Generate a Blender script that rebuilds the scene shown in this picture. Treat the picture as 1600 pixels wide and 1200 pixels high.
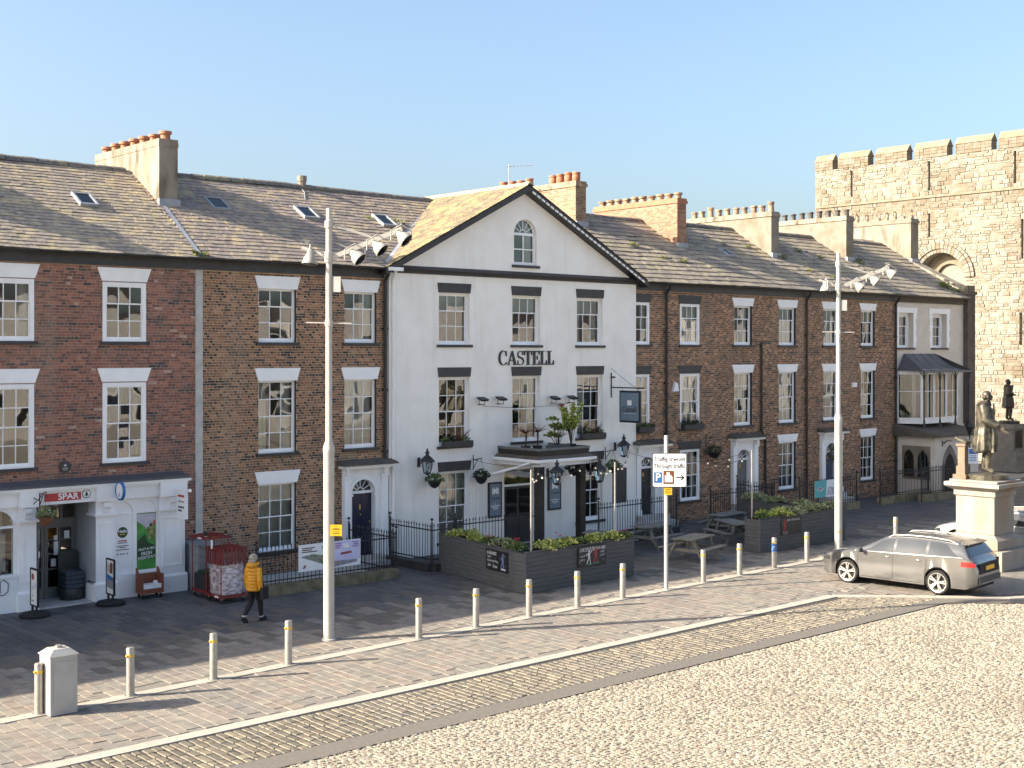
import bpy, math, random
from mathutils import Matrix, Vector, Euler
R = math.radians
scene = bpy.context.scene
for o in list(bpy.data.objects): bpy.data.objects.remove(o)
COL = scene.collection
rnd = random.Random(7)

# ------------------------------------------------------------------ camera, sky, sun, exposure
cam_d = bpy.data.cameras.new('camera'); cam = bpy.data.objects.new('camera', cam_d); COL.objects.link(cam)
cam.location = (0, -33.0, 6.5); cam.rotation_euler = (R(90), 0, R(-41.522))
cam_d.sensor_width = 36; cam_d.sensor_fit = 'HORIZONTAL'; cam_d.lens = 45.72; cam_d.shift_y = -0.03125
cam_d.clip_start = .5; cam_d.clip_end = 6000
scene.camera = cam
SUN_EL, SUN_AZ = 26.5, 26.0          # light travels towards +X and a little towards -Y
sx, sy, sz = -math.cos(R(SUN_AZ))*math.cos(R(SUN_EL)), math.sin(R(SUN_AZ))*math.cos(R(SUN_EL)), math.sin(R(SUN_EL))
world = bpy.data.worlds.new('World'); scene.world = world; world.use_nodes = True
wn = world.node_tree.nodes; wl = world.node_tree.links
sky = wn.new('ShaderNodeTexSky'); sky.sky_type = 'NISHITA'; sky.sun_disc = False
sky.sun_elevation = R(SUN_EL); sky.sun_rotation = math.atan2(sx, sy)
sky.altitude = 0; sky.air_density = 1.0; sky.dust_density = 4.0; sky.ozone_density = 5.0
bg = wn['Background']; wl.new(sky.outputs['Color'], bg.inputs['Color']); bg.inputs['Strength'].default_value = 0.125
sun_d = bpy.data.lights.new('sun', 'SUN'); sun_d.energy = 5.0; sun_d.angle = R(0.53); sun_d.color = (1.0, .96, .90)
sun = bpy.data.objects.new('sun', sun_d); COL.objects.link(sun)
sun.rotation_euler = Vector((sx, sy, sz)).to_track_quat('Z', 'Y').to_euler(); sun.location = (0, 0, 60)
scene.view_settings.view_transform = 'Standard'; scene.view_settings.look = 'None'
scene.view_settings.exposure = 1.55; scene.view_settings.gamma = 1.0
scene.view_settings.use_white_balance = True; scene.view_settings.white_balance_temperature = 7700     # the photograph is balanced for the shade
scene.render.engine = 'CYCLES'; scene.cycles.max_bounces = 7; scene.cycles.transparent_max_bounces = 12
scene.cycles.use_denoising = True

# ------------------------------------------------------------------ mesh builder and object helpers
class MB:
    def __init__(s): s.v = []; s.f = []; s.c = []; s.m = []; s.col = (1, 1, 1); s.mi = 0
    def add(s, vs, fs):
        o = len(s.v); s.v += vs; s.c += [s.col]*len(vs)
        s.f += [tuple(i+o for i in f) for f in fs]; s.m += [s.mi]*len(fs); return s
    def box(s, x0, x1, y0, y1, z0, z1):
        return s.add([(x0,y0,z0),(x1,y0,z0),(x1,y1,z0),(x0,y1,z0),(x0,y0,z1),(x1,y0,z1),(x1,y1,z1),(x0,y1,z1)],
                     [(0,3,2,1),(4,5,6,7),(0,1,5,4),(1,2,6,5),(2,3,7,6),(3,0,4,7)])
    def quad(s, a, b, c, d): return s.add([a, b, c, d], [(0,1,2,3)])
    def prism(s, pts, vec):
        n = len(pts); vx, vy, vz = vec
        return s.add(list(pts)+[(p[0]+vx,p[1]+vy,p[2]+vz) for p in pts],
                     [tuple(range(n))[::-1], tuple(range(n,2*n))]+[(i,(i+1)%n,n+(i+1)%n,n+i) for i in range(n)])
    def pxz(s, pts, y0, y1): return s.prism([(x,y0,z) for x,z in pts], (0,y1-y0,0))
    def pyz(s, pts, x0, x1): return s.prism([(x0,y,z) for y,z in pts], (x1-x0,0,0))
    def pxy(s, pts, z0, z1): return s.prism([(x,y,z0) for x,y in pts], (0,0,z1-z0))
    def lathe(s, cx, cy, prof, n=12, cap=True, sx=1, sy=1):
        vs = [(cx+r*sx*math.cos(2*math.pi*k/n), cy+r*sy*math.sin(2*math.pi*k/n), z) for r, z in prof for k in range(n)]
        fs = [(i*n+k, i*n+(k+1)%n, (i+1)*n+(k+1)%n, (i+1)*n+k) for i in range(len(prof)-1) for k in range(n)]
        if cap: fs += [tuple(range(n))[::-1], tuple(range((len(prof)-1)*n, len(prof)*n))]
        return s.add(vs, fs)
    def path(s, pts, r, n=8, cap=True):
        P = [Vector(p) for p in pts]; rs = r if isinstance(r, (list, tuple)) else [r]*len(P)
        vs = []; up = None
        for i, p in enumerate(P):
            d = (P[min(i+1,len(P)-1)]-P[max(i-1,0)]).normalized()
            if up is None: up = Vector((0,0,1)) if abs(d.z) < .9 else Vector((1,0,0))
            a = d.cross(up).normalized(); b = a.cross(d).normalized(); up = b
            for k in range(n):
                t = 2*math.pi*k/n; q = p+(a*math.cos(t)+b*math.sin(t))*rs[i]; vs.append(tuple(q))
        fs = [(i*n+k, i*n+(k+1)%n, (i+1)*n+(k+1)%n, (i+1)*n+k) for i in range(len(P)-1) for k in range(n)]
        if cap: fs += [tuple(range(n))[::-1], tuple(range((len(P)-1)*n, len(P)*n))]
        return s.add(vs, fs)
    def ball(s, c, r, n=8, m=6, jit=0):
        rx, ry, rz = r if isinstance(r, tuple) else (r, r, r)
        vs = []
        for i in range(1, m):
            t = math.pi*i/m
            for k in range(n):
                p = 2*math.pi*k/n; j = 1+(rnd.uniform(-jit, jit) if jit else 0)
                vs.append((c[0]+rx*j*math.sin(t)*math.cos(p), c[1]+ry*j*math.sin(t)*math.sin(p), c[2]+rz*j*math.cos(t)))
        vs += [(c[0],c[1],c[2]+rz), (c[0],c[1],c[2]-rz)]; T = (m-1)*n
        fs = [(i*n+k, (i+1)*n+k, (i+1)*n+(k+1)%n, i*n+(k+1)%n) for i in range(m-2) for k in range(n)]
        fs += [(T, k, (k+1)%n) for k in range(n)]+[(T+1, (m-2)*n+(k+1)%n, (m-2)*n+k) for k in range(n)]
        return s.add(vs, fs)
    def xform(s, M, i0=0):
        for i in range(i0, len(s.v)): s.v[i] = tuple(M @ Vector(s.v[i]))
        return s
    def mesh(s, name, mats, smooth=False):
        me = bpy.data.meshes.new(name); me.from_pydata(s.v, [], s.f)
        a = me.color_attributes.new('Col', 'FLOAT_COLOR', 'POINT')
        a.data.foreach_set('color', [x for c in s.c for x in (c[0], c[1], c[2], 1.0)])
        mats = mats if isinstance(mats, (list, tuple)) else [mats]
        for m in mats: me.materials.append(M[m] if isinstance(m, str) else m)
        if len(mats) > 1: me.polygons.foreach_set('material_index', s.m)
        if smooth:
            me.polygons.foreach_set('use_smooth', [True]*len(me.polygons)); me.set_sharp_from_angle(angle=R(38))
        me.update(); return me
    def build(s, name, mats, parent=None, smooth=False, kind=None):
        return link(name, s.mesh(name, mats, smooth), parent, kind)

def link(name, me, parent=None, kind=None):
    o = bpy.data.objects.new(name, me); COL.objects.link(o)
    if parent is not None:
        o.parent = parent
        if parent.type == 'EMPTY': o.matrix_parent_inverse = Matrix.Translation(-parent.location)
    if kind: o['kind'] = kind
    return o
def place(o, loc, rot=(0,0,0)): o.location = loc; o.rotation_euler = rot; return o
def tag(o, label, cat, group=None):
    o['label'] = label; o['category'] = cat
    if group: o['group'] = group
    return o
def thing(name, label, cat, loc=(0,0,0), group=None):
    o = bpy.data.objects.new(name, None); COL.objects.link(o); o.location = loc; o.empty_display_size = .2
    return tag(o, label, cat, group)
def dup(root, loc, rotz=0, label=None):
    r = root.copy(); COL.objects.link(r); r.location = loc; r.rotation_euler = (0,0,rotz)
    if label: r['label'] = label
    for ch in list(root.children):
        c = ch.copy(); COL.objects.link(c); c.parent = r
        for g in list(ch.children):
            d = g.copy(); COL.objects.link(d); d.parent = c
    return r
def struct(o): o['kind'] = 'structure'; return o
def text_mesh(txt, size, ext=.002, align='CENTER', name='lettering', bold=0.0, sx=1.0, shear=0.0):
    cu = bpy.data.curves.new(name, 'FONT'); cu.body = txt; cu.size = size; cu.extrude = ext; cu.align_x = align; cu.align_y = 'CENTER'
    cu.offset = bold; cu.resolution_u = 3; cu.shear = shear
    o = bpy.data.objects.new(name, cu); COL.objects.link(o)
    dg = bpy.context.evaluated_depsgraph_get(); me = bpy.data.meshes.new_from_object(o.evaluated_get(dg))
    bpy.data.objects.remove(o); bpy.data.curves.remove(cu)
    if sx != 1: me.transform(Matrix.Diagonal((sx,1,1,1)))
    return me
def text(txt, size, loc, rot, mat, parent, name='lettering', **k):
    me = text_mesh(txt, size, name=name, **k); me.materials.clear(); me.materials.append(M[mat])
    me.transform(Matrix.Translation(loc) @ Euler(rot).to_matrix().to_4x4())
    return link(name, me, parent)
FRONT = (R(90), 0, 0)      # lettering that faces -Y

# ------------------------------------------------------------------ procedural materials
M = {}
def lin(r, g, b):
    return tuple(((c/255)/12.92 if c/255 <= .04045 else ((c/255+.055)/1.055)**2.4) for c in (r, g, b))
def pm(name, c1, c2=None, scale=4.0, rough=.75, bump=0.0, bscale=40.0, attr=False, metal=0.0, big=0.0, bigc=None, bigs=.5, spec=.5, ramp=(.35,.65), stretch=None, coat=0.0, streak=0.0, streakc=(.2,.18,.15), streaks=2.2):
    m = bpy.data.materials.new(name); m.use_nodes = True; M[name] = m
    nt = m.node_tree; N = nt.nodes; L = nt.links; b = N['Principled BSDF']
    b.inputs['Roughness'].default_value = rough; b.inputs['Metallic'].default_value = metal
    b.inputs['Specular IOR Level'].default_value = spec; b.inputs['Coat Weight'].default_value = coat
    geo = N.new('ShaderNodeNewGeometry'); vec = geo.outputs['Position']
    if stretch:
        mp = N.new('ShaderNodeMapping'); mp.inputs['Scale'].default_value = stretch; L.new(vec, mp.inputs['Vector']); vec = mp.outputs['Vector']
    def noise(sc, det=5):
        n = N.new('ShaderNodeTexNoise'); n.inputs['Scale'].default_value = sc; n.inputs['Detail'].default_value = det
        L.new(vec, n.inputs['Vector']); return n
    def mix(kind, fac, a, bb):
        x = N.new('ShaderNodeMix'); x.data_type = 'RGBA'; x.blend_type = kind
        if isinstance(fac, (int, float)): x.inputs[0].default_value = fac
        else: L.new(fac, x.inputs[0])
        for v, s_ in ((a, x.inputs[6]), (bb, x.inputs[7])):
            if isinstance(v, tuple): s_.default_value = (*v, 1)
            else: L.new(v, s_)
        return x.outputs[2]
    n1 = noise(scale); rp = N.new('ShaderNodeMapRange'); L.new(n1.outputs['Fac'], rp.inputs['Value'])
    rp.inputs['From Min'].default_value = ramp[0]; rp.inputs['From Max'].default_value = ramp[1]
    col = mix('MIX', rp.outputs[0], c1, c2 or tuple(x*.82 for x in c1))
    if attr:
        at = N.new('ShaderNodeAttribute'); at.attribute_name = 'Col'; col = mix('MULTIPLY', 1.0, at.outputs['Color'], col)
    if big:
        n2 = noise(bigs, 6); r2 = N.new('ShaderNodeMapRange'); L.new(n2.outputs['Fac'], r2.inputs['Value'])
        r2.inputs['From Min'].default_value = .5; r2.inputs['From Max'].default_value = .7; r2.inputs['To Max'].default_value = big
        col = mix('MIX', r2.outputs[0], col, bigc or tuple(x*.5 for x in c1))
    if streak:
        mp2 = N.new('ShaderNodeMapping'); mp2.inputs['Scale'].default_value = (streaks, streaks, streaks*.09); L.new(geo.outputs['Position'], mp2.inputs['Vector'])
        n4 = N.new('ShaderNodeTexNoise'); n4.inputs['Scale'].default_value = 1.0; n4.inputs['Detail'].default_value = 8; n4.inputs['Roughness'].default_value = .65; L.new(mp2.outputs['Vector'], n4.inputs['Vector'])
        r4 = N.new('ShaderNodeMapRange'); L.new(n4.outputs['Fac'], r4.inputs['Value']); r4.inputs['From Min'].default_value = .52; r4.inputs['From Max'].default_value = .78; r4.inputs['To Max'].default_value = streak
        col = mix('MIX', r4.outputs[0], col, streakc)
    L.new(col, b.inputs['Base Color'])
    if bump:
        n3 = noise(bscale, 4); bp = N.new('ShaderNodeBump'); bp.inputs['Strength'].default_value = bump; bp.inputs['Distance'].default_value = .02
        L.new(n3.outputs['Fac'], bp.inputs['Height']); L.new(bp.outputs['Normal'], b.inputs['Normal'])
    return m
def glass(name, tint=(.8,.85,.85), ior=1.9, wav=.010, tr=.9):
    m = bpy.data.materials.new(name); m.use_nodes = True; M[name] = m
    nt = m.node_tree; N = nt.nodes; L = nt.links; N.remove(N['Principled BSDF']); out = N['Material Output']
    t = N.new('ShaderNodeBsdfTransparent'); t.inputs[0].default_value = (*[x*tr for x in tint], 1)
    g = N.new('ShaderNodeBsdfGlossy'); g.inputs['Roughness'].default_value = .015; g.inputs['Color'].default_value = (1,1,1,1)
    fr = N.new('ShaderNodeFresnel'); fr.inputs['IOR'].default_value = ior
    mx = N.new('ShaderNodeMixShader'); L.new(fr.outputs[0], mx.inputs[0]); L.new(t.outputs[0], mx.inputs[1]); L.new(g.outputs[0], mx.inputs[2])
    geo = N.new('ShaderNodeNewGeometry'); n = N.new('ShaderNodeTexNoise'); n.inputs['Scale'].default_value = 1.3; n.inputs['Detail'].default_value = 0
    L.new(geo.outputs['Position'], n.inputs['Vector']); bp = N.new('ShaderNodeBump'); bp.inputs['Strength'].default_value = wav; bp.inputs['Distance'].default_value = 1.0
    L.new(n.outputs['Fac'], bp.inputs['Height']); L.new(bp.outputs['Normal'], g.inputs['Normal'])
    L.new(mx.outputs[0], out.inputs['Surface']); return m
W1 = (1,1,1)
pm('brick', (1,1,1), (.72,.7,.68), 14, .85, .25, 60, attr=True, big=.5, bigc=(.11,.08,.065), bigs=.5, streak=.5, streakc=(.36,.27,.20), streaks=1.0)
pm('mortar_red', (.38,.28,.22), (.28,.20,.155), 6, .95)
pm('mortar_buff', (.54,.41,.29), (.40,.30,.21), 6, .95)
pm('mortar_dark', (.46,.35,.25), (.34,.26,.19), 6, .95)
pm('slate', (1,1,1), (.62,.6,.55), 7, .75, .3, 30, attr=True, big=.6, bigc=(.55,.43,.22), bigs=2.6)
pm('slate_grey', (1,1,1), (.6,.6,.58), 7, .8, .35, 25, attr=True, big=.45, bigc=(.42,.37,.20), bigs=1.7)
pm('slate_gold', (1,1,1), (.7,.62,.5), 9, .8, .3, 25, attr=True, big=.6, bigc=(.5,.36,.14), bigs=2.2)
pm('roof_deck', (.07,.06,.06)); pm('lead', (.30,.32,.35), (.22,.24,.27), 3, .55)
pm('render_white', (.885,.855,.805), (.84,.805,.75), 1.6, .85, .12, 25, big=.18, bigc=(.60,.55,.48), bigs=.7, streak=.32, streakc=(.52,.475,.41), streaks=3.0)
pm('render_cream', (.66,.58,.50), (.60,.52,.44), 2, .88, .15, 60)
pm('white_paint', (.86,.86,.855), (.81,.81,.805), 2.5, .5); pm('black_paint', (.018,.018,.02), (.03,.03,.032), 5, .5)
pm('shop_white', (.86,.855,.85), (.79,.785,.78), 1.2, .5, big=.25, bigc=(.55,.56,.58), bigs=1.0)
pm('charcoal_paint', (.032,.03,.032), (.045,.042,.044), 4, .6)
pm('grey_wood', (.088,.09,.094), (.06,.062,.066), 3, .75, .3, 18, stretch=(1,1,8), big=.3, bigc=(.10,.09,.07), bigs=.8)
pm('table_wood', (.17,.175,.165), (.11,.115,.11), 5, .8, .3, 20)
pm('table_wood_pale', (.24,.215,.165), (.16,.145,.115), 5, .8, .3, 20)
pm('dark_timber', (.035,.026,.02), (.02,.016,.013), 6, .7, .3, 25)
pm('chim_render', (0.273,0.240,0.191), (0.189,0.158,0.119), 2.6, .9, .25, 18, big=.9, bigc=(0.062,0.056,0.037), bigs=2.4, stretch=(1,1,.3))
pm('chim_grey', (0.229,0.202,0.164), (0.166,0.141,0.111), 2.5, .9, .25, 18, big=.6, bigc=(0.119,0.091,0.049), bigs=1.2)
pm('pot_red', (0.400,0.160,0.088), (0.288,0.120,0.072), 6, .8, .2); pm('pot_buff', (.42,.27,.16), (.12,.10,.09), 5, .85, .2); pm('pot_dark', (.10,.09,.085), (.06,.055,.05), 5, .8)
pm('pale_render', (.62,.60,.57), (.56,.54,.51), 1, .9)
pm('castle', (1,1,1), (.78,.72,.62), 3.2, .92, .5, 9, attr=True, big=.6, bigc=(.15,.118,.08), bigs=.8, streak=.4, streakc=(.13,.112,.09), streaks=1.2)
pm('castle_mortar', (.235,.213,.178), (.19,.17,.14), 3, .95)
pm('dark_stone', (.075,.066,.055), (.12,.10,.08), 2.2, .9, .4, 12)
pm('paving', (1,1,1), (.72,.72,.74), 5, .68, .25, 25, attr=True, big=.35, bigc=(.12,.115,.12), bigs=.45)
pm('granite', (.40,.36,.305), (.34,.305,.26), 9, .8, .1, 60, big=.3, bigc=(0.202,0.180,0.151), bigs=1)
pm('joint', (.19,.172,.15), (.14,.128,.112), 8, .95); pm('sett_joint', (.042,.038,.033), (.06,.055,.047), 8, .95)
pm('grey_band', (0.145,0.129,0.112), (0.111,0.100,0.088), 12, .9, .3, 80)
pm('pebble', (1,1,1), (.8,.76,.7), 9, .75, attr=True, big=.55, bigc=(.19,.165,.13), bigs=.28); pm('pebble_bed', (.25,.222,.175), (.20,.176,.14), 7, .95)
pm('earth', (.36,.32,.265), (.30,.27,.22), .8, .95); pm('soil', (.045,.033,.024), (.03,.022,.016), 8, .95)
pm('steel', (.40,.375,.34), (.33,.31,.28), 10, .42, metal=.55); pm('pole_paint', (0.420,0.402,0.367), (0.364,0.346,0.315), 3, .5)
pm('yellow_band', (.75,.47,.06), (.6,.36,.05), 30, .5); pm('yellow_sign', (.80,.42,.02), (.78,.40,.02), 3, .5)
pm('iron', (.011,.011,.013), (.018,.018,.02), 5, .5); pm('mossy_stone', (.22,.18,.115), (.11,.105,.055), 3.5, .95, .4, 15)
pm('leaf', (1,1,1), (.8,.85,.7), 6, .6, attr=True); pm('concrete', (.50,.485,.46), (.40,.385,.365), 4, .9)
pm('sign_blue_grey', (.15,.215,.275), (.135,.195,.25), 3, .5); pm('sign_white', (.80,.80,.80), (.76,.76,.76), 3, .5)
pm('sign_blue', (.02,.14,.42), rough=.5); pm('sign_brown', (.19,.065,.02), rough=.5); pm('chalk', (.70,.70,.70), rough=.8)
pm('red_print', (.50,.03,.035), rough=.5); pm('green_print', (.03,.18,.04), (.06,.30,.05), 5, .5); pm('dark_green', (.012,.06,.02), rough=.5)
pm('red_metal', (.19,.018,.017), (.13,.014,.014), 6, .5); pm('rust_metal', (.24,.075,.035), (.18,.055,.028), 6, .6)
pm('grey_door', (.155,.15,.145), (.145,.14,.135), 4, .55); pm('grey_render', (.45,.45,.46), (.40,.40,.41), 2, .9)
pm('navy_door', (.008,.016,.05), rough=.25); pm('grey_box', (.28,.29,.30), (.24,.25,.26), 2, .8)
pm('interior', (.10,.09,.075), (.05,.045,.04), 1.2, .9); pm('curtain', (.72,.70,.66), (.60,.58,.54), 2, .9)
pm('curtain_blue', (.07,.09,.13), rough=.9); pm('brass', (.5,.35,.12), rough=.35, metal=.8)
pm('rubber', (.012,.012,.013), rough=.8); pm('plastic_dark', (.03,.035,.035), (.02,.024,.024), 4, .45)
pm('film', (.62,.56,.60), (.30,.24,.24), 7, .22, .6, 9, spec=.8, stretch=(1,1,2.2), ramp=(.4,.6)); pm('cardboard', (.32,.22,.14), (.20,.14,.09), 3, .85)
pm('bronze', (.045,.044,.036), (.17,.145,.10), 4.5, .48, .2, 12, metal=.45, ramp=(.4,.75)); pm('bronze_dark', (.035,.03,.026), (.06,.05,.042), 4, .5, metal=.4)
pm('pedestal', (.265,.25,.225), (.23,.215,.192), 2.5, .85, .15, 30, big=.7, bigc=(0.210,0.141,0.081), bigs=.9, stretch=(1,1,.35))
pm('pedestal_grey', (.20,.185,.165), (.15,.14,.125), 3, .85, .2, 20)
pm('yellow_coat', (.60,.265,.012), (.52,.225,.01), 6, .6); pm('skin', (.50,.32,.24), rough=.6); pm('hair', (.36,.33,.28), (.18,.16,.135), 26, .7, stretch=(1,1,.2))
pm('black_cloth', (.009,.009,.011), rough=.85); pm('clay', (.22,.085,.04), (.16,.06,.03), 6, .85)
glass('pane_glass', ior=2.0); glass('car_glass', tint=(.18,.2,.2), ior=1.6, wav=0, tr=.35); glass('lamp_glass', ior=1.45, wav=0)
def paint(name, c, rough=.28, metal=.5):
    m = pm(name, c, tuple(x*.93 for x in c), 2, rough, metal=metal, coat=.6); return m
paint('car_grey', (.19,.187,.182), .2, .65); paint('car_white', (.60,.60,.60), metal=.1); paint('car_silver', (.40,.40,.39), metal=.4)
def emit(name, c, s):
    m = bpy.data.materials.new(name); m.use_nodes = True; M[name] = m; b = m.node_tree.nodes['Principled BSDF']
    b.inputs['Base Color'].default_value = (*c,1); b.inputs['Emission Color'].default_value = (*c,1); b.inputs['Emission Strength'].default_value = s
emit('bulb', (1,.90,.72), .08)
pm('lamp_grey', (.30,.29,.265), (.25,.24,.22), 4, .5)
pm('column_stone', (.19,.14,.10), (.15,.11,.08), 5, .85)
pm('lead_dark', (.10,.105,.12), (.075,.08,.092), 3, .5)
# ------------------------------------------------------------------ the ground
def cam_px(X, Y, z):
    S_, C_ = .7487, .6629; Xc = S_*X-C_*(Y+33); Z = C_*X+S_*(Y+33)
    return (800+2032*Xc/Z, 550+2032*(6.5-z)/Z, Z) if Z > 1 else (-9999, -9999, Z)
def in_view(X, Y, z=0, m=40):
    x, y, Z = cam_px(X, Y, z); return -m < x < 1600+m and -m < y < 1200+m
def pieces(parent, items, mat, single, rest_name, limit=300):
    """items: (key, mesh maker, location, rotation, size in view); the largest become parts, the rest one joined part"""
    items.sort(key=lambda t: -t[4]); cache = {}
    for key, mk, loc, rot, _ in items[:limit]:
        if key not in cache: cache[key] = mk().mesh(single, mat)
        o = bpy.data.objects.new(single, cache[key]); COL.objects.link(o); o.parent = parent
        if parent.type == 'EMPTY': o.matrix_parent_inverse = Matrix.Translation(-parent.location)
        o.location = loc; o.rotation_euler = rot
    rest = MB()
    for key, mk, loc, rot, _ in items[limit:]:
        i0 = len(rest.v); b = mk(); rest.v += b.v; rest.c += b.c; rest.m += b.m
        rest.f += [tuple(i+i0 for i in f) for f in b.f]
        rest.xform(Matrix.Translation(loc) @ Euler(rot).to_matrix().to_4x4(), i0)
    if rest.v: rest.build(rest_name, mat, parent, kind='stuff')
def slab_maker(w, l, col, h=.012):
    def mk():
        b = MB(); b.col = col; e = .002
        b.add([(-w/2,-l/2,-h),(w/2,-l/2,-h),(w/2,l/2,-h),(-w/2,l/2,-h),(-w/2+e,-l/2+e,0),(w/2-e,-l/2+e,0),(w/2-e,l/2-e,0),(-w/2+e,l/2-e,0)],
              [(4,5,6,7),(0,1,5,4),(1,2,6,5),(2,3,7,6),(3,0,4,7)]); return b
    return mk
def sheet(name, pts, z, mat):
    b = MB(); b.add([(x, y, z) for x, y in pts], [tuple(range(len(pts)))]); return struct(b.build(name, mat))
sheet('ground', [(-3000,-3000),(3000,-3000),(3000,3000),(-3000,3000)], -.05, 'earth')
pave = sheet('pavement', [(-15,-12.85),(66,-12.85),(66,0),(-15,0)], -.012, 'joint')
PALE = [(0.253, 0.221, 0.183), (0.236, 0.201, 0.168), (0.228, 0.207, 0.177), (0.212, 0.196, 0.169), (0.246, 0.204, 0.169), (0.225, 0.207, 0.174), (0.263, 0.233, 0.192)]  # pale mixed stones towards the street, darker slate nearer the terrace
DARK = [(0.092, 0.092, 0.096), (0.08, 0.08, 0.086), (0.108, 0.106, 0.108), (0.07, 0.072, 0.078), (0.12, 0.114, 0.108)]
def kerb_y(X): return -9.81+(X-10.9)*.0415
its = []; X = 6.0
while X < 46:
    w = rnd.choice((.21,.25,.30)) ; Y = -.02-rnd.uniform(0,.4)
    while Y > -12.7:
        big = Y > -6.2
        l = rnd.choice((.55,.68,.82)) if big else rnd.choice((.36,.46,.58))
        if abs((Y-l/2)-kerb_y(X)) > .2+l/2 - .12 and Y-l > -12.72 and in_view(X, Y):
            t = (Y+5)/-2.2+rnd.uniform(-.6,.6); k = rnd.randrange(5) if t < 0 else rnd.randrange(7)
            col = DARK[k] if t < 0 else PALE[k]
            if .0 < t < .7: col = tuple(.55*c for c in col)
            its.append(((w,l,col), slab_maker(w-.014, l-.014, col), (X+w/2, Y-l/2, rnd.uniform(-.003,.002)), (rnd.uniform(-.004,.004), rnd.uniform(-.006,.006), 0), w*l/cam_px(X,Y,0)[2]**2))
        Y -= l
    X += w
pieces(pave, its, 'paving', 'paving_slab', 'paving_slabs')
far = MB(); X = 46.0                                      # beyond the planters the courses are too fine to pick apart
while X < 64:
    Y = -.1
    while Y > -12.6:
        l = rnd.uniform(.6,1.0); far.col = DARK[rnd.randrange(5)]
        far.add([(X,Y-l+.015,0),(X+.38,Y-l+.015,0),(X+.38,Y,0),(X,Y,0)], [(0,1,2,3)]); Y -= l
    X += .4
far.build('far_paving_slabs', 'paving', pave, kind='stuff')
def kerb_stones(name, pts, w):
    root = None
    for (x0,y0),(x1,y1) in zip(pts, pts[1:]):
        d = Vector((x1-x0, y1-y0)); n = max(1, round(d.length/.95)); ang = math.atan2(d.y, d.x)
        base = MB(); c_, s_ = math.cos(ang), math.sin(ang)
        if root is None:
            root = struct(sheet(name, [(x0-s_*w/2+.01,y0+c_*w/2-.01),(x0+s_*w/2+.01,y0-c_*w/2+.01),(x0+s_*w/2+c_*.9,y0-c_*w/2+s_*.9+.01),(x0-s_*w/2+c_*.9,y0+c_*w/2+s_*.9-.01)][::-1], -.006, 'joint'))
        L = d.length/n; b = MB(); b.box(-L/2+.006, L/2-.006, -w/2, w/2, -.03, .006); me = b.mesh('kerb_stone', 'granite')
        for i in range(n):
            o = link('kerb_stone', me, root); p = Vector((x0,y0))+d*((i+.5)/n); o.location = (p.x, p.y, rnd.uniform(0,.003)); o.rotation_euler = (0,0,ang)
    return root
kerb_stones('bollard_kerb', [(7, kerb_y(7)), (52, kerb_y(52))], .30)
kerb_stones('road_edge_kerb', [(5,-12.95),(29.4,-12.72),(32.6,-15.9),(38,-19)], .30)
sheet('side_road', [(29.3,-12.86),(80,-12.86),(80,-60),(36,-60),(33.5,-16.5)], -.02, 'joint')
road = sheet('sett_road', [(2,-12.9),(29.6,-12.9),(31.6,-14.8),(31.4,-15.0),(2,-15.0)], -.018, 'sett_joint')
st = MB(); X = 5.0
SET = [(0.189, 0.162, 0.119), (0.155, 0.136, 0.106), (0.219, 0.187, 0.135), (0.169, 0.143, 0.106), (0.135, 0.121, 0.096)]
while X < 31.6:
    Y = -13.1-max(0,(X-29.5)*1.0)
    while Y > -14.75:
        l = rnd.uniform(.14,.36); l = min(l, Y+14.78)
        if l > .05 and in_view(X,Y):
            st.col = SET[rnd.randrange(5)]; w = rnd.uniform(.10,.135); j = rnd.uniform(-.012,.012); z = rnd.uniform(-.006,.004)
            st.add([(X+j,Y-l+.012,-.02),(X+w+j,Y-l+.012,-.02),(X+w+j,Y,-.02),(X+j,Y,-.02),(X+.006+j,Y-l+.018,z),(X+w-.006+j,Y-l+.018,z),(X+w-.006+j,Y-.006,z),(X+.006+j,Y-.006,z)],
                   [(4,5,6,7),(0,1,5,4),(1,2,6,5),(2,3,7,6),(3,0,4,7)])
        Y -= max(l, .06)
    X += .168
st.build('road_setts', 'paving', road, kind='stuff')
sheet('edge_band', [(2,-14.78),(31.2,-14.78),(33.5,-17.0),(33.0,-17.3),(30.8,-15.22),(2,-15.42)], -.002, 'grey_band')
sq = sheet('cobbled_square', [(0,-15.35),(30.9,-15.2),(38,-21.8),(38,-60),(0,-60)], -.022, 'pebble_bed')
sheet('square_beyond', [(-120,-75),(200,-75),(200,-26.2),(-120,-26.2)], -.012, 'earth')  # unseen rest of the square, added pale to bounce sun onto the fronts
pb = MB(); PEB = [(0.331, 0.299, 0.244), (0.304, 0.274, 0.224), (0.276, 0.248, 0.204), (0.35, 0.317, 0.262), (0.313, 0.271, 0.212), (0.184, 0.161, 0.133)]
Y = -15.35
while Y > -26:
    X = 5.0
    while X < 38:
        x, y = X+rnd.uniform(-.035,.035), Y+rnd.uniform(-.03,.03)
        if in_view(x, y, 0, 20) and not (x > 30.6 and y > -15.2-(x-30.9)*.93-.15):
            a = rnd.gauss(-.72,.35); rx, ry = rnd.uniform(.04,.066), rnd.uniform(.024,.036); pb.col = PEB[rnd.choice((0,0,1,1,2,3,3,4,5))]; z = rnd.uniform(-.012,-.003)
            vs = [(x+rx*math.cos(t)*math.cos(a)-ry*math.sin(t)*math.sin(a), y+rx*math.cos(t)*math.sin(a)+ry*math.sin(t)*math.cos(a), -.022) for t in [k*math.pi/3 for k in range(6)]]
            vs += [(x+.84*(v[0]-x), y+.84*(v[1]-y), z) for v in vs]
            pb.add(vs, [(6,7,8,9,10,11)]+[(k,(k+1)%6,6+(k+1)%6,6+k) for k in range(6)])
        X += .098
    Y -= .080
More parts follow.
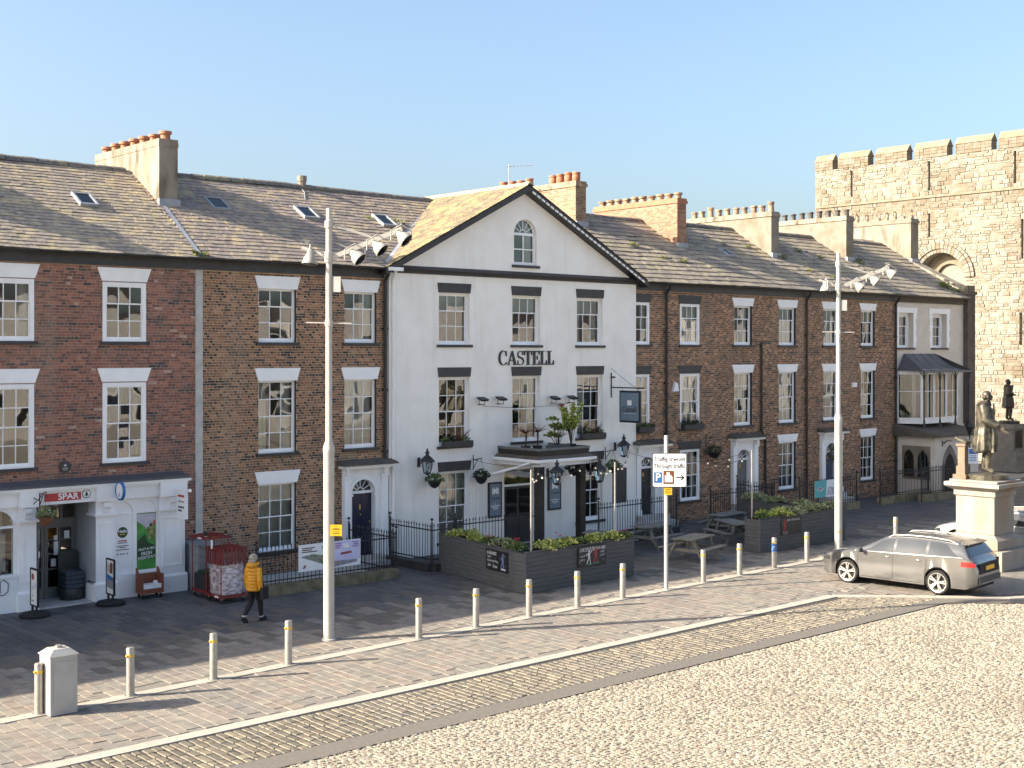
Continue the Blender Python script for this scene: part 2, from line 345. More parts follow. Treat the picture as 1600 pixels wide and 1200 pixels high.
pb.build('cobbles', 'pebble', sq, kind='stuff')
fs = MB(); X = 29.5                                         # side road slabs round the statue
while X < 62:
    Y = -12.9 if X > 29.8 else -16
    while Y > -30:
        l = rnd.uniform(.4,.8)
        if in_view(X,Y) and (Y-l > -12.62-(X-29.25)*.99 if X < 32.6 else Y-l > -15.75-(X-32.6)*.57):
            k = PALE[rnd.randrange(7)]; fs.col = k; fs.add([(X,Y-l+.015,-.003),(X+.31,Y-l+.015,-.003),(X+.31,Y,-.003),(X,Y,-.003)], [(0,1,2,3)])
        Y -= l
    X += .325
struct(fs.build('side_road_paving', 'paving')); bpy.data.objects['side_road_paving']['kind'] = 'stuff'
tag(bpy.data.objects['side_road_paving'], 'mixed stone paving around the statue plinth', 'paving')

# ------------------------------------------------------------------ wall, window, roof and chimney helpers
def wall_sheet(b, X0, X1, z0, z1, ops, Y, depth=.12):
    """a front wall with rectangular openings and their reveals"""
    xs = sorted({X0, X1, *[min(max(o[k],X0),X1) for o in ops for k in (0,1)]}); zs = sorted({z0, z1, *[min(max(o[k],z0),z1) for o in ops for k in (2,3)]})
    for xa, xb in zip(xs, xs[1:]):
        for za, zb in zip(zs, zs[1:]):
            xm, zm = (xa+xb)/2, (za+zb)/2
            if not any(o[0] < xm < o[1] and o[2] < zm < o[3] for o in ops): b.quad((xa,Y,za),(xb,Y,za),(xb,Y,zb),(xa,Y,zb))
def reveals(b, ops, Y, depth):
    for x0,x1,z0,z1 in ops:
        b.quad((x0,Y,z0),(x0,Y+depth,z0),(x0,Y+depth,z1),(x0,Y,z1)); b.quad((x1,Y,z0),(x1,Y,z1),(x1,Y+depth,z1),(x1,Y+depth,z0))
        b.quad((x0,Y,z1),(x0,Y+depth,z1),(x1,Y+depth,z1),(x1,Y,z1)); b.quad((x0,Y,z0),(x1,Y,z0),(x1,Y+depth,z0),(x0,Y+depth,z0))
def brickwork(parent, X0, X1, z0, z1, ops, Y, palette, dark, limit):
    """Flemish bond; palette(kind, x, z) -> colour index in dark"""
    its = []; z = z0; row = 0; ch = .075; pr = .0045
    def maker(l, col):
        def mk():
            b = MB(); b.col = col; h = .0615
            b.add([(-l/2,0,-h/2),(l/2,0,-h/2),(l/2,0,h/2),(-l/2,0,h/2),(-l/2+.002,-pr,-h/2+.002),(l/2-.002,-pr,-h/2+.002),(l/2-.002,-pr,h/2-.002),(-l/2+.002,-pr,h/2-.002)],
                  [(4,5,6,7),(0,1,5,4),(1,2,6,5),(2,3,7,6),(3,0,4,7)]); return b
        return mk
    while z+ch <= z1+.001:
        zc = z+ch/2; x = X0-(0 if row % 2 == 0 else .169)-.05*(row % 3); st_ = row % 2 == 0; k = 0
        blocked = [(o[0], o[1]) for o in ops if o[2]-.03 < zc < o[3]+.03]
        while x < X1:
            l = .215 if k % 2 == 0 else .1025
            segs = [(max(x, X0), min(x+l, X1))]
            for a, c in blocked:
                segs = [t for s0, s1 in segs for t in ((s0, min(s1, a)), (max(s0, c), s1)) if t[1]-t[0] > .03]
            for s0, s1 in segs:
                if s1-s0 < .03: continue
                L = round(s1-s0, 3); full = abs(L-l) < .002
                ci = palette('s' if k % 2 == 0 else 'h', s0, zc); col = dark[ci]
                d = cam_px((s0+s1)/2, Y, zc)
                its.append(((L, ci), maker(L, col), ((s0+s1)/2, Y, zc), (0,0,0), (L/d[2]**2 if full and 5 < d[0] < 1595 else 0)))
            x += l+.013; k += 1
        z += ch; row += 1
    pieces(parent, its, 'brick', 'brick', 'brickwork', limit)
PANE = {}
def sash(parent, X0, X1, z0, z1, Y, cols=3, rows=(2,2), mat='white_paint', inside='dark', fr=.065, up=0.0, open_=0.0, sillm=None, lint=None, lz=None, lw=.14, lh=.34, arch=False, ly=0.0, blind=0.0):
    """double-hung sash window: box frame, two sashes with glazing bars, panes, curtain, sill and wedge lintel"""
    b = MB(); d = .09
    b.box(X0, X0+fr, Y, Y+d, z0, z1); b.box(X1-fr, X1, Y, Y+d, z0, z1); b.box(X0+fr, X1-fr, Y, Y+d, z1-fr*.9, z1); b.box(X0+fr, X1-fr, Y-.02, Y+d, z0, z0+.05)
    w = b.build('window', mat, parent)
    ax, bx, az, bz = X0+fr, X1-fr, z0+.05, z1-fr*.9; rt = sum(rows); zm = az+(bz-az)*rows[1]/rt
    for nm, za, zb, yy, nr in (('lower_sash', az, zm+.018, Y+.045, rows[1]), ('upper_sash', zm-.018, bz, Y+.015, rows[0])):
        s = MB(); r = .034; t = .03
        bot = .07 if nm == 'lower_sash' else .036
        s.box(ax, ax+r, yy, yy+t, za, zb); s.box(bx-r, bx, yy, yy+t, za, zb); s.box(ax+r, bx-r, yy, yy+t, za, za+bot); s.box(ax+r, bx-r, yy, yy+t, zb-.036, zb)
        ix, jx, iz, jz = ax+r, bx-r, za+bot, zb-.036; g = .0125
        for i in range(1, cols): xx = ix+(jx-ix)*i/cols; s.box(xx-g, xx+g, yy+.002, yy+t-.002, iz, jz)
        for i in range(1, nr):
            zz = iz+(jz-iz)*i/nr
            for q in range(cols): s.box(ix+(jx-ix)*q/cols+(g if q else 0), ix+(jx-ix)*(q+1)/cols-(g if q < cols-1 else 0), yy+.003, yy+t-.003, zz-g, zz+g)
        s.build(nm, mat, w)
        pw, ph = (jx-ix)/cols, (jz-iz)/nr; key = (round(pw,2), round(ph,2))
        if key not in PANE:
            p = MB(); p.quad((-pw/2,0,-ph/2),(pw/2,0,-ph/2),(pw/2,0,ph/2),(-pw/2,0,ph/2)); PANE[key] = p.mesh('pane', 'pane_glass')
        for i in range(cols):
            for j in range(nr):
                o = link('pane', PANE[key], w); o.location = (ix+pw*(i+.5), yy+t/2, iz+ph*(j+.5)); o.rotation_euler = (rnd.uniform(-.010,.010), 0, rnd.uniform(-.014,.014))
    ro = MB(); yb = Y+d
    ro.quad((X0,yb,z0),(X0,yb+1.6,z0),(X0,yb+1.6,z1),(X0,yb,z1)); ro.quad((X1,yb,z0),(X1,yb,z1),(X1,yb+1.6,z1),(X1,yb+1.6,z0)); ro.quad((X0,yb,z1),(X0,yb+1.6,z1),(X1,yb+1.6,z1),(X1,yb,z1))
    ro.quad((X0,yb,z0),(X1,yb,z0),(X1,yb+1.6,z0),(X0,yb+1.6,z0)); ro.quad((X0,yb+1.6,z0),(X1,yb+1.6,z0),(X1,yb+1.6,z1),(X0,yb+1.6,z1)); ro.build('interior', 'interior', w)
    def drape(xa, xb, za, zb, m):
        c = MB(); n = max(4, int((xb-xa)/.045)); vs = []
        for i in range(n+1):
            xx = xa+(xb-xa)*i/n; yy = Y+.17+.018*math.sin(i*2.1)+rnd.uniform(-.004,.004); vs += [(xx,yy,za),(xx+rnd.uniform(-.006,.006),yy,zb)]
        c.add(vs, [(2*i,2*i+2,2*i+3,2*i+1) for i in range(n)]); c.build('curtain', m, w, smooth=True)
    if inside == 'net': drape(ax, bx, az, bz, 'curtain')
    elif inside == 'sides': drape(ax, ax+(bx-ax)*.3, az, bz, 'curtain'); drape(bx-(bx-ax)*.3, bx, az, bz, 'curtain')
    elif inside == 'left': drape(ax, ax+(bx-ax)*.45, az, bz, 'curtain')
    elif inside == 'right': drape(bx-(bx-ax)*.4, bx, az, bz, 'curtain')
    elif inside == 'blue': drape(ax, bx, az, bz, 'curtain_blue')
    if blind:
        c = MB(); c.box(ax, bx, Y+.13, Y+.135, bz-(bz-az)*blind, bz); c.build('blind', 'curtain', w)
    if sillm:
        c = MB(); c.box(X0-.09, X1+.09, ly-.07, Y-.021, z0-.09, z0-.002); c.build('sill', sillm, w)
    if lint:
        lz = z1 if lz is None else lz
        c = MB(); c.pxz([(X0-.02,lz),(X1+.02,lz),(X1+lw,lz+lh),(X0-lw,lz+lh)], ly-.03, ly+.04); c.build('lintel', lint, w)
    return w
PITCH = math.atan(.6); EY, EZ, RY, RZ = -.35, 9.12, 4.5, 12.03
def rz(Y): return EZ+(Y-EY)*.6
def slate_maker(w, L, th, col):
    def mk():
        b = MB(); b.col = col
        b.add([(-w/2,0,0),(w/2,0,0),(w/2,L,0),(-w/2,L,0),(-w/2,0,th),(w/2,0,th),(w/2,L,.002),(-w/2,L,.002)], [(4,5,6,7),(0,1,5,4),(1,2,6,5),(3,0,4,7)]); return b
    return mk
def slates(parent, mat, xr, expo, wid, cols, limit, th=.014, y0=EY-.03, y1=RY):
    """main slope: xr(Y) gives the X range of a course"""
    its = []; c_, s_ = math.cos(PITCH), math.sin(PITCH); v = 0; row = 0; e0 = expo
    while True:
        Y = y0+v*c_
        if Y > y1-.05: break
        xa, xb = xr(Y); x = xa-rnd.uniform(0, wid)
        while x < xb:
            w = wid*rnd.choice((.85,1,1,1.15)); a, b_ = max(x, xa), min(x+w, xb)
            if b_-a > .05:
                W_ = round(b_-a, 2); ci = rnd.randrange(len(cols)); d = cam_px((a+b_)/2, Y, rz(Y))
                skew = rnd.gauss(0,.012); lift = abs(rnd.gauss(0,.003)); dv = rnd.gauss(0,.012)
                its.append(((W_,ci,round(e0,2)), slate_maker(W_-.006, min(e0*1.25,(y1-Y)/c_+.02), th, cols[ci]), ((a+b_)/2, Y+dv*c_, rz(Y)+dv*s_+.012+lift+.022*math.sin((a+b_)*.31+1.3)*math.sin(Y*.6+.9)), (PITCH-.03,0,skew), W_*e0/d[2]**2 if -10 < d[0] < 1610 else 0))
            x += w
        v += e0; row += 1
    pieces(parent, its, mat, 'slate', 'slating', limit)
def ridge_tiles(parent, X0, X1, mat='slate_grey', col=None):
    n = max(1, round((X1-X0)/.45)); L = (X1-X0)/n; b = MB(); b.col = (.17,.155,.14)
    pts = [(-.17,-.09),(-.10,.02),(0,.075),(.10,.02),(.17,-.09),(.10,-.04),(0,.03),(-.10,-.04)]
    b.prism([(-L/2+.012,y,z) for y,z in pts], (L-.024,0,0)); me = b.mesh('ridge_tile', mat)
    for i in range(n):
        o = link('ridge_tile', me, parent); o.location = (X0+L*(i+.5), RY, RZ+.035+rnd.uniform(-.006,.01)+.02*math.sin((X0+L*(i+.5))*.62)); o.rotation_euler = (0, rnd.uniform(-.012,.012), 0)
def pot(kind):
    b = MB()
    if kind == 'round': b.lathe(0,0,[(.13,0),(.165,.08),(.17,.22),(.15,.30),(.175,.33),(.175,.40),(.12,.40),(.11,.30)],12)
    elif kind == 'tall': b.lathe(0,0,[(.15,0),(.13,.1),(.115,.48),(.14,.5),(.14,.56),(.09,.56),(.085,.4)],12)
    elif kind == 'low': b.lathe(0,0,[(.15,0),(.14,.05),(.14,.16),(.19,.18),(.19,.26),(.14,.27),(.12,.2)],12)
    elif kind == 'horn':
        b.lathe(0,0,[(.13,0),(.12,.12),(.09,.2)],10); b.path([(0,-.09,.12),(0,-.10,.38),(0,-.03,.46),(0,0,.44)],.035,6); b.path([(0,.09,.12),(0,.10,.42),(0,.06,.5)],[.03,.035,.02],6)
    else: b.lathe(0,0,[(.15,0),(.135,.06),(.125,.26),(.155,.28),(.155,.35),(.11,.36),(.10,.26)],12)
    return b
POTS = {}
def chimney(parent, X0, X1, Y0, Y1, zt, mat, npots, pmat, pk='std', cap='chim_render', groups=None, bricks=False, over=.05):
    b = MB(); b.box(X0, X1, Y0, Y1, 9.6, zt); ch = b.build('chimney', mat, parent)
    if bricks:
        its = []; pal = bricks
        def mk(l, col, side):
            def f():
                q = MB(); q.col = col; q.box(-l/2, l/2, -.004, .02, -.032, .032)
                if side: q.xform(Matrix.Rotation(R(-90),4,'Z'))
                return q
            return f
        z = 10.0; r = 0
        while z < zt-.2:
            x = X0-(.11 if r % 2 else 0)
            while x < X1:
                a, c = max(x, X0), min(x+.215, X1)
                if c-a > .04: ci = rnd.randrange(5); its.append(((round(c-a,2),ci,0), mk(round(c-a-.004,3),pal[ci],0), ((a+c)/2,Y0,z), (0,0,0), 1))
                x += .225
            y = Y0-(.11 if r % 2 else 0)
            while y < Y1:
                a, c = max(y, Y0), min(y+.215, Y1)
                if c-a > .04: ci = rnd.randrange(5); its.append(((round(c-a,2),ci,1), mk(round(c-a-.004,3),pal[ci],1), (X0,(a+c)/2,z), (0,0,0), .5))
                y += .225
            z += .075; r += 1
        joined = MB()
        for key, f, loc, rot, _ in its:
            i0 = len(joined.v); q = f(); joined.v += q.v; joined.c += q.c; joined.m += q.m; joined.f += [tuple(i+i0 for i in ff) for ff in q.f]; joined.xform(Matrix.Translation(loc), i0)
        joined.build('brickwork', 'brick', ch, kind='stuff')
    c = MB(); c.box(X0-over, X1+over, Y0-over, Y1+over, zt-.20, zt-.07); c.box(X0-over*.4, X1+over*.4, Y0-over*.4, Y1+over*.4, zt-.07, zt+.02); c.build('chimney_cap', cap, ch)
    f = MB(); f.box(X0-.04, X1+.04, Y0-.10, Y0+.02, rz(Y0-.1)-.05, rz(Y0)+.16); f.build('flashing', 'lead', ch)
    if (pk, pmat) not in POTS: POTS[(pk,pmat)] = pot(pk).mesh('chimney_pot', pmat, True)
    ys = []
    for ya, yb, n in (groups or [(Y0+.2, Y1-.25, npots)]): ys += [ya+(yb-ya)*i/max(1,n-1) for i in range(n)]
    for i, y in enumerate(ys):
        o = link('chimney_pot', POTS[(pk,pmat)], ch); s = rnd.uniform(.92,1.08)*(1.35 if pk == 'std' and i in (0, 7) and pmat == 'pot_buff' else 1)
        o.location = ((X0+X1)/2+rnd.uniform(-.02,.02), y, zt+.01); o.scale = (1,1,s); o.rotation_euler = (rnd.uniform(-.03,.03),rnd.uniform(-.03,.03),rnd.uniform(0,3))
    return ch
def skylight(parent, X, Y, w=.55, l=.75):
    parent = parent.parent or parent
    b = MB(); t = .06; z = 0
    b.box(-w/2,-w/2+t,-l/2,l/2,0,.09); b.box(w/2-t,w/2,-l/2,l/2,0,.09); b.box(-w/2+t,w/2-t,-l/2,-l/2+t,0,.085); b.box(-w/2+t,w/2-t,l/2-t,l/2,0,.085)
    o = b.build('skylight', 'lead', parent); M_ = Matrix.Translation((X,Y,rz(Y)+.02)) @ Matrix.Rotation(PITCH,4,'X')
    o.data.transform(M_); g = MB(); g.quad((-w/2+t,-l/2+t,.06),(w/2-t,-l/2+t,.06),(w/2-t,l/2-t,.06),(-w/2+t,l/2-t,.06)); g.xform(M_); g.build('pane', 'car_glass', o)
def moss(parent, X, Y, r, n=40, z=None, name='moss_tuft', cols=((.12,.14,.02),(.07,.09,.015),(.17,.17,.03))):
    b = MB(); z = rz(Y) if z is None else z
    for i in range(n):
        a = rnd.uniform(0,6.28); q = r*rnd.random()**.6; h = r*.6*rnd.random(); s = r*rnd.uniform(.12,.28); b.col = rnd.choice(cols)
        c = Vector((X+q*math.cos(a)*1.3, Y+q*math.sin(a)*.7, z+.02+h+ .6*q*math.sin(a)*.7)); u = Vector((rnd.uniform(-1,1),rnd.uniform(-1,1),rnd.uniform(-.3,1))).normalized()*s; v = u.orthogonal().normalized()*s*.7
        b.add([tuple(c-u), tuple(c+v), tuple(c+u), tuple(c-v)], [(0,1,2,3)])
    return b.build(name, 'leaf', parent, kind='stuff')
def house_body(parent, X0, X1, mat, back=9.35, front=None):
    """back, party walls, decks of both slopes"""
    b = MB(); zt = EZ+.2
    b.quad((X0,back,0),(X0,back,zt),(X1,back,zt),(X1,back,0))
    for x in (X0+.01, X1-.01): b.add([(x,.14,0),(x,back,0),(x,back,zt),(x,RY,RZ-.04),(x,.14,rz(.14)-.04)], [(0,1,2,3,4)])
    b.build('body', mat, parent)
    d = MB(); d.quad((X0,EY+.02,rz(EY+.02)-.03),(X1,EY+.02,rz(EY+.02)-.03),(X1,RY,RZ-.03),(X0,RY,RZ-.03)); d.quad((X0,RY,RZ-.03),(X1,RY,RZ-.03),(X1,9.35,EZ),(X0,9.35,EZ))
    return d.build('roof', 'roof_deck', parent)
def eaves(parent, X0, X1, mat='black_paint'):
    b = MB(); b.box(X0, X1, -.09, .0, 8.80, 9.16); b.box(X0, X1, -.30, -.091, 9.08, 9.14); b.build('fascia_board', mat, parent)
    g = MB(); n = 6; pts = [(-.36+.065*math.cos(math.pi+math.pi*k/n), 9.11+.065*math.sin(math.pi+math.pi*k/n)) for k in range(n+1)]; pts += [(p[0]*1+(.01 if p[0]<-.36 else -.01), 9.112) for p in (pts[-1], pts[0])]
    g.pyz(pts, X0, X1); g.build('gutter', mat, parent)
def downpipe(parent, X, z0=0, z1=9.05, mat='iron', r=.05):
    b = MB(); b.path([(X,-.30,9.08),(X,-.25,8.9),(X,-.09,8.72),(X,-.09,8.5)], r, 8); b.path([(X,-.09,8.5),(X,-.09,z0)], r, 8)
    z = 1.5
    while z < 8.5: b.box(X-.085, X+.085, -.13, 0, z, z+.05); z += 1.9
    b.build('downpipe', mat, parent, smooth=True)
def arch_sheet(b, X0, X1, z0, z1, cx, hw, zs, Y, n=14):
    b.quad((X0,Y,z0),(cx-hw,Y,z0),(cx-hw,Y,zs),(X0,Y,zs)); b.quad((cx+hw,Y,z0),(X1,Y,z0),(X1,Y,zs),(cx+hw,Y,zs))
    arc = [(cx-hw*math.cos(math.pi*k/n), zs+hw*math.sin(math.pi*k/n)) for k in range(n+1)]
    top = [(X0,zs)]+[(X0+(X1-X0)*k/n, z1) for k in range(1,n)]+[(X1,zs)]
    b.add([(X0,Y,zs),(X0,Y,z1),(top[1][0],Y,z1),(arc[1][0],Y,arc[1][1]),(arc[0][0],Y,zs)], [(4,3,2,1,0)])
    for k in range(1, n-1): b.quad((arc[k][0],Y,arc[k][1]),(arc[k+1][0],Y,arc[k+1][1]),(top[k+1][0],Y,z1),(top[k][0],Y,z1))
    b.add([(X1,Y,zs),(X1,Y,z1),(top[n-1][0],Y,z1),(arc[n-1][0],Y,arc[n-1][1]),(arc[n][0],Y,zs)], [(0,1,2,3,4)])
def arch_reveal(b, cx, hw, zs, z0, Y, d, n=14):
    arc = [(cx-hw, z0)]+[(cx-hw*math.cos(math.pi*k/n), zs+hw*math.sin(math.pi*k/n)) for k in range(n+1)]+[(cx+hw, z0)]
    for (a, c), (e, f) in zip(arc, arc[1:]): b.quad((a,Y,c),(e,Y,f),(e,Y+d,f),(a,Y+d,c))
def fanlight(parent, cx, hw, zs, Y, n=6, mat='white_paint'):
    b = MB(); rim = []; 
    for k in range(13):
        t = math.pi*k/12; rim.append((cx-hw*.97*math.cos(t), Y, zs+hw*.97*math.sin(t)))
    b.path(rim, .025, 6); b.box(cx-hw, cx+hw, Y-.03, Y+.03, zs-.05, zs+.03)
    for k in range(1, n):
        t = math.pi*k/n; b.path([(cx-hw*.28*math.cos(t),Y,zs+hw*.28*math.sin(t)),(cx-hw*.95*math.cos(t),Y,zs+hw*.95*math.sin(t))], .014, 5)
    b.path([(cx-hw*.28*math.cos(math.pi*k/8),Y,zs+hw*.28*math.sin(math.pi*k/8)) for k in range(9)], .016, 5)
    o = b.build('fanlight', mat, parent)
    g = MB(); g.add([(cx+hw*.97*math.cos(math.pi*k/12),Y+.01,zs+hw*.97*math.sin(math.pi*k/12)) for k in range(13)], [tuple(range(13))]); g.build('pane', 'pane_glass', o)
    i = MB(); i.box(cx-hw, cx+hw, Y+.35, Y+.4, zs, zs+hw); i.build('interior', 'interior', o)
def doorcase(parent, X0, X1, z1, cx, hw, zs, zb, doorm, canopy=True, panel=.22, canm='lead'):
    """white doorcase with arched fanlight, panelled door and small hood"""
    b = MB(); arch_sheet(b, X0, X1, zb, z1, cx, hw, zs, -.08); arch_reveal(b, cx, hw, zs, zb, -.08, panel)
    b.quad((X0,-.08,zb),(X0,-.08,z1),(X0,0,z1),(X0,0,zb)); b.quad((X1,-.08,zb),(X1,0,zb),(X1,0,z1),(X1,-.08,z1))
    dc = b.build('doorcase', 'white_paint', parent)
    p = MB()
    for x in (X0, X1-.22):
        p.box(x, x+.22, -.16, -.082, zb, z1-.25); p.box(x-.03, x+.25, -.19, -.161, z1-.32, z1-.25); p.box(x-.03, x+.25, -.2, -.161, zb, zb+.2); p.box(x+.03, x+.19, -.24, -.083, z1-.249, z1-.02)
    p.build('pilasters', 'white_paint', dc)
    a = MB()
    for k in range(16):
        t0, t1 = math.pi*k/16, math.pi*(k+1)/16
        P = [(cx-q*math.cos(t), zs+q*math.sin(t)) for q, t in ((hw,t0),(hw,t1),(hw+.1,t1),(hw+.1,t0))]; a.pxz(P[::-1], -.11, -.081)
    for s in (-1, 1): a.box(min(cx+s*hw,cx+s*(hw+.1)), max(cx+s*hw,cx+s*(hw+.1)), -.11, -.081, zb, zs-.06); a.box(cx+s*(hw+.05)-.09, cx+s*(hw+.05)+.09, -.13, -.081, zs-.06, zs)
    a.build('arch_moulding', 'white_paint', dc)
    fanlight(parent, cx, hw, zs+.05, -.08+panel-.05)
    d = MB(); yd = -.08+panel-.02; d.box(cx-hw, cx+hw, yd, yd+.05, zb, zs); do = d.build('door', doorm, parent)
    q = MB()
    for s in (-1, 1):
        for za, zc in ((.08,.3),(.36,.62),(.68,.95)):
            H = zs-zb; xa, xb = sorted((cx+s*hw*.12, cx+s*hw*.82)); q.box(xa, xb, yd-.014, yd-.001, zb+H*za, zb+H*zc)
    q.build('door_panels', doorm, do)
    k = MB(); k.ball((cx, yd-.03, zb+1.25), .035); k.box(cx-.03, cx+.03, yd-.02, yd-.001, zb+1.4, zb+1.55); k.ball((cx+hw*.8, yd-.03, zb+1.0), .03); k.build('door_knocker', 'brass', do)
    if canopy:
        c = MB(); c.box(X0-.12, X1+.12, -.42, 0, z1-.019, z1+.07); c.build('hood_cornice', 'white_paint', dc)
        h = MB(); h.pyz([(-.50,z1+.072),(-.50,z1+.10),(-.002,z1+.24),(-.002,z1+.072)], X0-.18, X1+.18); h.build('hood_roof', canm, dc)
    s = MB(); s.box(X0-.05, X1+.05, -.75, -.0, 0, zb*.55); s.box(X0+.05, X1-.05, -.42, 0, zb*.55, zb-.003); s.build('door_step', 'concrete', dc)
    return dc
# ------------------------------------------------------------------ the terrace
from mathutils import noise as mnoise
F2, F1, F0 = (6.78, 8.36), (3.55, 5.68), (.68, 2.68)
RED = [(0.37, 0.15, 0.1), (0.29, 0.12, 0.083), (0.43, 0.185, 0.125), (0.2, 0.092, 0.074), (0.105, 0.08, 0.075), (0.062, 0.053, 0.058), (0.5, 0.36, 0.29), (0.31, 0.15, 0.122)]
def pal_red(k, x, z):
    n = mnoise.noise(Vector((x*.9, z*4.5, 0)))*.7+rnd.gauss(0,.24)
    if n > .40: return 4+rnd.randrange(2)
    if n > .28: return 3
    return 6 if rnd.random() < .02 else rnd.choice((0,0,1,1,2,3,3,7))
BRN = [(0.37, 0.185, 0.105), (0.29, 0.145, 0.083), (0.205, 0.105, 0.066), (0.46, 0.25, 0.145), (0.08, 0.06, 0.05), (0.045, 0.036, 0.033)]
def pal_brown(k, x, z):
    if k == 'h': return 4+rnd.randrange(2) if rnd.random() < .52 else rnd.choice((0,1,2,2))
    n = mnoise.noise(Vector((x*.9, z*3.5, 9)))*.7+rnd.gauss(0,.24)
    return 4+rnd.randrange(2) if n > .42 else rnd.choice((0,0,1,1,2,3))
BRD = [(0.4, 0.2, 0.11), (0.3, 0.15, 0.085), (0.21, 0.105, 0.062), (0.52, 0.29, 0.17), (0.09, 0.065, 0.05), (0.055, 0.042, 0.036)]
SLP = [(0.338, 0.283, 0.237), (0.304, 0.259, 0.217), (0.372, 0.311, 0.251), (0.278, 0.248, 0.21), (0.346, 0.299, 0.231), (0.312, 0.259, 0.224)]
SLB = [(0.313, 0.25, 0.226), (0.285, 0.229, 0.21), (0.349, 0.283, 0.24), (0.258, 0.225, 0.203), (0.322, 0.275, 0.221)]
SLG = [(0.311, 0.262, 0.215), (0.277, 0.236, 0.198), (0.344, 0.292, 0.233), (0.243, 0.206, 0.176), (0.322, 0.272, 0.202)]
SLY = [(0.248, 0.195, 0.13), (0.199, 0.163, 0.116), (0.29, 0.227, 0.148), (0.171, 0.146, 0.109), (0.227, 0.191, 0.137)]

# neighbouring house beyond the left edge of the picture (casts the shade on the left)
nb = thing('terrace_house', 'brick terrace continuing beyond the left edge of the photograph', 'house', (-1, 0, 0))
b = MB(); b.box(-15, 11.48, .0, 9.3, 0, 9.1); b.build('wall', 'mortar_red', nb)
b = MB(); b.pyz([(EY,EZ),(RY,RZ),(9.35,EZ)], -15, 11.48); b.build('roof', 'roof_deck', nb)
chimney(nb, 9.1, 9.75, 2.6, 7, 12.75, 'chim_render', 6, 'pot_red', 'low')

# --- red brick house over the shop
hs = thing('brick_house', 'red brick house over a white shopfront, at the left edge', 'house', (14.5, 0, 0))
ops = [(x0, x1, *f) for f in (F2, F1) for x0, x1 in ((11.66,12.89),(14.72,15.95))]
b = MB(); wall_sheet(b, 11.5, 17.45, 2.9, 9.1, ops, .0); reveals(b, ops, 0, .1); wl_ = b.build('wall', 'mortar_red', hs)
brickwork(wl_, 11.5, 17.42, 3.0, 8.82, ops, 0, pal_red, RED, 300)
for (x0,x1,z0,z1), ins in zip(ops, ('sides','dark','dark','blue')):
    sash(hs, x0, x1, z0, z1, -.015, rows=((1,2) if z0 > 6 else (2,2)), inside=ins, fr=.10, sillm='charcoal_paint', lint='white_paint', lz=z1+.03, lh=.36, lw=.15)
b = MB(); b.quad((16.8,0,0),(17.45,0,0),(17.45,0,2.9),(16.8,0,2.9)); lo_ = b.build('lower_wall', 'mortar_red', hs); brickwork(lo_, 16.86, 17.42, 0, 2.99, [], 0, pal_red, RED, 0)
roof = house_body(hs, 11.5, 17.5, 'mortar_red')
slates(roof, 'slate', lambda Y: (11.5, 17.5), .20, .30, SLP, 300); ridge_tiles(roof, 11.5, 17.45)
eaves(hs, 11.5, 17.5)
skylight(roof, 15.25, 2.35)
chimney(hs, 17.6, 18.2, 2.55, 7.0, 12.78, 'chim_render', 7, 'pot_red', 'low', over=.015)
b = MB(); b.box(17.42, 17.64, -.035, .02, .0, 8.85); b.build('corner_strip', 'concrete', hs)
b = MB(); b.quad((17.36,EY,rz(EY)+.03),(17.50,EY,rz(EY)+.03),(17.78,2.5,rz(2.5)+.03),(17.64,2.5,rz(2.5)+.03)); b.build('lead_strip', 'lead', hs)
moss(roof, 17.45, -.28, .20, 90)
# shopfront: fascia, piers, arched panels, entrance
YF = -.5; sf = MB()
sf.box(11.4, 16.88, YF, .0, 2.62, 3.0); sf.box(11.4, 16.98, YF-.12, .0, 3.0, 3.07); sf.box(11.4, 16.92, YF-.06, .0, 2.94, 2.999)
shop = sf.build('shop_fascia', 'shop_white', hs)
b = MB(); b.box(11.4, 16.95, YF-.14, .02, 3.072, 3.11); b.pyz([(YF-.1,3.112),(YF-.1,3.13),(-.005,3.22),(-.005,3.112)], 11.4, 16.95); b.build('fascia_lead', 'lead_dark', hs)
for x0, x1 in ((12.32,12.76),(14.32,14.85),(16.10,16.85)):
    b = MB(); b.box(x0, x1, YF, 0, .5, 2.619); b.box(x0-.05, x1+.05, YF-.06, 0, 0, .44); b.pyz([(YF-.06,.441),(YF-.001,.50),(YF-.001,.441)], x0-.05, x1+.05)
    b.box(x0-.05, x1+.05, YF-.07, 0, 2.22, 2.28); b.box(x0-.02, x1+.02, YF-.11, YF-.001, 2.60, 3.001)
    p = b.build('shop_pier', 'shop_white', hs)
    c = MB(); xa, xb = x0+.09, x1-.09                                   # raised panel beads and a scroll bracket
    for q in ((xa,xb,.72,.745),(xa,xb,2.0,2.025),(xa,xa+.025,.745,2.0),(xb-.025,xb,.745,2.0)): c.box(q[0], q[1], YF-.022, YF-.001, q[2], q[3])
    c.build('panel_bead', 'shop_white', p)
    c = MB(); xm = (x0+x1)/2; c.pyz([(YF-.001,2.30),(YF-.05,2.32),(YF-.06,2.40),(YF-.10,2.46),(YF-.11,2.58),(YF-.001,2.58)], xm-.09, xm+.09); c.build('bracket', 'shop_white', p)
b = MB()                                                                # right bay with two arched panels
for cx in (15.11, 15.78):
    arch_sheet(b, cx-.335, cx+.335, .62, 2.62, cx, .28, 2.25, YF+.1); arch_reveal(b, cx, .28, 2.25, .62, YF+.1, .03)
b.box(14.85, 16.10, YF+.131, -.1, 0, 2.62); b.box(14.85, 16.10, YF+.02, YF+.13, 0, .62)
for cx in (15.11, 15.78): b.box(cx-.28, cx+.28, YF+.10, YF+.13, 2.2, 2.23)
b.build('shop_panel', 'shop_white', hs)
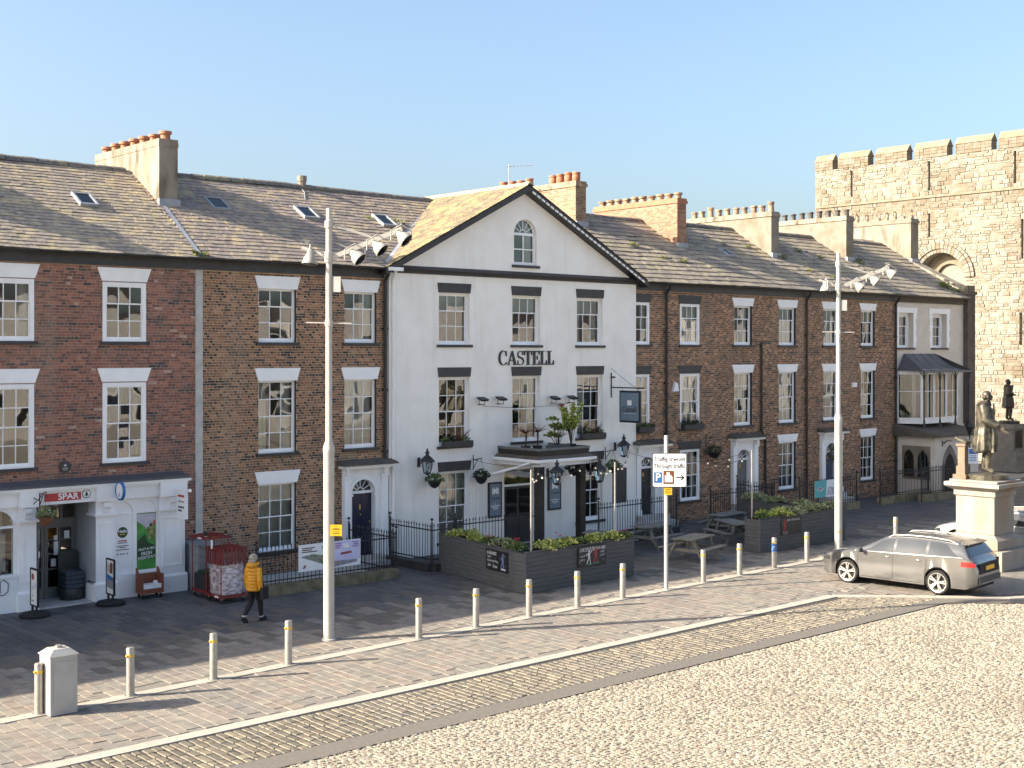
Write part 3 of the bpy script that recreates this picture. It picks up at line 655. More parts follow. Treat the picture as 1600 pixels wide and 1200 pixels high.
b = MB(); arch_sheet(b, 11.4, 12.32, .95, 2.62, 11.82, .40, 2.15, YF+.1); arch_reveal(b, 11.82, .40, 2.15, .95, YF+.1, .08); b.box(11.42, 12.22, YF+.11, YF+.16, 2.10, 2.16); b.box(11.4, 12.32, YF+.02, YF+.2, .0, .949); b.box(11.4,12.32,YF-.02,YF+.02,.88,.95)
sw = b.build('shop_window', 'shop_white', hs)
g = MB(); g.quad((11.42,YF+.14,.95),(12.22,YF+.14,.95),(12.22,YF+.14,2.55),(11.42,YF+.14,2.55)); g.build('pane', 'pane_glass', sw)
g = MB(); g.box(11.2, 12.3, .6, .65, .3, 2.6); g.box(11.45,12.2,.1,.12,.95,1.9); g.build('interior', 'curtain', sw)
b = MB(); b.path([(11.86,YF+.012,.52),(11.86,YF+.012,.80),(11.95,YF+.012,.84),(12.06,YF+.012,.74),(12.05,YF+.012,.54),(11.94,YF+.012,.46),(11.85,YF+.012,.48)], .01, 4); b.build('painted_scroll', 'iron', sw)
# entrance recess with grey doors
YD = .75; b = MB()
b.quad((12.812,YF+.004,0),(12.812,YD,0),(12.812,YD,2.616),(12.812,YF+.004,2.616)); b.quad((14.316,YF+.004,.502),(14.316,YF+.004,2.21),(14.316,.0,2.21),(14.316,.0,.502)); b.quad((14.316,.002,0),(14.316,.002,2.6),(14.316,YD,2.6),(14.316,YD,0)); b.quad((12.76,YF,2.615),(14.32,YF,2.615),(14.32,YD,2.615),(12.76,YD,2.615))
b.build('entrance_recess', 'grey_render', hs)
b = MB(); b.box(12.76, 14.32, YF-.05, YD, -.01, .02); b.build('entrance_floor', 'concrete', hs)
b = MB(); b.box(12.76,12.82,YD-.06,YD,0,2.62); b.box(14.25,14.32,YD-.06,YD,0,2.62); b.box(12.82,14.25,YD-.06,YD,1.98,2.1); b.box(12.82,14.25,YD-.06,YD,2.55,2.62); b.box(13.86,13.92,YD-.06,YD,2.1,2.55)
df = b.build('door_frame', 'grey_door', hs)
for xa, xb in ((12.82,13.44),(13.45,14.25)):
    b = MB(); w = .085; b.box(xa,xa+w,YD-.05,YD-.005,.02,1.979); b.box(xb-w,xb,YD-.05,YD-.005,.02,1.979); b.box(xa+w,xb-w,YD-.05,YD-.005,.02,.3); b.box(xa+w,xb-w,YD-.05,YD-.005,1.86,1.979)
    for zz in (.78,1.18,1.55): b.box(xa+w,xb-w,YD-.045,YD-.01,zz-.015,zz+.015)
    if xb-xa > .7: b.box((xa+xb)/2-.015,(xa+xb)/2+.015,YD-.048,YD-.012,.3,1.86)
    d = b.build('shop_door', 'grey_door', hs)
    g = MB(); g.quad((xa+w,YD-.02,.3),(xb-w,YD-.02,.3),(xb-w,YD-.02,1.86),(xa+w,YD-.02,1.86)); g.build('pane', 'pane_glass', d)
    g = MB(); g.path([(xb-.05,YD-.09,.85),(xb-.05,YD-.09,1.15)] if xb < 13.6 else [(xa+.05,YD-.09,.85),(xa+.05,YD-.09,1.15)], .014, 6); g.build('handle', 'steel', d)
    n = MB()
    for (px_, pz, pw, ph) in (((.24,1.60,.1,.12),(.24,1.40,.12,.2),(.24,1.22,.12,.16),(.52,1.66,.14,.2),(.17,.95,.13,.2)) if xb > 13.6 else ((.36,1.20,.14,.16),)): n.box(xa+px_, xa+px_+pw, YD-.056, YD-.051, pz-ph/2, pz+ph/2)
    n.build('notices', 'sign_white', d, kind='stuff')
g = MB(); g.quad((12.82,YD-.03,2.1),(14.25,YD-.03,2.1),(14.25,YD-.03,2.55),(12.82,YD-.03,2.55)); g.build('pane', 'pane_glass', df)
g = MB(); g.box(12.76, 14.32, YD+1.0, YD+1.05, 0, 2.62); g.build('interior', 'interior', df)
b = MB(); b.box(12.79,13.85,YD+.02,YD+.03,2.1,2.55); b.build('blind', 'cardboard', df)

# --- brown brick house with the navy door
hb = thing('brick_house', 'brown brick house with dark headers and a navy door', 'house', (20.7, 0, 0))
xs = ((19.43,20.70),(22.41,23.60)); ops = [(x0,x1,*f) for f in (F2,F1) for x0,x1 in xs]+[(19.43,20.70,*F0)]
dop = (22.35, 23.8, 0, 3.05)
b = MB(); wall_sheet(b, 17.64, 23.95, 0, 9.1, ops+[dop], .0); wl_ = b.build('wall', 'mortar_buff', hb)
for o_ in ops: b = MB(); reveals(b, [o_], 0, .13); b.build('window_reveal', 'black_paint', hb)
brickwork(wl_, 17.64, 23.93, 0, 8.82, ops+[dop], 0, pal_brown, BRN, 300)
for (x0,x1,z0,z1), ins in zip(ops, ('dark','right','sides','net','net')):
    sash(hb, x0, x1, z0, z1, .10, rows=((1,2) if z0 > 6 else (2,2)), inside=ins, fr=.045, sillm='black_paint', lint='white_paint', lz=z1-.02, lh=.37, lw=.13)
doorcase(hb, 22.31, 23.93, 2.98, 23.05, .44, 2.15, .25, 'navy_door', canm='dark_stone')
roof = house_body(hb, 17.5, 24.0, 'mortar_buff')
val = lambda Y: min(29.4, 23.7+(rz(Y)-9.15)/.513+.15)
slates(roof, 'slate', lambda Y: (17.5, val(Y)), .23, .34, SLB, 300); ridge_tiles(roof, 18.25, 29.2)
d = MB(); d.add([(24,EY+.1,rz(EY+.1)-.03),(29.35,RY,RZ-.03),(24,RY,RZ-.03)], [(0,1,2)]); d.build('roof_deck', 'roof_deck', roof)
eaves(hb, 17.5, 23.85); downpipe(hb, 23.87)
for x, y in ((19.6,2.75),(22.75,2.65),(25.75,2.55)): skylight(roof, x, y, .6, .8)
moss(roof, 26.3, 2.5, .2, 50); moss(roof, 25.2, 2.75, .14, 30); moss(roof, 23.9, -.2, .14, 40)
b = MB(); b.lathe(23.75, RY, [(.14,RZ-.1),(.14,RZ+.2),(.16,RZ+.22),(.16,RZ+.40),(.12,RZ+.40)], 10); b.build('flue_pipe', 'chim_grey', roof)
b = MB(); b.path([(23.3,3.6,rz(3.6)+.03),(23.6,4.1,rz(4.1)+.04),(23.62,4.4,rz(4.4)+.05)], .015, 5); b.build('cable', 'lead', roof)
b = MB(); b.box(21.75, 22.05, -.04, 0, 1.35, 1.75); b.build('wall_notice', 'charcoal_paint', hb)

# --- white rendered pub with the gable
YC = -.12; GX, GP, GS = 23.7, 29.6, .513
pub = thing('white_pub', 'white rendered gabled pub in the middle of the terrace', 'pub', (29.6, YC, 0))
cx3 = ((25.97,27.25),(29.13,30.40),(32.18,33.47))
ops = [(x0,x1,6.74,8.40) for x0,x1 in cx3]+[(x0,x1,3.46,5.67) for x0,x1 in cx3]+[(25.97,27.25,.36,2.62),(32.18,33.47,.5,2.62)]
pd = [(28.75,30.25,0,2.62), (33.97,34.74,1.0,2.27)]
b = MB(); wall_sheet(b, 24.0, 35.22, 0, 9.2, ops+pd, YC); reveals(b, ops+pd, YC, .16)
arch_sheet(b, 28.9, 30.5, 9.2, 11.25, 29.72, .52, 10.5, YC); arch_reveal(b, 29.72, .52, 10.5, 9.45, YC, .14); b.quad((29.2,YC,9.2),(30.24,YC,9.2),(30.24,YC,9.45),(29.2,YC,9.45))
gz = lambda X: 9.15+(X-GX if X < GP else 2*GP-GX-X)*GS-.04
b.add([(x,YC,z) for x,z in ((24.0,9.2),(28.9,9.2),(28.9,11.25),(28.9,gz(28.9)),(24.0,gz(24.0)))], [(0,1,2,3,4)])
b.add([(x,YC,z) for x,z in ((30.5,9.2),(35.2,9.2),(35.2,gz(35.2)),(30.5,gz(30.5)),(30.5,11.25))], [(0,1,2,3,4)])
b.add([(x,YC,z) for x,z in ((28.9,11.25),(30.5,11.25),(30.5,gz(30.5)),(GP,gz(GP)),(28.9,gz(28.9)))], [(0,1,2,3,4)])
b.quad((24.0,YC,0),(24.0,YC,9.2),(24.0,.2,9.2),(24.0,.2,0)); b.quad((35.22,YC,0),(35.22,.2,0),(35.22,.2,9.2),(35.22,YC,9.2))
b.build('wall', 'render_white', pub)
for i, (x0,x1,z0,z1) in enumerate(ops):
    sash(pub, x0+.0, x1-.0, z0, z1, YC+.13, rows=((1,2) if z0 > 6 else (2,2)), inside=('dark','dark','sides','dark','right','left','net','dark')[i], blind=(.34,.36,.32,0,0,0,.2,0)[i], fr=.05, sillm='charcoal_paint', lint='charcoal_paint', lz=z1+.02, lh=.31, lw=.06, ly=YC)
b = MB(); b.box(23.98, 35.3, YC-.04, YC-.001, 8.98, 9.2); b.build('string_band', 'charcoal_paint', pub)
# arched attic window
b = MB(); Yw = YC+.10
for xa, xb in ((29.2,29.27),(30.17,30.24)): b.box(xa, xb, Yw, Yw+.07, 9.45, 10.5)
b.box(29.27,30.17,Yw,Yw+.07,9.45,9.56); b.box(29.27,30.17,Yw,Yw+.07,10.47,10.55); b.box(29.70,29.74,Yw+.01,Yw+.06,9.56,10.47)
for zz in (10.0,): b.box(29.27,29.699,Yw+.012,Yw+.06,zz-.02,zz+.02); b.box(29.741,30.17,Yw+.012,Yw+.06,zz-.02,zz+.02)
aw = b.build('arched_window', 'white_paint', pub); fanlight(pub, 29.72, .50, 10.53, Yw+.04, 6)
for x0 in (29.27, 29.74):
    for z0, z1 in ((9.56,9.98),(10.02,10.47)):
        g = MB(); g.quad((x0,Yw+.04,z0),(x0+.43,Yw+.04,z0),(x0+.43,Yw+.04,z1),(x0,Yw+.04,z1)); g.build('pane', 'pane_glass', aw)
g = MB(); g.box(29.1,30.4,Yw+.9,Yw+.95,9.4,11.1); g.build('interior', 'interior', aw); g = MB(); g.box(29.8,30.2,Yw+.15,Yw+.16,9.5,11.0); g.build('curtain', 'curtain', aw)
b = MB(); b.box(29.1,30.34,YC-.08,YC+.099,9.36,9.449); b.build('sill', 'charcoal_paint', aw)
# gable roof
r = house_body(pub, 24.0, 35.2, 'mortar_buff')
d = MB(); yv = lambda X: (9.15+(X-GX)*GS-EZ)/.6+EY
d.add([(GX,-.5,9.13),(GP,-.5,9.13+5.9*GS),(GP,6.5,9.13+5.9*GS),(29.32,4.9,9.13+5.62*GS),(GX,-.25,9.13)], [(0,1,2,3,4)])
d.add([(2*GP-GX,-.5,9.13),(GP,-.5,9.13+5.9*GS),(GP,6.5,9.13+5.9*GS),(2*GP-29.32,4.9,9.13+5.62*GS),(2*GP-GX,-.25,9.13)], [(0,4,3,2,1)])
gr = d.build('gable_roof', 'roof_deck', pub)
its = []; ga = math.atan(GS); v = -.05; wl2 = 5.9/math.cos(ga)
while v < wl2-.1:
    X = GX+v*math.cos(ga); z = 9.15+v*math.sin(ga); y = -.52-rnd.uniform(0,.2); ye = min(yv(X)+.1, 6.2)
    while y < ye:
        w = rnd.choice((.22,.26,.30)); a, c = max(y,-.52), min(y+w, ye)
        if c-a > .04:
            W_ = round(c-a,2); ci = rnd.randrange(5); L_ = min(.26, (wl2-v)+.02)
            its.append(((W_,ci,round(L_,2)), slate_maker(W_-.005, L_, .013, SLY[ci]), (X,(a+c)/2,z+.012+abs(rnd.gauss(0,.003))), (0,-ga+.03,0), W_))
        y += w
    v += .185
def spin(mk):
    def f(): q = mk(); q.xform(Matrix.Rotation(R(-90),4,'Z')); return q
    return f
pieces(gr, [(k, spin(m_), l, ro, s_) for k,m_,l,ro,s_ in its], 'slate_gold', 'slate', 'slating', 300)
n = 15; b = MB(); b.col = (.4,.33,.24); b.prism([(x,-.24,z) for x,z in ((-.16,-.08),(-.09,.02),(0,.06),(.09,.02),(.16,-.08),(0,.0))], (0,.44,0)); me = b.mesh('ridge_tile', 'slate_gold')
for i in range(n): o = link('ridge_tile', me, gr); o.location = (GP, -.28+.44*i, 9.17+5.9*GS+rnd.uniform(0,.01))
b = MB()
for s in (-1, 1):
    xe = GP+s*5.95; zl = lambda x: 9.11+(5.9-abs(x-GP))*GS
    b.add([(GP,-.46,zl(GP)),(xe,-.46,zl(xe)),(xe,-.46,zl(xe)-.20),(GP,-.46,zl(GP)-.20),(GP,YC-.001,zl(GP)),(xe,YC-.001,zl(xe)),(xe,YC-.001,zl(xe)-.20),(GP,YC-.001,zl(GP)-.20)], [(0,1,2,3),(4,5,6,7),(0,1,5,4),(3,2,6,7),(1,2,6,5)])
b.build('bargeboard', 'black_paint', pub)
dn = MB(); dn.pxz([(-.07,0),(.07,-.07),(.07,-.13),(-.07,-.06)], -.05, 0); me = dn.mesh('dentil', 'white_paint')
for i in range(27):
    x = GP+.2+i*.208; o = link('dentil', me, pub); o.location = (x, -.4605, 9.02+(5.9-(x-GP))*GS); 
b = MB(); b.path([(24.06,-.40,9.05),(24.10,-.25,8.85),(24.12,YC-.06,8.7),(24.12,YC-.06,.1)], .055, 8); b.box(23.72,24.3,-.47,-.36,9.02,9.13); b.build('downpipe', 'white_paint', pub, smooth=True)
b = MB(); b.add([(GX-.1,-.30,9.17),(GX+.05,-.35,9.2),(29.36,RY+.1,RZ+.06),(29.2,RY+.1,RZ+.06)], [(0,1,2,3)]); b.build('valley_lead', 'lead', pub)
chimney(pub, 35.75, 36.32, 3.6, 8.6, 13.22, 'mortar_buff', 8, 'pot_red', 'round', cap='pot_buff', groups=[(3.85,5.2,4),(6.6,8.2,4)], bricks=[(.26,.16,.10),(.21,.125,.08),(.31,.20,.125),(.17,.10,.065),(.28,.19,.13)])
# entrance: door, porch canopy on timber posts
b = MB(); b.box(28.75,28.85,YC+.1,YC+.2,0,2.62); b.box(30.15,30.25,YC+.1,YC+.2,0,2.62); b.box(28.85,30.15,YC+.1,YC+.2,2.5,2.62); b.box(28.85,30.15,YC+.1,YC+.18,1.95,2.02)
de = b.build('entrance_door', 'white_paint', pub)
g = MB(); g.quad((28.85,YC+.15,2.02),(30.15,YC+.15,2.02),(30.15,YC+.15,2.5),(28.85,YC+.15,2.5)); g.build('pane', 'pane_glass', de)
g = MB(); g.box(28.85,30.15,YC+.14,YC+.19,0,1.95); 
for x in (28.95,29.55): g.box(x,x+.5,YC+.12,YC+.139,.2,.85)
g.build('door_leaf', 'black_paint', de)
g = MB()
for x in (28.95,29.55): g.quad((x,YC+.135,.95),(x+.5,YC+.135,.95),(x+.5,YC+.135,1.85),(x,YC+.135,1.85))
g.build('pane', 'pane_glass', de); g = MB(); g.box(28.75,30.25,YC+.9,YC+.95,0,2.6); g.build('interior', 'interior', de)
b = MB(); b.box(33.97,34.74,YC+.03,YC+.08,1.0,2.27); b.build('blocked_opening', 'charcoal_paint', pub)
CX0, CX1, CY = 28.35, 30.85, -2.25
b = MB(); b.box(CX0,CX1,CY,YC-.001,2.90,2.97); b.box(CX0+.1,CX1-.1,CY+.1,YC-.002,2.78,2.899); cn = b.build('porch_canopy', 'white_paint', pub)
b = MB(); b.box(CX0-.09,CX1+.09,CY-.09,CY-.001,2.93,3.02); b.box(CX0-.09,CX0-.001,CY,YC-.002,2.93,3.02); b.path([(CX0-.04,-1.9,2.92),(CX0-.12,-1.75,2.84),(27.62,YC-.10,2.36),(27.58,YC-.05,2.2)], .045, 8); b.path([(27.58,YC-.05,2.2),(27.58,YC-.05,.1)], .03, 8); b.build('gutter', 'white_paint', cn)
b = MB(); b.add([(CX0-.05,CY-.05,3.021),(CX1+.05,CY-.05,3.021),(CX1+.05,YC-.003,3.021),(CX0-.05,YC-.003,3.021),(CX0+.08,CY+.08,3.12),(CX1-.08,CY+.08,3.12),(CX1-.08,YC-.003,3.12),(CX0+.08,YC-.003,3.12)], [(0,1,5,4),(1,2,6,5),(3,0,4,7),(4,5,6,7)])
b.build('canopy_slates', 'dark_stone', cn)
for i in range(3):
    b = MB(); z = 3.125+i*.085; j = .1-i*.012
    for q in ((CX0+j,CX1-j,CY+j,CY+j+.05),(CX0+j,CX0+j+.05,CY+j+.05,YC-.05),(CX1-j-.05,CX1-j,CY+j+.05,YC-.05)): b.box(*q, z, z+.078)
    b.build('parapet_board', 'dark_timber' if i < 2 else 'table_wood', cn)
for x in (28.62, 30.50):
    b = MB(); b.box(x-.12,x+.12,CY+.12,CY+.36,.12,2.779); b.box(x-.2,x+.2,CY+.04,CY+.44,0,.119); b.build('porch_post', 'dark_timber', pub)
    for i in range(14): pass
eaves_parts = None

# --- three brown brick houses right of the pub
def right_house(label, X0, X1, wx, lint, door, dcx, dhw, ins, wallm, reveal_black, wcols=3, pipe=None):
    h = thing('brick_house', label, 'house', ((X0+X1)/2, 0, 0), None)
    ops = []
    for f in (F2, F1):
        for w in wx: ops.append((*w, *f))
    ops.append((*wx[1], .78, 2.76)); dop = (door[0]+.03, door[1]-.03, 0, 3.05)
    b = MB(); wall_sheet(b, X0, X1, 0, 9.1, ops+[dop], 0); w_ = b.build('wall', wallm, h)
    for o_ in ops: b = MB(); reveals(b, [o_], 0, .13); b.build('window_reveal', 'black_paint' if reveal_black else 'white_paint', h)
    brickwork(w_, X0, X1, 0, 8.82, ops+[dop], 0, pal_brown, BRD, 0)
    for (x0,x1,z0,z1), i_ in zip(ops, ins):
        sash(h, x0, x1, z0, z1, (.10 if reveal_black else .0), cols=(2 if x1-x0 < .95 else 3), rows=((1,2) if z0 > 6 else (2,2)), inside=i_, fr=(.045 if reveal_black else .09), sillm='charcoal_paint', lint=lint, lz=z1-.01, lh=.32, lw=.14)
    doorcase(h, door[0], door[1], 3.0, dcx, dhw, 2.15, .45, 'black_paint' if 'black lintels' in label else ('grey_door' if 'wreath' not in label else 'curtain_blue'), canm='dark_stone')
    eaves(h, X0, X1)
    return h
hA = right_house('brown brick house with black lintels, right of the white pub', 35.23, 40.7, ((35.24,36.08),(37.80,38.94)), 'charcoal_paint', (35.24,36.80), 35.85, .44, ('right','net','net','net','sides'), 'mortar_dark', False)
rA = house_body(hA, 35.2, 40.7, 'mortar_dark')
slates(rA, 'slate_grey', lambda Y: (max(30.0, 59.2-val(Y)+.1), 40.7), .36, .52, SLG, 300, th=.02); ridge_tiles(rA, 36.3, 40.45)
chimney(hA, 40.5, 41.05, 2.5, 7.3, 12.82, 'mortar_red', 10, 'pot_buff', 'low', cap='pot_red', bricks=[(.36,.17,.105),(.31,.14,.085),(.40,.20,.125),(.27,.125,.08),(.38,.21,.14)])
downpipe(hA, 36.95)
hB = right_house('brown brick house with white lintels and a pale grey door under a hood', 40.7, 46.7, ((41.06,42.20),(43.98,45.14)), 'white_paint', (40.84,42.42), 41.55, .44, ('sides','net','sides','net','sides'), 'mortar_dark', True)
rB = house_body(hB, 40.7, 46.7, 'mortar_dark')
slates(rB, 'slate_grey', lambda Y: (40.7, 46.7), .38, .54, SLG, 300, th=.02); ridge_tiles(rB, 41.0, 46.5)
chimney(hB, 46.5, 47.05, 2.3, 7.2, 12.68, 'chim_grey', 10, 'pot_buff', 'std')
downpipe(hB, 45.8); b = MB(); b.path([(42.75,-.07,6.9),(42.75,-.07,3.3),(43.0,-.07,2.9),(43.0,-.07,0)], .045, 8); b.build('waste_pipe', 'iron', hB)
hC = right_house('brown brick house with white lintels and a wreath on its door', 46.7, 52.7, ((47.10,48.22),(49.93,51.02)), 'white_paint', (46.82,48.30), 47.55, .42, ('net','sides','sides','left','sides'), 'mortar_dark', True)
rC = house_body(hC, 46.7, 52.7, 'mortar_dark')
slates(rC, 'slate_grey', lambda Y: (46.7, 52.7), .38, .54, SLG, 300, th=.02); ridge_tiles(rC, 47.0, 52.5)
chimney(hC, 52.5, 53.1, 2.5, 7.0, 12.92, 'chim_grey', 9, 'pot_dark', 'std')
downpipe(hC, 52.62)
for x, y in ((43.3,2.2),(49.7,2.6)): 
    skylight(rB if x < 46 else rC, x, y, .5, .7)
for rr, x, y, s in ((rA,37.6,2.2,.22),(rA,38.4,1.4,.16),(rA,39.4,1.2,.2),(rB,41.2,2.7,.24),(rB,45.6,2.9,.16),(rC,47.1,2.2,.26),(rC,50.2,2.4,.24),(rC,49.3,2.9,.2),(rC,47.8,1.2,.15),(rC,49.0,.8,.14),(rB,44.0,2.9,.14)): moss(rr, x, y, s, 60)
b = MB(); b.pxz([(37.30,5.0),(37.62,5.0),(37.55,5.30),(37.44,5.36)], -.12, 0); b.build('alarm_box', 'white_paint', hA)
b = MB(); b.box(49.2,49.5,-.1,0,4.95,5.15); b.build('alarm_box', 'white_paint', hC)
wr = MB()
for k in range(60):
    t = rnd.uniform(0,6.28); q = .2+rnd.gauss(0,.035); wr.col = rnd.choice(((.04,.07,.02),(.07,.10,.03),(.12,.10,.05))); wr.ball((47.55+q*math.cos(t),-.22+rnd.uniform(-.03,.03),2.15+q*1.25*math.sin(t)), .05, 5, 4)
tag(wr.build('door_wreath', 'leaf'), 'green wreath hanging in the white doorway behind the second lamp post', 'wreath')

# --- cream house with bay window and stone porch
hD = thing('cream_house', 'cream rendered end house with a canopied bay window and gothic porch', 'house', (55.7, 0, 0))
ops = [(52.95,54.2,6.70,8.32),(55.85,57.15,6.70,8.32)]
b = MB(); wall_sheet(b, 52.72, 58.72, 0, 9.1, ops, 0); reveals(b, ops, 0, .3); b.build('wall', 'render_cream', hD)
for (x0,x1,z0,z1), i_ in zip(ops, ('right','sides')): sash(hD, x0, x1, z0, z1, .25, rows=(1,2), inside=i_, fr=.16, sillm='dark_stone')
for x0,x1,z0,z1 in ops:
    b = MB()
    for s, xa in ((0,x0-.2),(1,x1)):
        for i in range(6): e = .06*(i % 2); b.box(xa-(e if not s else 0), xa+.2+(e if s else 0), -.03, -.001, z0+i*(z1-z0)/6, z0+(i+1)*(z1-z0)/6)
    b.box(x0-.3, x1+.3, -.045, -.001, z1, z1+.24); b.build('window_surround', 'white_paint', hD)
rD = house_body(hD, 52.7, 58.8, 'render_cream')
slates(rD, 'slate_grey', lambda Y: (52.7, 58.8), .40, .56, SLG, 300, th=.02); ridge_tiles(rD, 53.1, 58.6)
eaves(hD, 52.72, 58.7, 'dark_stone'); 
chimney(hD, 58.75, 59.45, 2.9, 7.2, 13.25, 'chim_render', 8, 'pot_buff', 'horn', cap='chim_grey', groups=[(3.1,5.0,5),(5.7,6.9,3)])
b = MB(); b.box(58.7,59.4,-.25,.6,0,9.3); b.pyz([(.601,8.5),(.601,9.35),(2.88,10.9),(2.88,8.5)],58.75,59.3); b.box(58.6,59.5,-.3,.65,9.301,9.45); b.build('end_pier', 'dark_stone', hD)
b = MB(); b.pyz([(-.1,9.46),(-.1,9.6),(2.88,11.1),(2.88,10.95)],58.65,59.4); b.box(58.72,59.42,-.22,.25,9.452,9.75); b.build('parapet_coping', 'chim_render', hD)
moss(rD, 57.9, .55, .3, 110); moss(rD, 53.3, 2.3, .26, 60); moss(rD, 58.3, .2, .22, 70)
# bay
BY = -1.05; b = MB(); bx = [(52.85,-.02),(53.2,BY),(56.3,BY),(56.75,-.02)]
b.pxy(bx, 3.22, 3.42); b.pxy(bx, 5.55, 5.7); by = b.build('bay_window', 'white_paint', hD)
def seg(p, q, z0, z1, n=2):
    d = Vector((q[0]-p[0], q[1]-p[1])); L_ = d.length; a = math.atan2(d.y, d.x); f = MB(); t = .055
    f.box(0,t,-.03,.03,z0,z1); f.box(L_-t,L_,-.03,.03,z0,z1); f.box(t,L_-t,-.03,.03,z0,z0+.07); f.box(t,L_-t,-.03,.03,z1-.07,z1)
    for i in range(1,n): f.box(L_*i/n-.02,L_*i/n+.02,-.025,.025,z0+.07,z1-.07)
    f.box(t,L_-t,-.02,.02,z0+(z1-z0)*.6-.015,z0+(z1-z0)*.6+.015); Mx = Matrix.Translation((p[0],p[1],0)) @ Matrix.Rotation(a,4,'Z'); f.xform(Mx); f.build('bay_casement', 'white_paint', by)
    g = MB(); g.quad((t,0,z0+.07),(L_-t,0,z0+.07),(L_-t,0,z1-.07),(t,0,z1-.07)); g.xform(Mx); g.build('pane', 'pane_glass', by)
seg(bx[0], bx[1], 3.42, 5.55, 1); seg((53.2,BY),(54.2,BY),3.42,5.55); seg((54.24,BY),(55.26,BY),3.42,5.55,1); seg((55.3,BY),(56.3,BY),3.42,5.55); seg(bx[2], bx[3], 3.42, 5.55, 1)
g = MB(); g.box(52.9,56.7,-.03,-.005,3.42,5.55); g.build('interior', 'interior', by); g = MB(); g.box(53.3,53.6,-.5,-.48,3.42,5.5); g.box(55.5,55.9,-.5,-.48,3.42,5.5); g.build('curtain', 'curtain', by)
for i in range(4):                                                    # swept lead canopy in four sheets
    x0b, x1b = 52.8+i*1.06, 52.8+(i+1)*1.06; x0t, x1t = 53.35+i*.68, 53.35+(i+1)*.68; b = MB(); pr = []
    for k in range(7): t = k/6; pr.append((-.05-1.35*t, 6.42-.78*(1-(1-t)**2.1), t))
    vs = []
    for y, z, t in pr: vs += [(x0t+(x0b-x0t)*t+.01, y, z), (x1t+(x1b-x1t)*t-.01, y, z)]
    b.add(vs, [(2*k,2*k+1,2*k+3,2*k+2) for k in range(6)]); b.path([vs[2*k] for k in range(7)], .025, 6); b  .build('canopy_sheet', 'lead_dark', by, smooth=True)
b = MB(); b.add([(53.35,-.05,6.42),(52.8,-1.4,5.64),(52.8,-.02,5.64)],[(0,1,2)]); b.add([(56.07,-.05,6.42),(57.04,-1.4,5.64),(57.04,-.02,5.64)],[(0,2,1)]); b.box(52.8,57.04,-1.43,-1.38,5.56,5.65); b.build('canopy_side', 'lead_dark', by)
for x in (52.95, 54.3, 55.65, 56.85):
    b = MB(); b.lathe(x,-1.32,[(.07,3.1),(.05,3.3),(.035,3.5),(.035,4.8),(.06,4.85),(.035,4.9),(.035,5.5),(.07,5.6)],8); b.path([(x+.02,-1.32,5.1),(x+.12,-1.32,5.45),(x+.35,-1.32,5.6)],.02,5); b.path([(x-.02,-1.32,5.1),(x-.12,-1.32,5.45),(x-.35,-1.32,5.6)],.02,5); b.build('canopy_post', 'iron', by)
# porch with lancets and pointed doorway
PX0, PX1, PY = 52.75, 56.5, -2.0
b = MB(); b.box(PX0, PX1, PY, -.001, 0, 2.75); po = b.build('porch', 'render_cream', hD)
def lancet(cx, w, z0, zs, n=7):
    pts = [(cx-w, z0), (cx-w, zs)]
    for k in range(1, n+1): t = math.pi/3*k/n; pts.append((cx+w-2*w*math.cos(t), zs+2*w*math.sin(t)))
    return pts+[(2*cx-x, z) for x, z in pts[::-1][1:]]
b = MB(); b.pxz(lancet(53.92,.60,0,1.25), PY-.06, PY-.001); b.build('doorway_surround', 'chim_grey', po)
b = MB(); b.pxz(lancet(53.86,.42,0,1.2), PY-.075, PY-.061); b.build('doorway', 'rubber', po)
b = MB(); b.box(PX0-.05,PX0-.001,-1.75,-.35,.75,2.25); lw = b.build('lancet_window', 'chim_grey', hD)
for y in (-1.4,-.7):
    b = MB(); b.prism([(PX0-.055,y+(x-0),z) for x,z in lancet(0,.25,.85,1.65)], (-.01,0,0)); b.build('pane', 'pane_glass', lw)
    b = MB(); b.prism([(PX0-.051,y+(x-0),z) for x,z in lancet(0,.24,.86,1.65)], (-.002,0,0)); b.build('lancet_void', 'rubber', lw)
b = MB(); b.add([(PX0-.3,PY-.3,2.78),(PX1+.3,PY-.3,2.78),(PX1+.3,-.001,3.2),(PX0-.3,-.001,3.2),(PX0-.3,PY-.3,2.68),(PX1+.3,PY-.3,2.68),(PX1+.3,-.001,2.68),(PX0-.3,-.001,2.68)], [(0,1,2,3),(4,5,1,0),(4,0,3,7),(5,6,2,1),(4,7,6,5)]); b.build('porch_roof', 'dark_stone', po)
b = MB(); b.box(56.5,58.7,-.06,-.001,0,3.0); b.build('plinth_wall', 'render_cream', hD)
b = MB(); b.path([(53.30,PY-.02,2.5),(53.30,PY-.02,2.25)],.02,5); b.path([(53.30,PY-.03,2.4),(53.75,PY-.03,2.5),(54.1,PY-.03,2.45)],.015,5); b.path([(53.30,PY-.03,2.28),(53.55,PY-.03,2.42),(53.75,PY-.03,2.5)],.012,5); b.build('sign_bracket', 'iron', po)
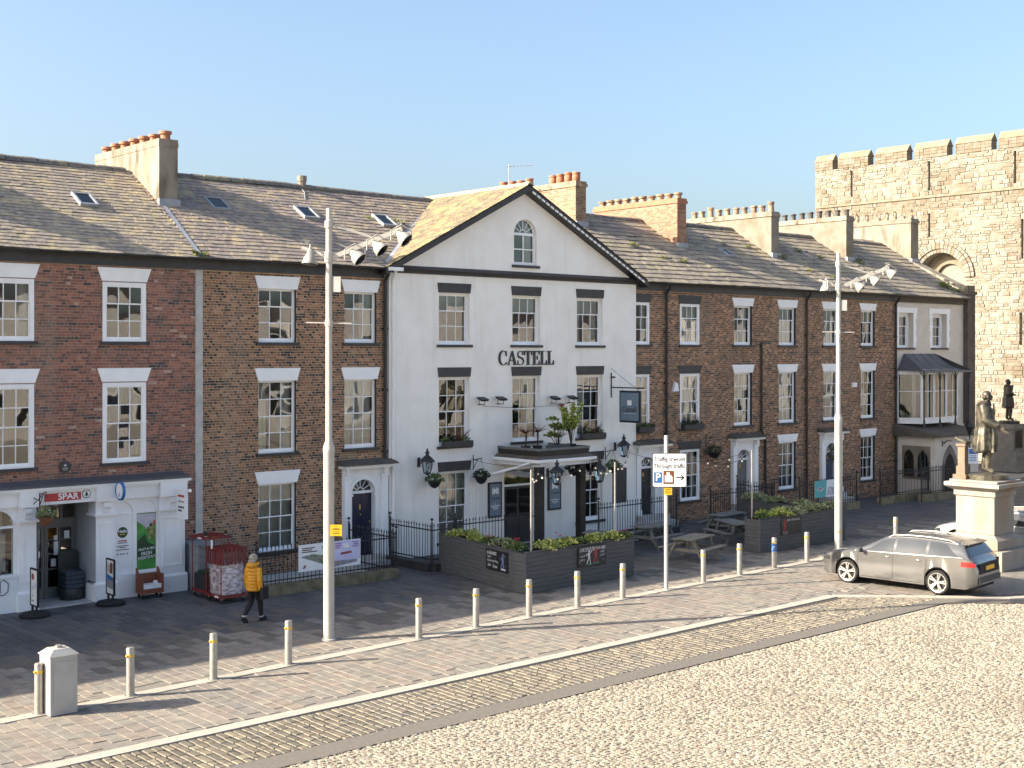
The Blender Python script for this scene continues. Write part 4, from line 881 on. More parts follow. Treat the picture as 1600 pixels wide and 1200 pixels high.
# ------------------------------------------------------------------ the castle
cs = thing('castle_wall', 'pale stone castle tower with battlements, behind the terrace end', 'castle', (72, 5, 0))
CW = 72.0; swap = Matrix(((0,1,0,CW),(1,0,0,0),(0,0,1,0),(0,0,0,1)))          # (along, depth, up) -> world
AC, AZ, AR = 8.95, 11.0, 1.55
slit = [(15.2,15.34,16.5,18.2),(9.66,9.80,16.4,18.2),(9.66,9.80,13.55,15.0),(4.14,4.28,16.3,18.2),(3.7,3.84,11.9,14.2),(3.78,3.92,6.9,8.8)]
b = MB(); wall_sheet(b, -14, 18.05, 0, 18.4, slit+[(AC-2.0,AC+2.0,9.0,13.2)], 0); reveals(b, slit, 0, .5); arch_sheet(b, AC-2.0, AC+2.0, 9.0, 13.2, AC, AR, AZ, 0); arch_reveal(b, AC, AR, AZ, 9.0, 0, 1.6)
b.box(-14,18.05,.9,4,0,18.3); b.quad((18.05,0,0),(18.05,.9,0),(18.05,.9,18.4),(18.05,0,18.4)); b.quad((-14,0,18.4),(18.05,0,18.4),(18.05,.9,18.4),(-14,.9,18.4))
b.xform(swap); cw = b.build('wall', 'castle_mortar', cs)
STN = [(0.206, 0.193, 0.168), (0.233, 0.22, 0.193), (0.179, 0.16, 0.129), (0.217, 0.205, 0.179), (0.154, 0.13, 0.099), (0.25, 0.238, 0.213)]
def block_maker(w, h, col, pr):
    def mk():
        q = MB(); q.col = col; e = .018
        q.add([(0,-w/2,-h/2),(0,w/2,-h/2),(0,w/2,h/2),(0,-w/2,h/2),(-pr,-w/2+e,-h/2+e),(-pr,w/2-e,-h/2+e),(-pr,w/2-e,h/2-e),(-pr,-w/2+e,h/2-e)], [(4,5,6,7),(0,1,5,4),(1,2,6,5),(2,3,7,6),(3,0,4,7)]); return q
    return mk
its = []; z = 1.0
while z < 18.35:
    h = rnd.choice((.13,.17,.21,.26)); y = -3.0-rnd.uniform(0,.5)
    while y < 18.05:
        w = rnd.choice((.2,.28,.36,.46,.6)); segs = [(max(y,-3), min(y+w,18.05))]
        for s0,s1,s2,s3 in slit:
            if z < s3 and z+h > s2: segs = [q for a_, c_ in segs for q in ((a_, min(c_, s0)), (max(a_, s1), c_)) if q[1]-q[0] > .05]
        for a, c in segs:
            yc, zc = (a+c)/2, z+h/2
            hit = (abs(yc-AC) < 2.25 and zc > AZ-.2 and math.hypot(yc-AC, zc-AZ) < 2.2) or (abs(yc-AC) < 1.75 and 8.9 < zc <= AZ)
            if c-a > .06 and not hit:
                band = any(abs(yc-(s0+s1)/2) < .45 and s2-.3 < zc < s3+.2 for s0,s1,s2,s3 in slit) or 15.2 < zc < 15.9
                n = mnoise.noise(Vector((yc*.35, zc*.5, 3)))
                ci = rnd.choice((2,4,2,0)) if band or n > .34 else rnd.choice((0,1,1,3,3,5,5,2)); pr = rnd.choice((.01,.03,.05)); W_ = round(c-a,2); hh = round(h-rnd.choice((0,0,.03)),2)
                d = cam_px(CW, yc, zc); vis = 1255 < d[0] < 1600 and 205 < d[1] < 720 and not (d[0] < 1430 and d[1] > 330)
                its.append(((W_,hh,ci,pr), block_maker(W_-.012, hh-.012, STN[ci], pr), (CW,yc,zc), (0,0,rnd.uniform(-.02,.02)), W_*h if vis else 0))
        y += w
    z += h
pieces(cw, its, 'castle', 'stone_block', 'stonework', 300)
for ya, yb in ((16.67,18.07),(14.02,16.28),(11.23,13.51),(8.49,10.74),(5.64,7.98),(2.71,5.2),(-.1,2.3),(-2.9,-.5)):
    b = MB(); b.col = (.225,.198,.155); b.box(CW-.02,CW+.55,ya,yb,18.401,18.99); mr = b.build('merlon', 'castle', cs)
    b = MB(); b.col = (.235,.205,.15); b.prism([(CW-.1,ya-.02,19.001),(CW+.63,ya-.02,19.001),(CW+.27,ya-.02,19.45)], (0,yb-ya+.04,0)); co_ = b.build('coping', 'castle', mr)
    yy = ya
    st2 = MB()
    while yy < yb-.05:
        w_ = min(rnd.choice((.28,.4,.52)), yb-yy)
        for zz in (18.42,18.62,18.81): st2.col = STN[rnd.choice((0,2,2,4))]; e_ = rnd.uniform(.0,.03); st2.box(CW-.05-e_,CW-.0205,yy+.008,yy+w_-.008,zz,zz+.18)
        yy += w_
    st2.build('stonework', 'castle', mr, kind='stuff')
for r0, r1, pr in ((AR,AR+.22,.10),(AR+.24,AR+.46,.18),(AR+.48,AR+.68,.13)):
    n = 22
    q = MB()
    for k in range(n):
        t0, t1 = math.pi*k/n+.012, math.pi*(k+1)/n-.004; q.col = STN[(k*7) % 4]
        q.prism([(CW-pr, AC+r*math.cos(t), AZ+r*math.sin(t)) for r,t in ((r0,t0),(r1,t0),(r1,t1),(r0,t1))], (pr+.02,0,0))
    q.build('arch_ring', 'castle', cs)
b = MB(); b.col = (.20,.17,.13); arch_sheet(b, AC-1.6, AC+1.6, 9, 13, AC-.2, .9, 11.0, .7); b.box(AC-1.7,AC+1.7,1.2,1.3,9,13); b.xform(swap); b.build('inner_arch', 'castle', cs)
b = MB(); b.col = (.22,.19,.15); b.box(CW-.10,CW-.002,-3,18.0,15.95,16.1); b.build('string_course', 'castle', cs)

# sunny row on the far side of the square: what the windows reflect
op = thing('pale_terrace', 'pale rendered terrace across the square, seen only reflected in window panes', 'building', (75, -62, 0))
b = MB(); b.box(20,58,-74,-62,0,9.6); b.box(60.5,84,-74,-62,0,10.6); b.box(84.01,108,-74,-62,0,8.2); b.box(111,142,-74,-62,0,9.9); b.build('wall', 'pale_render', op)
w = MB(); w.box(-.55,.55,-.1,.04,-.95,.95); me = w.mesh('window', 'rubber'); w2 = MB(); w2.box(-.7,.7,-.03,.02,-1.1,1.1); me2 = w2.mesh('window_surround', 'white_paint')
for i in range(24):
    for zc in (2.0,5.6):
        for m_, y_ in ((me,-61.98),(me2,-62.0)): o = link('window' if m_ is me else 'window_surround', m_, op); o.location = (24+i*4.9+(i % 3)*.4, y_, zc); o.scale = (1.25,1,1.1)
b = MB(); b.pyz([(-66,8),(-68,10.5),(-70,8)],20,140); b.build('roof', 'roof_deck', op)

# ------------------------------------------------------------------ street furniture
def bollard_root(label):
    t = thing('bollard', label, 'bollard', (0,0,0), 'steel bollards along the kerb line')
    b = MB(); b.lathe(0,0,[(.076,0),(.076,.885),(.068,.91),(.03,.915)],14); b.build('post', 'steel', t, True)
    b = MB(); b.lathe(0,0,[(.0775,.735),(.0775,.785)],14,cap=False); b.ball((-.06,-.05,.76),.028,6,5); b.build('reflective_band', 'yellow_band', t, True)
    b = MB(); b.lathe(0,0,[(.12,.006),(.12,.014),(.078,.016)],14); b.build('base_plate', 'steel', t, True)
    return t
BX = [9.12,10.9,12.68,14.45,17.97,19.72,21.48,23.21,24.95,28.39,30.1,31.84,33.58,35.4,38.9]
ORD = ['first','second','third','fourth','fifth','sixth','seventh','eighth','ninth','tenth','eleventh','twelfth','thirteenth','fourteenth','fifteenth']
bp = bollard_root('')
for i, X in enumerate(BX):
    o = bp if i == 0 else dup(bp, (0,0,0), 0)
    o.location = (X, kerb_y(X), 0.004); o.rotation_euler = (rnd.uniform(-.006,.006), rnd.uniform(-.006,.006), R(-30+rnd.uniform(-15,15)))
    o['label'] = {8: 'steel bollard with yellow band, next before the traffic sign pole', 9: 'steel bollard with yellow band, next after the traffic sign pole', 11: 'steel bollard with a blue and white sticker below its yellow band', 4: 'steel bollard just right of the near tall lamp post',
                  13: 'steel bollard in front of the far tall lamp post', 14: 'farthest steel bollard, above the roof of the grey estate car', 12: 'steel bollard with yellow band, just left of the grey car'}.get(i, 'steel bollard with yellow band, %s of the row from the left' % ORD[i])
    if i == 11:
        b = MB(); b.lathe(0,0,[(.0785,.50),(.0785,.73)],14,cap=False); b.build('sticker', 'sign_blue', None).parent = o
        b = MB(); b.path([(.081*math.cos(a),.081*math.sin(a),.61+.05*math.sin((a+2.3)*5)) for a in [-2.75+.12*k for k in range(9)]], .012, 5); b.build('sticker_mark', 'sign_white', None).parent = o
cab = thing('service_cabinet', 'cream metal service pillar at the bottom left, cut by the frame', 'cabinet', (9.45,-9.95,0))
b = MB(); b.box(9.20,9.70,-10.2,-9.72,0,1.05); b.add([(9.17,-10.23,1.051),(9.73,-10.23,1.051),(9.73,-9.69,1.051),(9.17,-9.69,1.051),(9.3,-10.1,1.16),(9.6,-10.1,1.16),(9.6,-9.82,1.16),(9.3,-9.82,1.16)], [(0,1,2,3),(4,5,6,7),(0,1,5,4),(1,2,6,5),(2,3,7,6),(3,0,4,7)]); b.build('body', 'pole_paint', cab)
b = MB(); b.box(9.26,9.64,-10.215,-10.201,.2,.95); b.box(9.52,9.6,-10.225,-10.216,.7,.75); b.build('door', 'pole_paint', cab); b = MB(); b.lathe(9.45,-9.96,[(.07,1.16),(.07,1.2),(.04,1.21)],8); b.build('cap', 'steel', cab)
RV = Vector((.7487,-.6629,0)); FV = Vector((.6629,.7487,0)); CROT = R(-41.52)
def lamp_post(label, arm_len, arm_rise):
    t = thing('lamp_post', label, 'lamp post', (0,0,0), 'tall lamp posts with spotlight arms')
    b = MB(); b.lathe(0,0,[(.17,0),(.17,.03),(.124,.05),(.124,4.22),(.135,4.26),(.135,4.34),(.075,4.5),(.07,9.45)],16); b.build('pole', 'pole_paint', t, True)
    b = MB(); b.lathe(0,0,[(.095,9.3),(.095,9.46),(.08,9.47)],12); b.lathe(0,0,[(.062,9.47),(.062,9.72),(.05,9.74)],12); b.build('collar', 'pole_paint', t, True)
    e = Vector((arm_len, 0, arm_rise)); p0 = Vector((.05,0,8.62))
    b = MB(); n = Vector((0,.035,0)); u = Vector((-.02,0,.05))
    a0, a1 = p0, p0+e; b.add([tuple(q) for q in (a0-n-u,a0+n-u,a0+n+u,a0-n+u,a1-n-u,a1+n-u,a1+n+u,a1-n+u)], [(0,1,2,3),(4,5,6,7),(0,1,5,4),(1,2,6,5),(2,3,7,6),(3,0,4,7)])
    b.path([(-.06,0,8.66),(-.62,.05,8.86)], .04, 6); b.lathe(0,0,[(.10,8.52),(.10,8.75)],12); b.build('arm', 'pole_paint', t)
    b = MB(); b.path([(.06,.03,9.4),tuple(p0+e*.62+Vector((0,.03,.05)))], .014, 5); b.path([(.06,-.03,9.36),tuple(p0+e*.60+Vector((0,-.03,.05)))], .014, 5); b.path([(.03,0,9.0),tuple(p0+e*.3)], .008, 4); b.build('stay_rods', 'pole_paint', t)
    b = MB(); b.path([(-.52,0,7.16),(.52,.0,7.14)], .018, 6); b.lathe(0,0,[(.09,7.08),(.09,7.22)],10); b.build('cross_bar', 'pole_paint', t)
    def spot(c, tilt, az):
        q = MB(); q.lathe(0,0,[(.03,.15),(.075,.14),(.09,.04),(.14,-.03),(.17,-.14),(.172,-.16)],14); q.lathe(0,0,[(.178,-.16),(.178,-.18),(.155,-.18)],14,cap=False)
        Mx = Matrix.Translation(c) @ Matrix.Rotation(az,4,'Z') @ Matrix.Rotation(tilt,4,'Y'); q.xform(Mx); s = q.build('spotlight', 'lamp_grey', t, True)
        g = MB(); g.lathe(0,0,[(.155,-.165),(.09,-.16),(.01,-.145)],14); g.xform(Mx); g.build('lens', 'car_glass', s, True)
        y = MB(); y.path([(-.23,0,-.1),(-.23,0,.12),(0,0,.26),(.23,0,.12),(.23,0,-.1)], .016, 5); y.xform(Matrix.Translation(c) @ Matrix.Rotation(az+.6,4,'Z')); y.build('yoke', 'pole_paint', s)
    for f in (.27,.58,.92): spot(tuple(p0+e*f+Vector((.12,-.1,-.12))), R(-50), R(-20))
    spot((-.42,.0,8.66), R(8), R(60))
    b = MB(); b.box(.09,.27,-.04,.0,7.85,8.2); b.build('notice_plate', 'concrete', t)
    b = MB()
    for k in range(9):
        for c in ((-.55,.05,8.92),tuple(p0+e*.97+Vector((0,0,.06)))): b.path([(c[0]+rnd.uniform(-.1,.1),c[1],c[2]),(c[0]+rnd.uniform(-.12,.12),c[1],c[2]+.12)], .004, 3)
    b.build('bird_spikes', 'steel', t, kind='stuff')
    return t
l1 = lamp_post('near tall cream lamp post with spotlight arm, in front of the brown brick house', 1.6, .66); l1.location = (16.36,-8.29,0); l1.rotation_euler = (0,0,CROT)
l2 = dup(l1, (36.25,-8.19,0), CROT, 'far tall cream lamp post with spotlight arm, beside the right planter')
yn = tag(MB().box(.05,.31,-.145,-.13,2.37,2.62).build('yellow_notice', 'yellow_sign'), 'yellow notice fixed to the near tall lamp post', 'notice'); yn.location = (16.36,-8.29,0); yn.rotation_euler = (0,0,CROT)
for i, (z, w) in enumerate(((2.585,.03),(2.54,.12),(2.515,.18),(2.46,.14),(2.425,.16))):
    q = MB().box(.18-w/2,.18+w/2,-.1475,-.1455,z-.006,z+.006).build('notice_line', 'iron', yn)
ts = thing('traffic_sign', 'bilingual through traffic direction sign on a grey pole', 'sign', (0,0,0))
b = MB(); b.lathe(0,0,[(.055,0),(.055,4.2),(.04,4.22)],12); b.build('pole', 'pole_paint', ts, True)
def rrect(x0,x1,z0,z1,r,n=4):
    pts = []
    for cx,cz,a in ((x1-r,z1-r,0),(x0+r,z1-r,90),(x0+r,z0+r,180),(x1-r,z0+r,270)):
        pts += [(cx+r*math.cos(R(a+90*k/n)), cz+r*math.sin(R(a+90*k/n))) for k in range(n+1)]
    return pts
b = MB(); b.pxz(rrect(-.39,.55,2.81,3.74,.05), -.10, -.075); b.build('plate_border', 'iron', ts)
b = MB(); b.pxz(rrect(-.372,.532,2.828,3.722,.04), -.105, -.1005); b.build('plate', 'sign_white', ts)
text('Traffig trwodd', .168, (.08,-.107,3.575), FRONT, 'iron', ts, sx=.86); text('Through traffic', .168, (.08,-.107,3.385), FRONT, 'iron', ts, sx=.86)
b = MB(); b.pxz(rrect(-.345,-.125,2.93,3.22,.02), -.109, -.1055); b.build('parking_panel', 'sign_blue', ts); text('P', .29, (-.235,-.111,3.075), FRONT, 'sign_white', ts, bold=.003)
b = MB(); b.pxz(rrect(-.09,.20,2.90,3.26,.02), -.109, -.1055); b.build('castle_panel', 'sign_brown', ts)
b = MB(); b.pxz([(-.05,2.95),(.16,2.95),(.16,3.10),(.13,3.10),(.13,3.14),(.10,3.14),(.10,3.11),(.08,3.11),(.08,3.22),(.05,3.22),(.05,3.19),(.03,3.19),(.03,3.22),(0,3.22),(0,3.11),(-.02,3.11),(-.02,3.14),(-.05,3.14)], -.112, -.1095); b.build('castle_symbol', 'sign_white', ts)
b = MB(); b.box(.25,.47,-.109,-.1055,3.06,3.09); b.pxz([(.40,3.0),(.49,3.075),(.40,3.15),(.38,3.13),(.44,3.075),(.38,3.02)], -.110,-.1056); b.build('arrow', 'iron', ts)
b = MB(); b.box(-.06,.15,-.085,-.06,2.60,2.80); yl = b.build('yellow_plate', 'yellow_sign', ts)
for z in (2.75,2.70,2.66): MB().box(-.03,.12,-.0885,-.0855,z-.006,z+.006).build('notice_line', 'iron', yl)
ts.location = (26.75, kerb_y(26.75), 0); ts.rotation_euler = (0,0,CROT)
bb = thing('sign_post', 'short pole with a small blue and white plate beside the gothic doorway', 'sign', (0,0,0))
b = MB(); b.lathe(0,0,[(.06,0),(.06,2.7),(.04,2.72)],10); b.build('pole', 'pole_paint', bb, True); b = MB(); b.box(-.04,.42,-.09,-.07,1.55,2.25); b.build('plate', 'sign_white', bb); b = MB(); b.box(.02,.36,-.095,-.0905,1.98,2.2); b.build('blue_panel', 'sign_blue', bb)
for z in (1.9,1.83,1.76,1.69): MB().box(.04,.34,-.095,-.0905,z-.015,z+.015).build('print_line', 'sign_blue', bb)
bb.location = (53.4,-3.2,0); bb.rotation_euler = (0,0,CROT)
sl = thing('lantern_post', 'thin black lantern post beside the gothic porch', 'lamp post', (0,0,0))
b = MB(); b.path([(0,0,0),(0,0,2.75)], .03, 8); b.build('post', 'iron', sl); b = MB(); b.lathe(0,0,[(.06,2.75),(.16,3.05),(.18,3.08),(.05,3.3),(.02,3.4)],8); b.build('lantern', 'iron', sl); sl.location = (54.9,-2.45,0)

# ------------------------------------------------------------------ railings
barm = MB(); barm.lathe(0,0,[(.0105,0),(.0105,1.0)],6); barm.lathe(0,0,[(.008,1.0),(.024,1.03),(.005,1.10)],6); BARM = barm.mesh('bar', 'iron')
def railing(label, pts, z0=.28, h=1.05, plinth=None, pm_='mossy_stone', posts=True, sp=.125, group=None):
    t = thing('railing', label, 'railing', (pts[0][0], pts[0][1], 0), group)
    for (xa,ya),(xb,yb) in zip(pts, pts[1:]):
        d = Vector((xb-xa, yb-ya)); L_ = d.length; n = max(2, int(L_/sp)); a = math.atan2(d.y, d.x)
        for i in range(n):
            o = link('bar', BARM, t); p = Vector((xa,ya))+d*((i+.5)/n); o.location = (p.x, p.y, z0); o.scale = (1,1,h/1.1*(1.0 if i % 9 else 1.02)); o.rotation_euler = (rnd.uniform(-.012,.012), rnd.uniform(-.012,.012), 0)
        for zz in (z0+.10, z0+h*.84):
            b = MB(); b.box(0, L_, -.006, .006, zz-.018, zz+.018); b.xform(Matrix.Translation((xa,ya,0)) @ Matrix.Rotation(a,4,'Z')); b.build('rail', 'iron', t)
        if plinth:
            n = max(1, round(L_/1.1)); w = L_/n
            for i in range(n):
                b = MB(); b.box(w*i+.006, w*(i+1)-.006, -.16, .16, 0, z0+rnd.uniform(-.015,.008)); b.xform(Matrix.Translation((xa,ya,0)) @ Matrix.Rotation(a,4,'Z')); b.build('plinth_stone', pm_, t)
    if posts:
        for x, y in pts:
            b = MB(); b.path([(x,y,0),(x,y,z0+h*1.06)], .025, 8); b.ball((x,y,z0+h*1.12), .045); b.build('post', 'iron', t)
    return t
railing('black spear railing on a mossy kerb before the brown brick house', [(17.75,-2.75),(22.35,-2.72)], plinth=True)
railing('black railing beside the path to the navy door', [(22.4,-2.5),(22.4,-.25)], z0=.12, h=1.2)
railing('low black railing between the navy door path and the white pub', [(23.75,-.5),(23.75,-2.6),(24.6,-2.6)], z0=.25, h=1.15, plinth=True, pm_='charcoal_paint')
railing('black railing below the left windows of the white pub', [(24.75,-2.45),(28.1,-2.45)], z0=.3, h=1.15, plinth=True, pm_='charcoal_paint')
railing('black railing below the right windows of the white pub', [(31.0,-2.35),(35.0,-2.3)], z0=.3, h=1.15, plinth=True, pm_='charcoal_paint')
railing('black railing before the house with black lintels', [(36.9,-2.25),(40.6,-2.2)], z0=.3, h=1.15, plinth=True, pm_='charcoal_paint')
railing('black railing beside the steps of the pale grey door', [(40.75,-2.2),(40.75,-.4)], z0=.3, h=1.15)
railing('black railing before the house with the pale grey door', [(42.5,-2.1),(46.6,-2.0)], z0=.3, h=1.1, plinth=True)
railing('black railing before the house with the wreathed door', [(48.4,-1.95),(52.5,-1.8)], z0=.3, h=1.1, plinth=True)
railing('short black railing before the lancet windows of the porch', [(50.6,-2.6),(52.7,-2.6),(53.6,-2.6)], z0=.3, h=1.2, plinth=True)
ar = MB(); ar.box(17.7,22.3,-2.55,-.01,.001,.03); tag(ar.build('front_yard', 'concrete'), 'pale concrete yard behind the kerb railing of the brown house', 'yard'); bpy.data.objects['front_yard']['kind'] = 'structure'
gb = thing('grey_cabinet', 'grey box cabinet standing between shopfront and red cages', 'cabinet', (17.2,-.5,0))
b = MB(); b.box(17.0,17.6,-1.0,-.06,0,1.22); b.build('body', 'grey_box', gb); b = MB(); b.box(16.97,17.63,-1.04,-.05,1.221,1.27); b.build('lid', 'grey_box', gb)
def banner(label, X0, X1, Y, z0, z1, blocks, name='banner'):
    t = thing(name, label, 'banner', (X0,Y,z0)); b = MB(); b.box(X0,X1,Y,Y+.012,z0,z1); b.build('sheet', 'sign_white', t)
    for i, (m_, pts) in enumerate(blocks):
        w, h = X1-X0, z1-z0; q = MB(); q.pxz([(X0+w*u, z0+h*v) for u,v in pts], Y-.0015-.0012*i, Y-.0005-.0012*i); q.build('print', m_, t, kind='stuff')
    return t
pm('lavender', (.52,.50,.72), (.62,.60,.78), 3, .6); pm('pic_green', (.09,.15,.07), (.30,.28,.24), 9, .6); pm('pic_blue', (.22,.30,.40), (.30,.20,.16), 6, .6); pm('pic_red', (.45,.06,.05), (.2,.04,.04), 5, .6); pm('teal', (.07,.36,.36), (.09,.42,.42), 3, .6); pm('pale_pic', (.60,.58,.62), (.40,.38,.42), 7, .6); pm('pic_purple', (.28,.12,.38), rough=.6)
bn = banner('white and lavender picture banner tied to the kerb railing', 19.02, 21.05, -2.80, .53, 1.26, [('lavender',[(.55,.25),(.995,.25),(.995,.98),(.55,.98)]),('pic_green',[(.03,.55),(.22,.62),(.42,.52),(.48,.30),(.40,.18),(.20,.38)]),('pic_red',[(.36,.42),(.52,.44),(.52,.52),(.38,.53)]),('pic_blue',[(.56,.03),(.94,.14),(.94,.24),(.56,.26)]),('sign_white',[(.72,.72),(.80,.70),(.82,.82),(.77,.90),(.70,.84)]),('pic_red',[(.66,.46),(.86,.50),(.84,.58),(.68,.55)]),('pic_red',[(.06,.12),(.09,.10),(.12,.22),(.09,.24)])])
for u, v, w_, m_ in ((.05,.86,.2,'iron'),(.05,.79,.16,'iron'),(.05,.72,.24,'iron'),(.38,.90,.14,'iron'),(.36,.83,.2,'iron'),(.40,.76,.14,'iron'),(.58,.90,.1,'pic_purple'),(.58,.82,.1,'pic_purple'),(.58,.74,.08,'pic_purple'),(.86,.90,.1,'pic_purple'),(.88,.82,.08,'pic_purple'),(.86,.74,.1,'pic_purple')):
    MB().box(19.02+2.03*u, 19.02+2.03*(u+w_), -2.8125, -2.8115, .53+.73*v-.013, .53+.73*v+.013).build('print_line', m_, bn)
banner('teal and white banner on the railing behind the right planter', 43.45, 45.0, -2.16, .66, 1.34, [('teal',[(.0,.0),(.48,.0),(.52,1),(.0,1)]),('pale_pic',[(.08,.45),(.25,.36),(.42,.5),(.3,.62),(.14,.6)]),('pale_pic',[(.5,.1),(.98,.1),(.98,.5),(.6,.6)]),('pic_red',[(.15,.5),(.24,.45),(.3,.53),(.2,.56)])])
# ------------------------------------------------------------------ beer garden: planters, tables, plants
def planter(label, P, Q, th, side, h=1.1, mat='grey_wood'):
    """timber trough from P to Q, thickness th on the left (side=1) or right (-1) of the line; horizontal boards"""
    d = Vector((Q[0]-P[0], Q[1]-P[1])); L_ = d.length; a = math.atan2(d.y, d.x); Mx = Matrix.Translation((P[0],P[1],0)) @ Matrix.Rotation(a,4,'Z')
    t = thing('planter', label, 'planter', (P[0],P[1],0)); y0, y1 = (0, th) if side > 0 else (-th, 0)
    n = 9; bh = (h-.03)/n
    def part(nm, bx, m_=mat): b = MB(); b.box(*bx); b.xform(Mx); return b.build(nm, m_, t)
    part('core', (.02,L_-.02,y0+.02,y1-.02,.0,h-.12), 'black_paint')
    for i in range(n):
        za, zb = .015+i*bh, .015+(i+1)*bh-.007
        part('board', (0,L_,y0,y0+.018,za,zb)); part('board', (0,L_,y1-.018,y1,za,zb)); part('end_board', (0,.018,y0+.019,y1-.019,za,zb)); part('end_board', (L_-.018,L_,y0+.019,y1-.019,za,zb))
    for x in (-.006, L_-.05):
        for y in (y0-.006, y1-.05): part('corner_batten', (x,x+.056,y,y+.056,0,h-.005))
    for bx in ((-.02,L_+.02,y0-.02,y0+.06),(-.02,L_+.02,y1-.06,y1+.02)): part('cap_rail', (*bx,h-.004,h+.02))
    part('soil', (.03,L_-.03,y0+.03,y1-.03,h-.121,h-.06), 'soil')
    return t
planter('grey timber planter wall running out from the pub railing, karaoke chalkboard on it', (23.98,-2.65), (23.40,-6.72), .55, 1)
planter('grey timber planter wall facing the street, left of the picnic tables', (23.40,-7.14), (27.74,-7.02), .55, 1)
planter('grey timber planter wall facing the street behind the far lamp post', (33.80,-6.90), (38.5,-6.93), .62, 1)
planter('dark planter wall running back to the railing, right of the picnic tables', (38.95,-2.4), (37.9,-6.2), .55, -1)
def chalkboard(label, P, ux, w, h, z0, draw):
    """flat board; ux = unit vector along the board; draw(adder) adds marks in board coordinates"""
    t = thing('chalkboard', label, 'chalkboard', (0,0,0)); b = MB(); b.box(-.012,w+.012,-.012,0,-.012,h+.012); b.build('board', 'iron', t)
    draw(t, w, h); t.location = (P[0],P[1],z0); t.rotation_euler = (0,0,math.atan2(ux[1],ux[0])); return t
pm('chalk_red', (.45,.06,.07), rough=.8); pm('chalk_green', (.12,.40,.28), rough=.8); pm('chalk_blue', (.16,.22,.45), rough=.8)
def figure(t, x, z, s, m_):
    b = MB(); b.box(x-.03*s,x+.03*s,-.0145,-.0125,z,z+.13*s); b.pxz([(x+.032*s*math.cos(k),z+.17*s+.032*s*math.sin(k)) for k in [j*1.047 for j in range(6)]],-.0145,-.0125); b.path([(x-.03*s,-.0135,z+.12*s),(x-.10*s,-.0135,z+.06*s)],.010*s,4); b.path([(x+.03*s,-.0135,z+.12*s),(x+.10*s,-.0135,z+.17*s)],.010*s,4); b.path([(x-.02*s,-.0135,z),(x-.07*s,-.0135,z-.12*s)],.012*s,4); b.path([(x+.02*s,-.0135,z),(x+.05*s,-.0135,z-.13*s)],.012*s,4); b.build('chalk_figure', m_, t)
def dots(t, w, h, n):
    b = MB()
    for i in range(n): x, z = rnd.uniform(.04,w-.04), rnd.uniform(.04,h-.04); b.pxz([(x+.011*math.cos(k*1.57),z+.011*math.sin(k*1.57)) for k in range(4)],-.0142,-.0125)
    b.build('chalk_dots', 'chalk', t, kind='stuff')
def scribble(t, x0, x1, z, a, m_='chalk', nm='chalk_scrawl'):
    n = max(4, int((x1-x0)/(a*.45))); b = MB(); b.path([(x0+(x1-x0)*k/n, -.0135, z+(a*.5 if k % 2 else -a*.5)*rnd.uniform(.4,1)) for k in range(n+1)], a*.09, 4); b.build(nm, m_, t)
def draw_k(t, w, h):
    text('KARAOKE', .125, (.30,-.0135,h-.10), FRONT, 'chalk', t, ext=.0006, sx=.85); scribble(t, .08, .26, h-.20, .07); scribble(t, .06, .62, h-.31, .07)
    text('7pm', .12, (.16,-.0135,h-.43), FRONT, 'chalk', t, ext=.0006, shear=.3, sx=.8); text('till late', .12, (.46,-.0135,h-.45), FRONT, 'chalk', t, ext=.0006, shear=.3, sx=.7); figure(t, .86, .24, 1.3, 'chalk_blue'); b = MB(); b.box(.78,1.0,-.0142,-.0125,.05,.09); b.build('chalk_patch', 'chalk', t); dots(t, w, h, 10)
def draw_l(t, w, h):
    text('LIVE SPORTS', .15, (.34,-.0135,h-.09), FRONT, 'chalk', t, ext=.0006, sx=.7); text('SHOWN HERE', .13, (.84,-.0135,h-.085), FRONT, 'chalk', t, ext=.0006, sx=.62)
    figure(t, .42, .22, 1.2, 'chalk'); figure(t, .70, .24, 1.3, 'chalk_red'); b = MB(); b.box(.32,.55,-.0142,-.0125,.045,.06); b.box(.60,.84,-.0142,-.0125,.06,.075); b.build('chalk_turf', 'chalk_green', t)
    for z in (.30,.20): scribble(t, .07, .25, z, .07)
    for z in (.37,.27): scribble(t, .88, 1.05, z, .07)
    dots(t, w, h, 12)
def draw_f(t, w, h):
    scribble(t, .28, .44, h-.10, .10); scribble(t, .48, .98, h-.09, .09); figure(t, .18, .24, 1.2, 'chalk_red'); scribble(t, .07, .34, .09, .04); scribble(t, .1, .3, .04, .04)
dv = Vector((23.40-23.98, -6.72+2.65)).normalized(); pk = Vector((23.98,-2.65))+dv*2.65; nrm = Vector((dv.y,-dv.x))
chalkboard('black chalkboard advertising karaoke, on the side planter wall', (pk.x-.002*1-.012, pk.y), (dv.x,dv.y), 1.10, .55, .46, draw_k)
chalkboard('black chalkboard about live sports, on the street-facing left planter', (25.38,-7.12), (1,.028), 1.12, .56, .49, draw_l)
chalkboard('black chalkboard with a red figure on the right planter', (34.89,-6.925), (1,-.006), 1.08, .56, .49, draw_f)
LEAFC = {'euon': ((.46,.46,.12),(.28,.33,.07),(.58,.54,.20),(.14,.20,.05)), 'green': ((.06,.10,.025),(.09,.14,.035),(.13,.17,.05)), 'grey': ((.24,.27,.15),(.34,.36,.20),(.14,.17,.09)), 'dark': ((.03,.05,.02),(.05,.08,.03),(.02,.035,.015)), 'red': ((.40,.02,.03),(.55,.03,.04)), 'purple': ((.10,.025,.03),(.15,.04,.04),(.06,.02,.025)), 'lime': ((.32,.38,.07),(.42,.46,.10),(.20,.27,.05))}
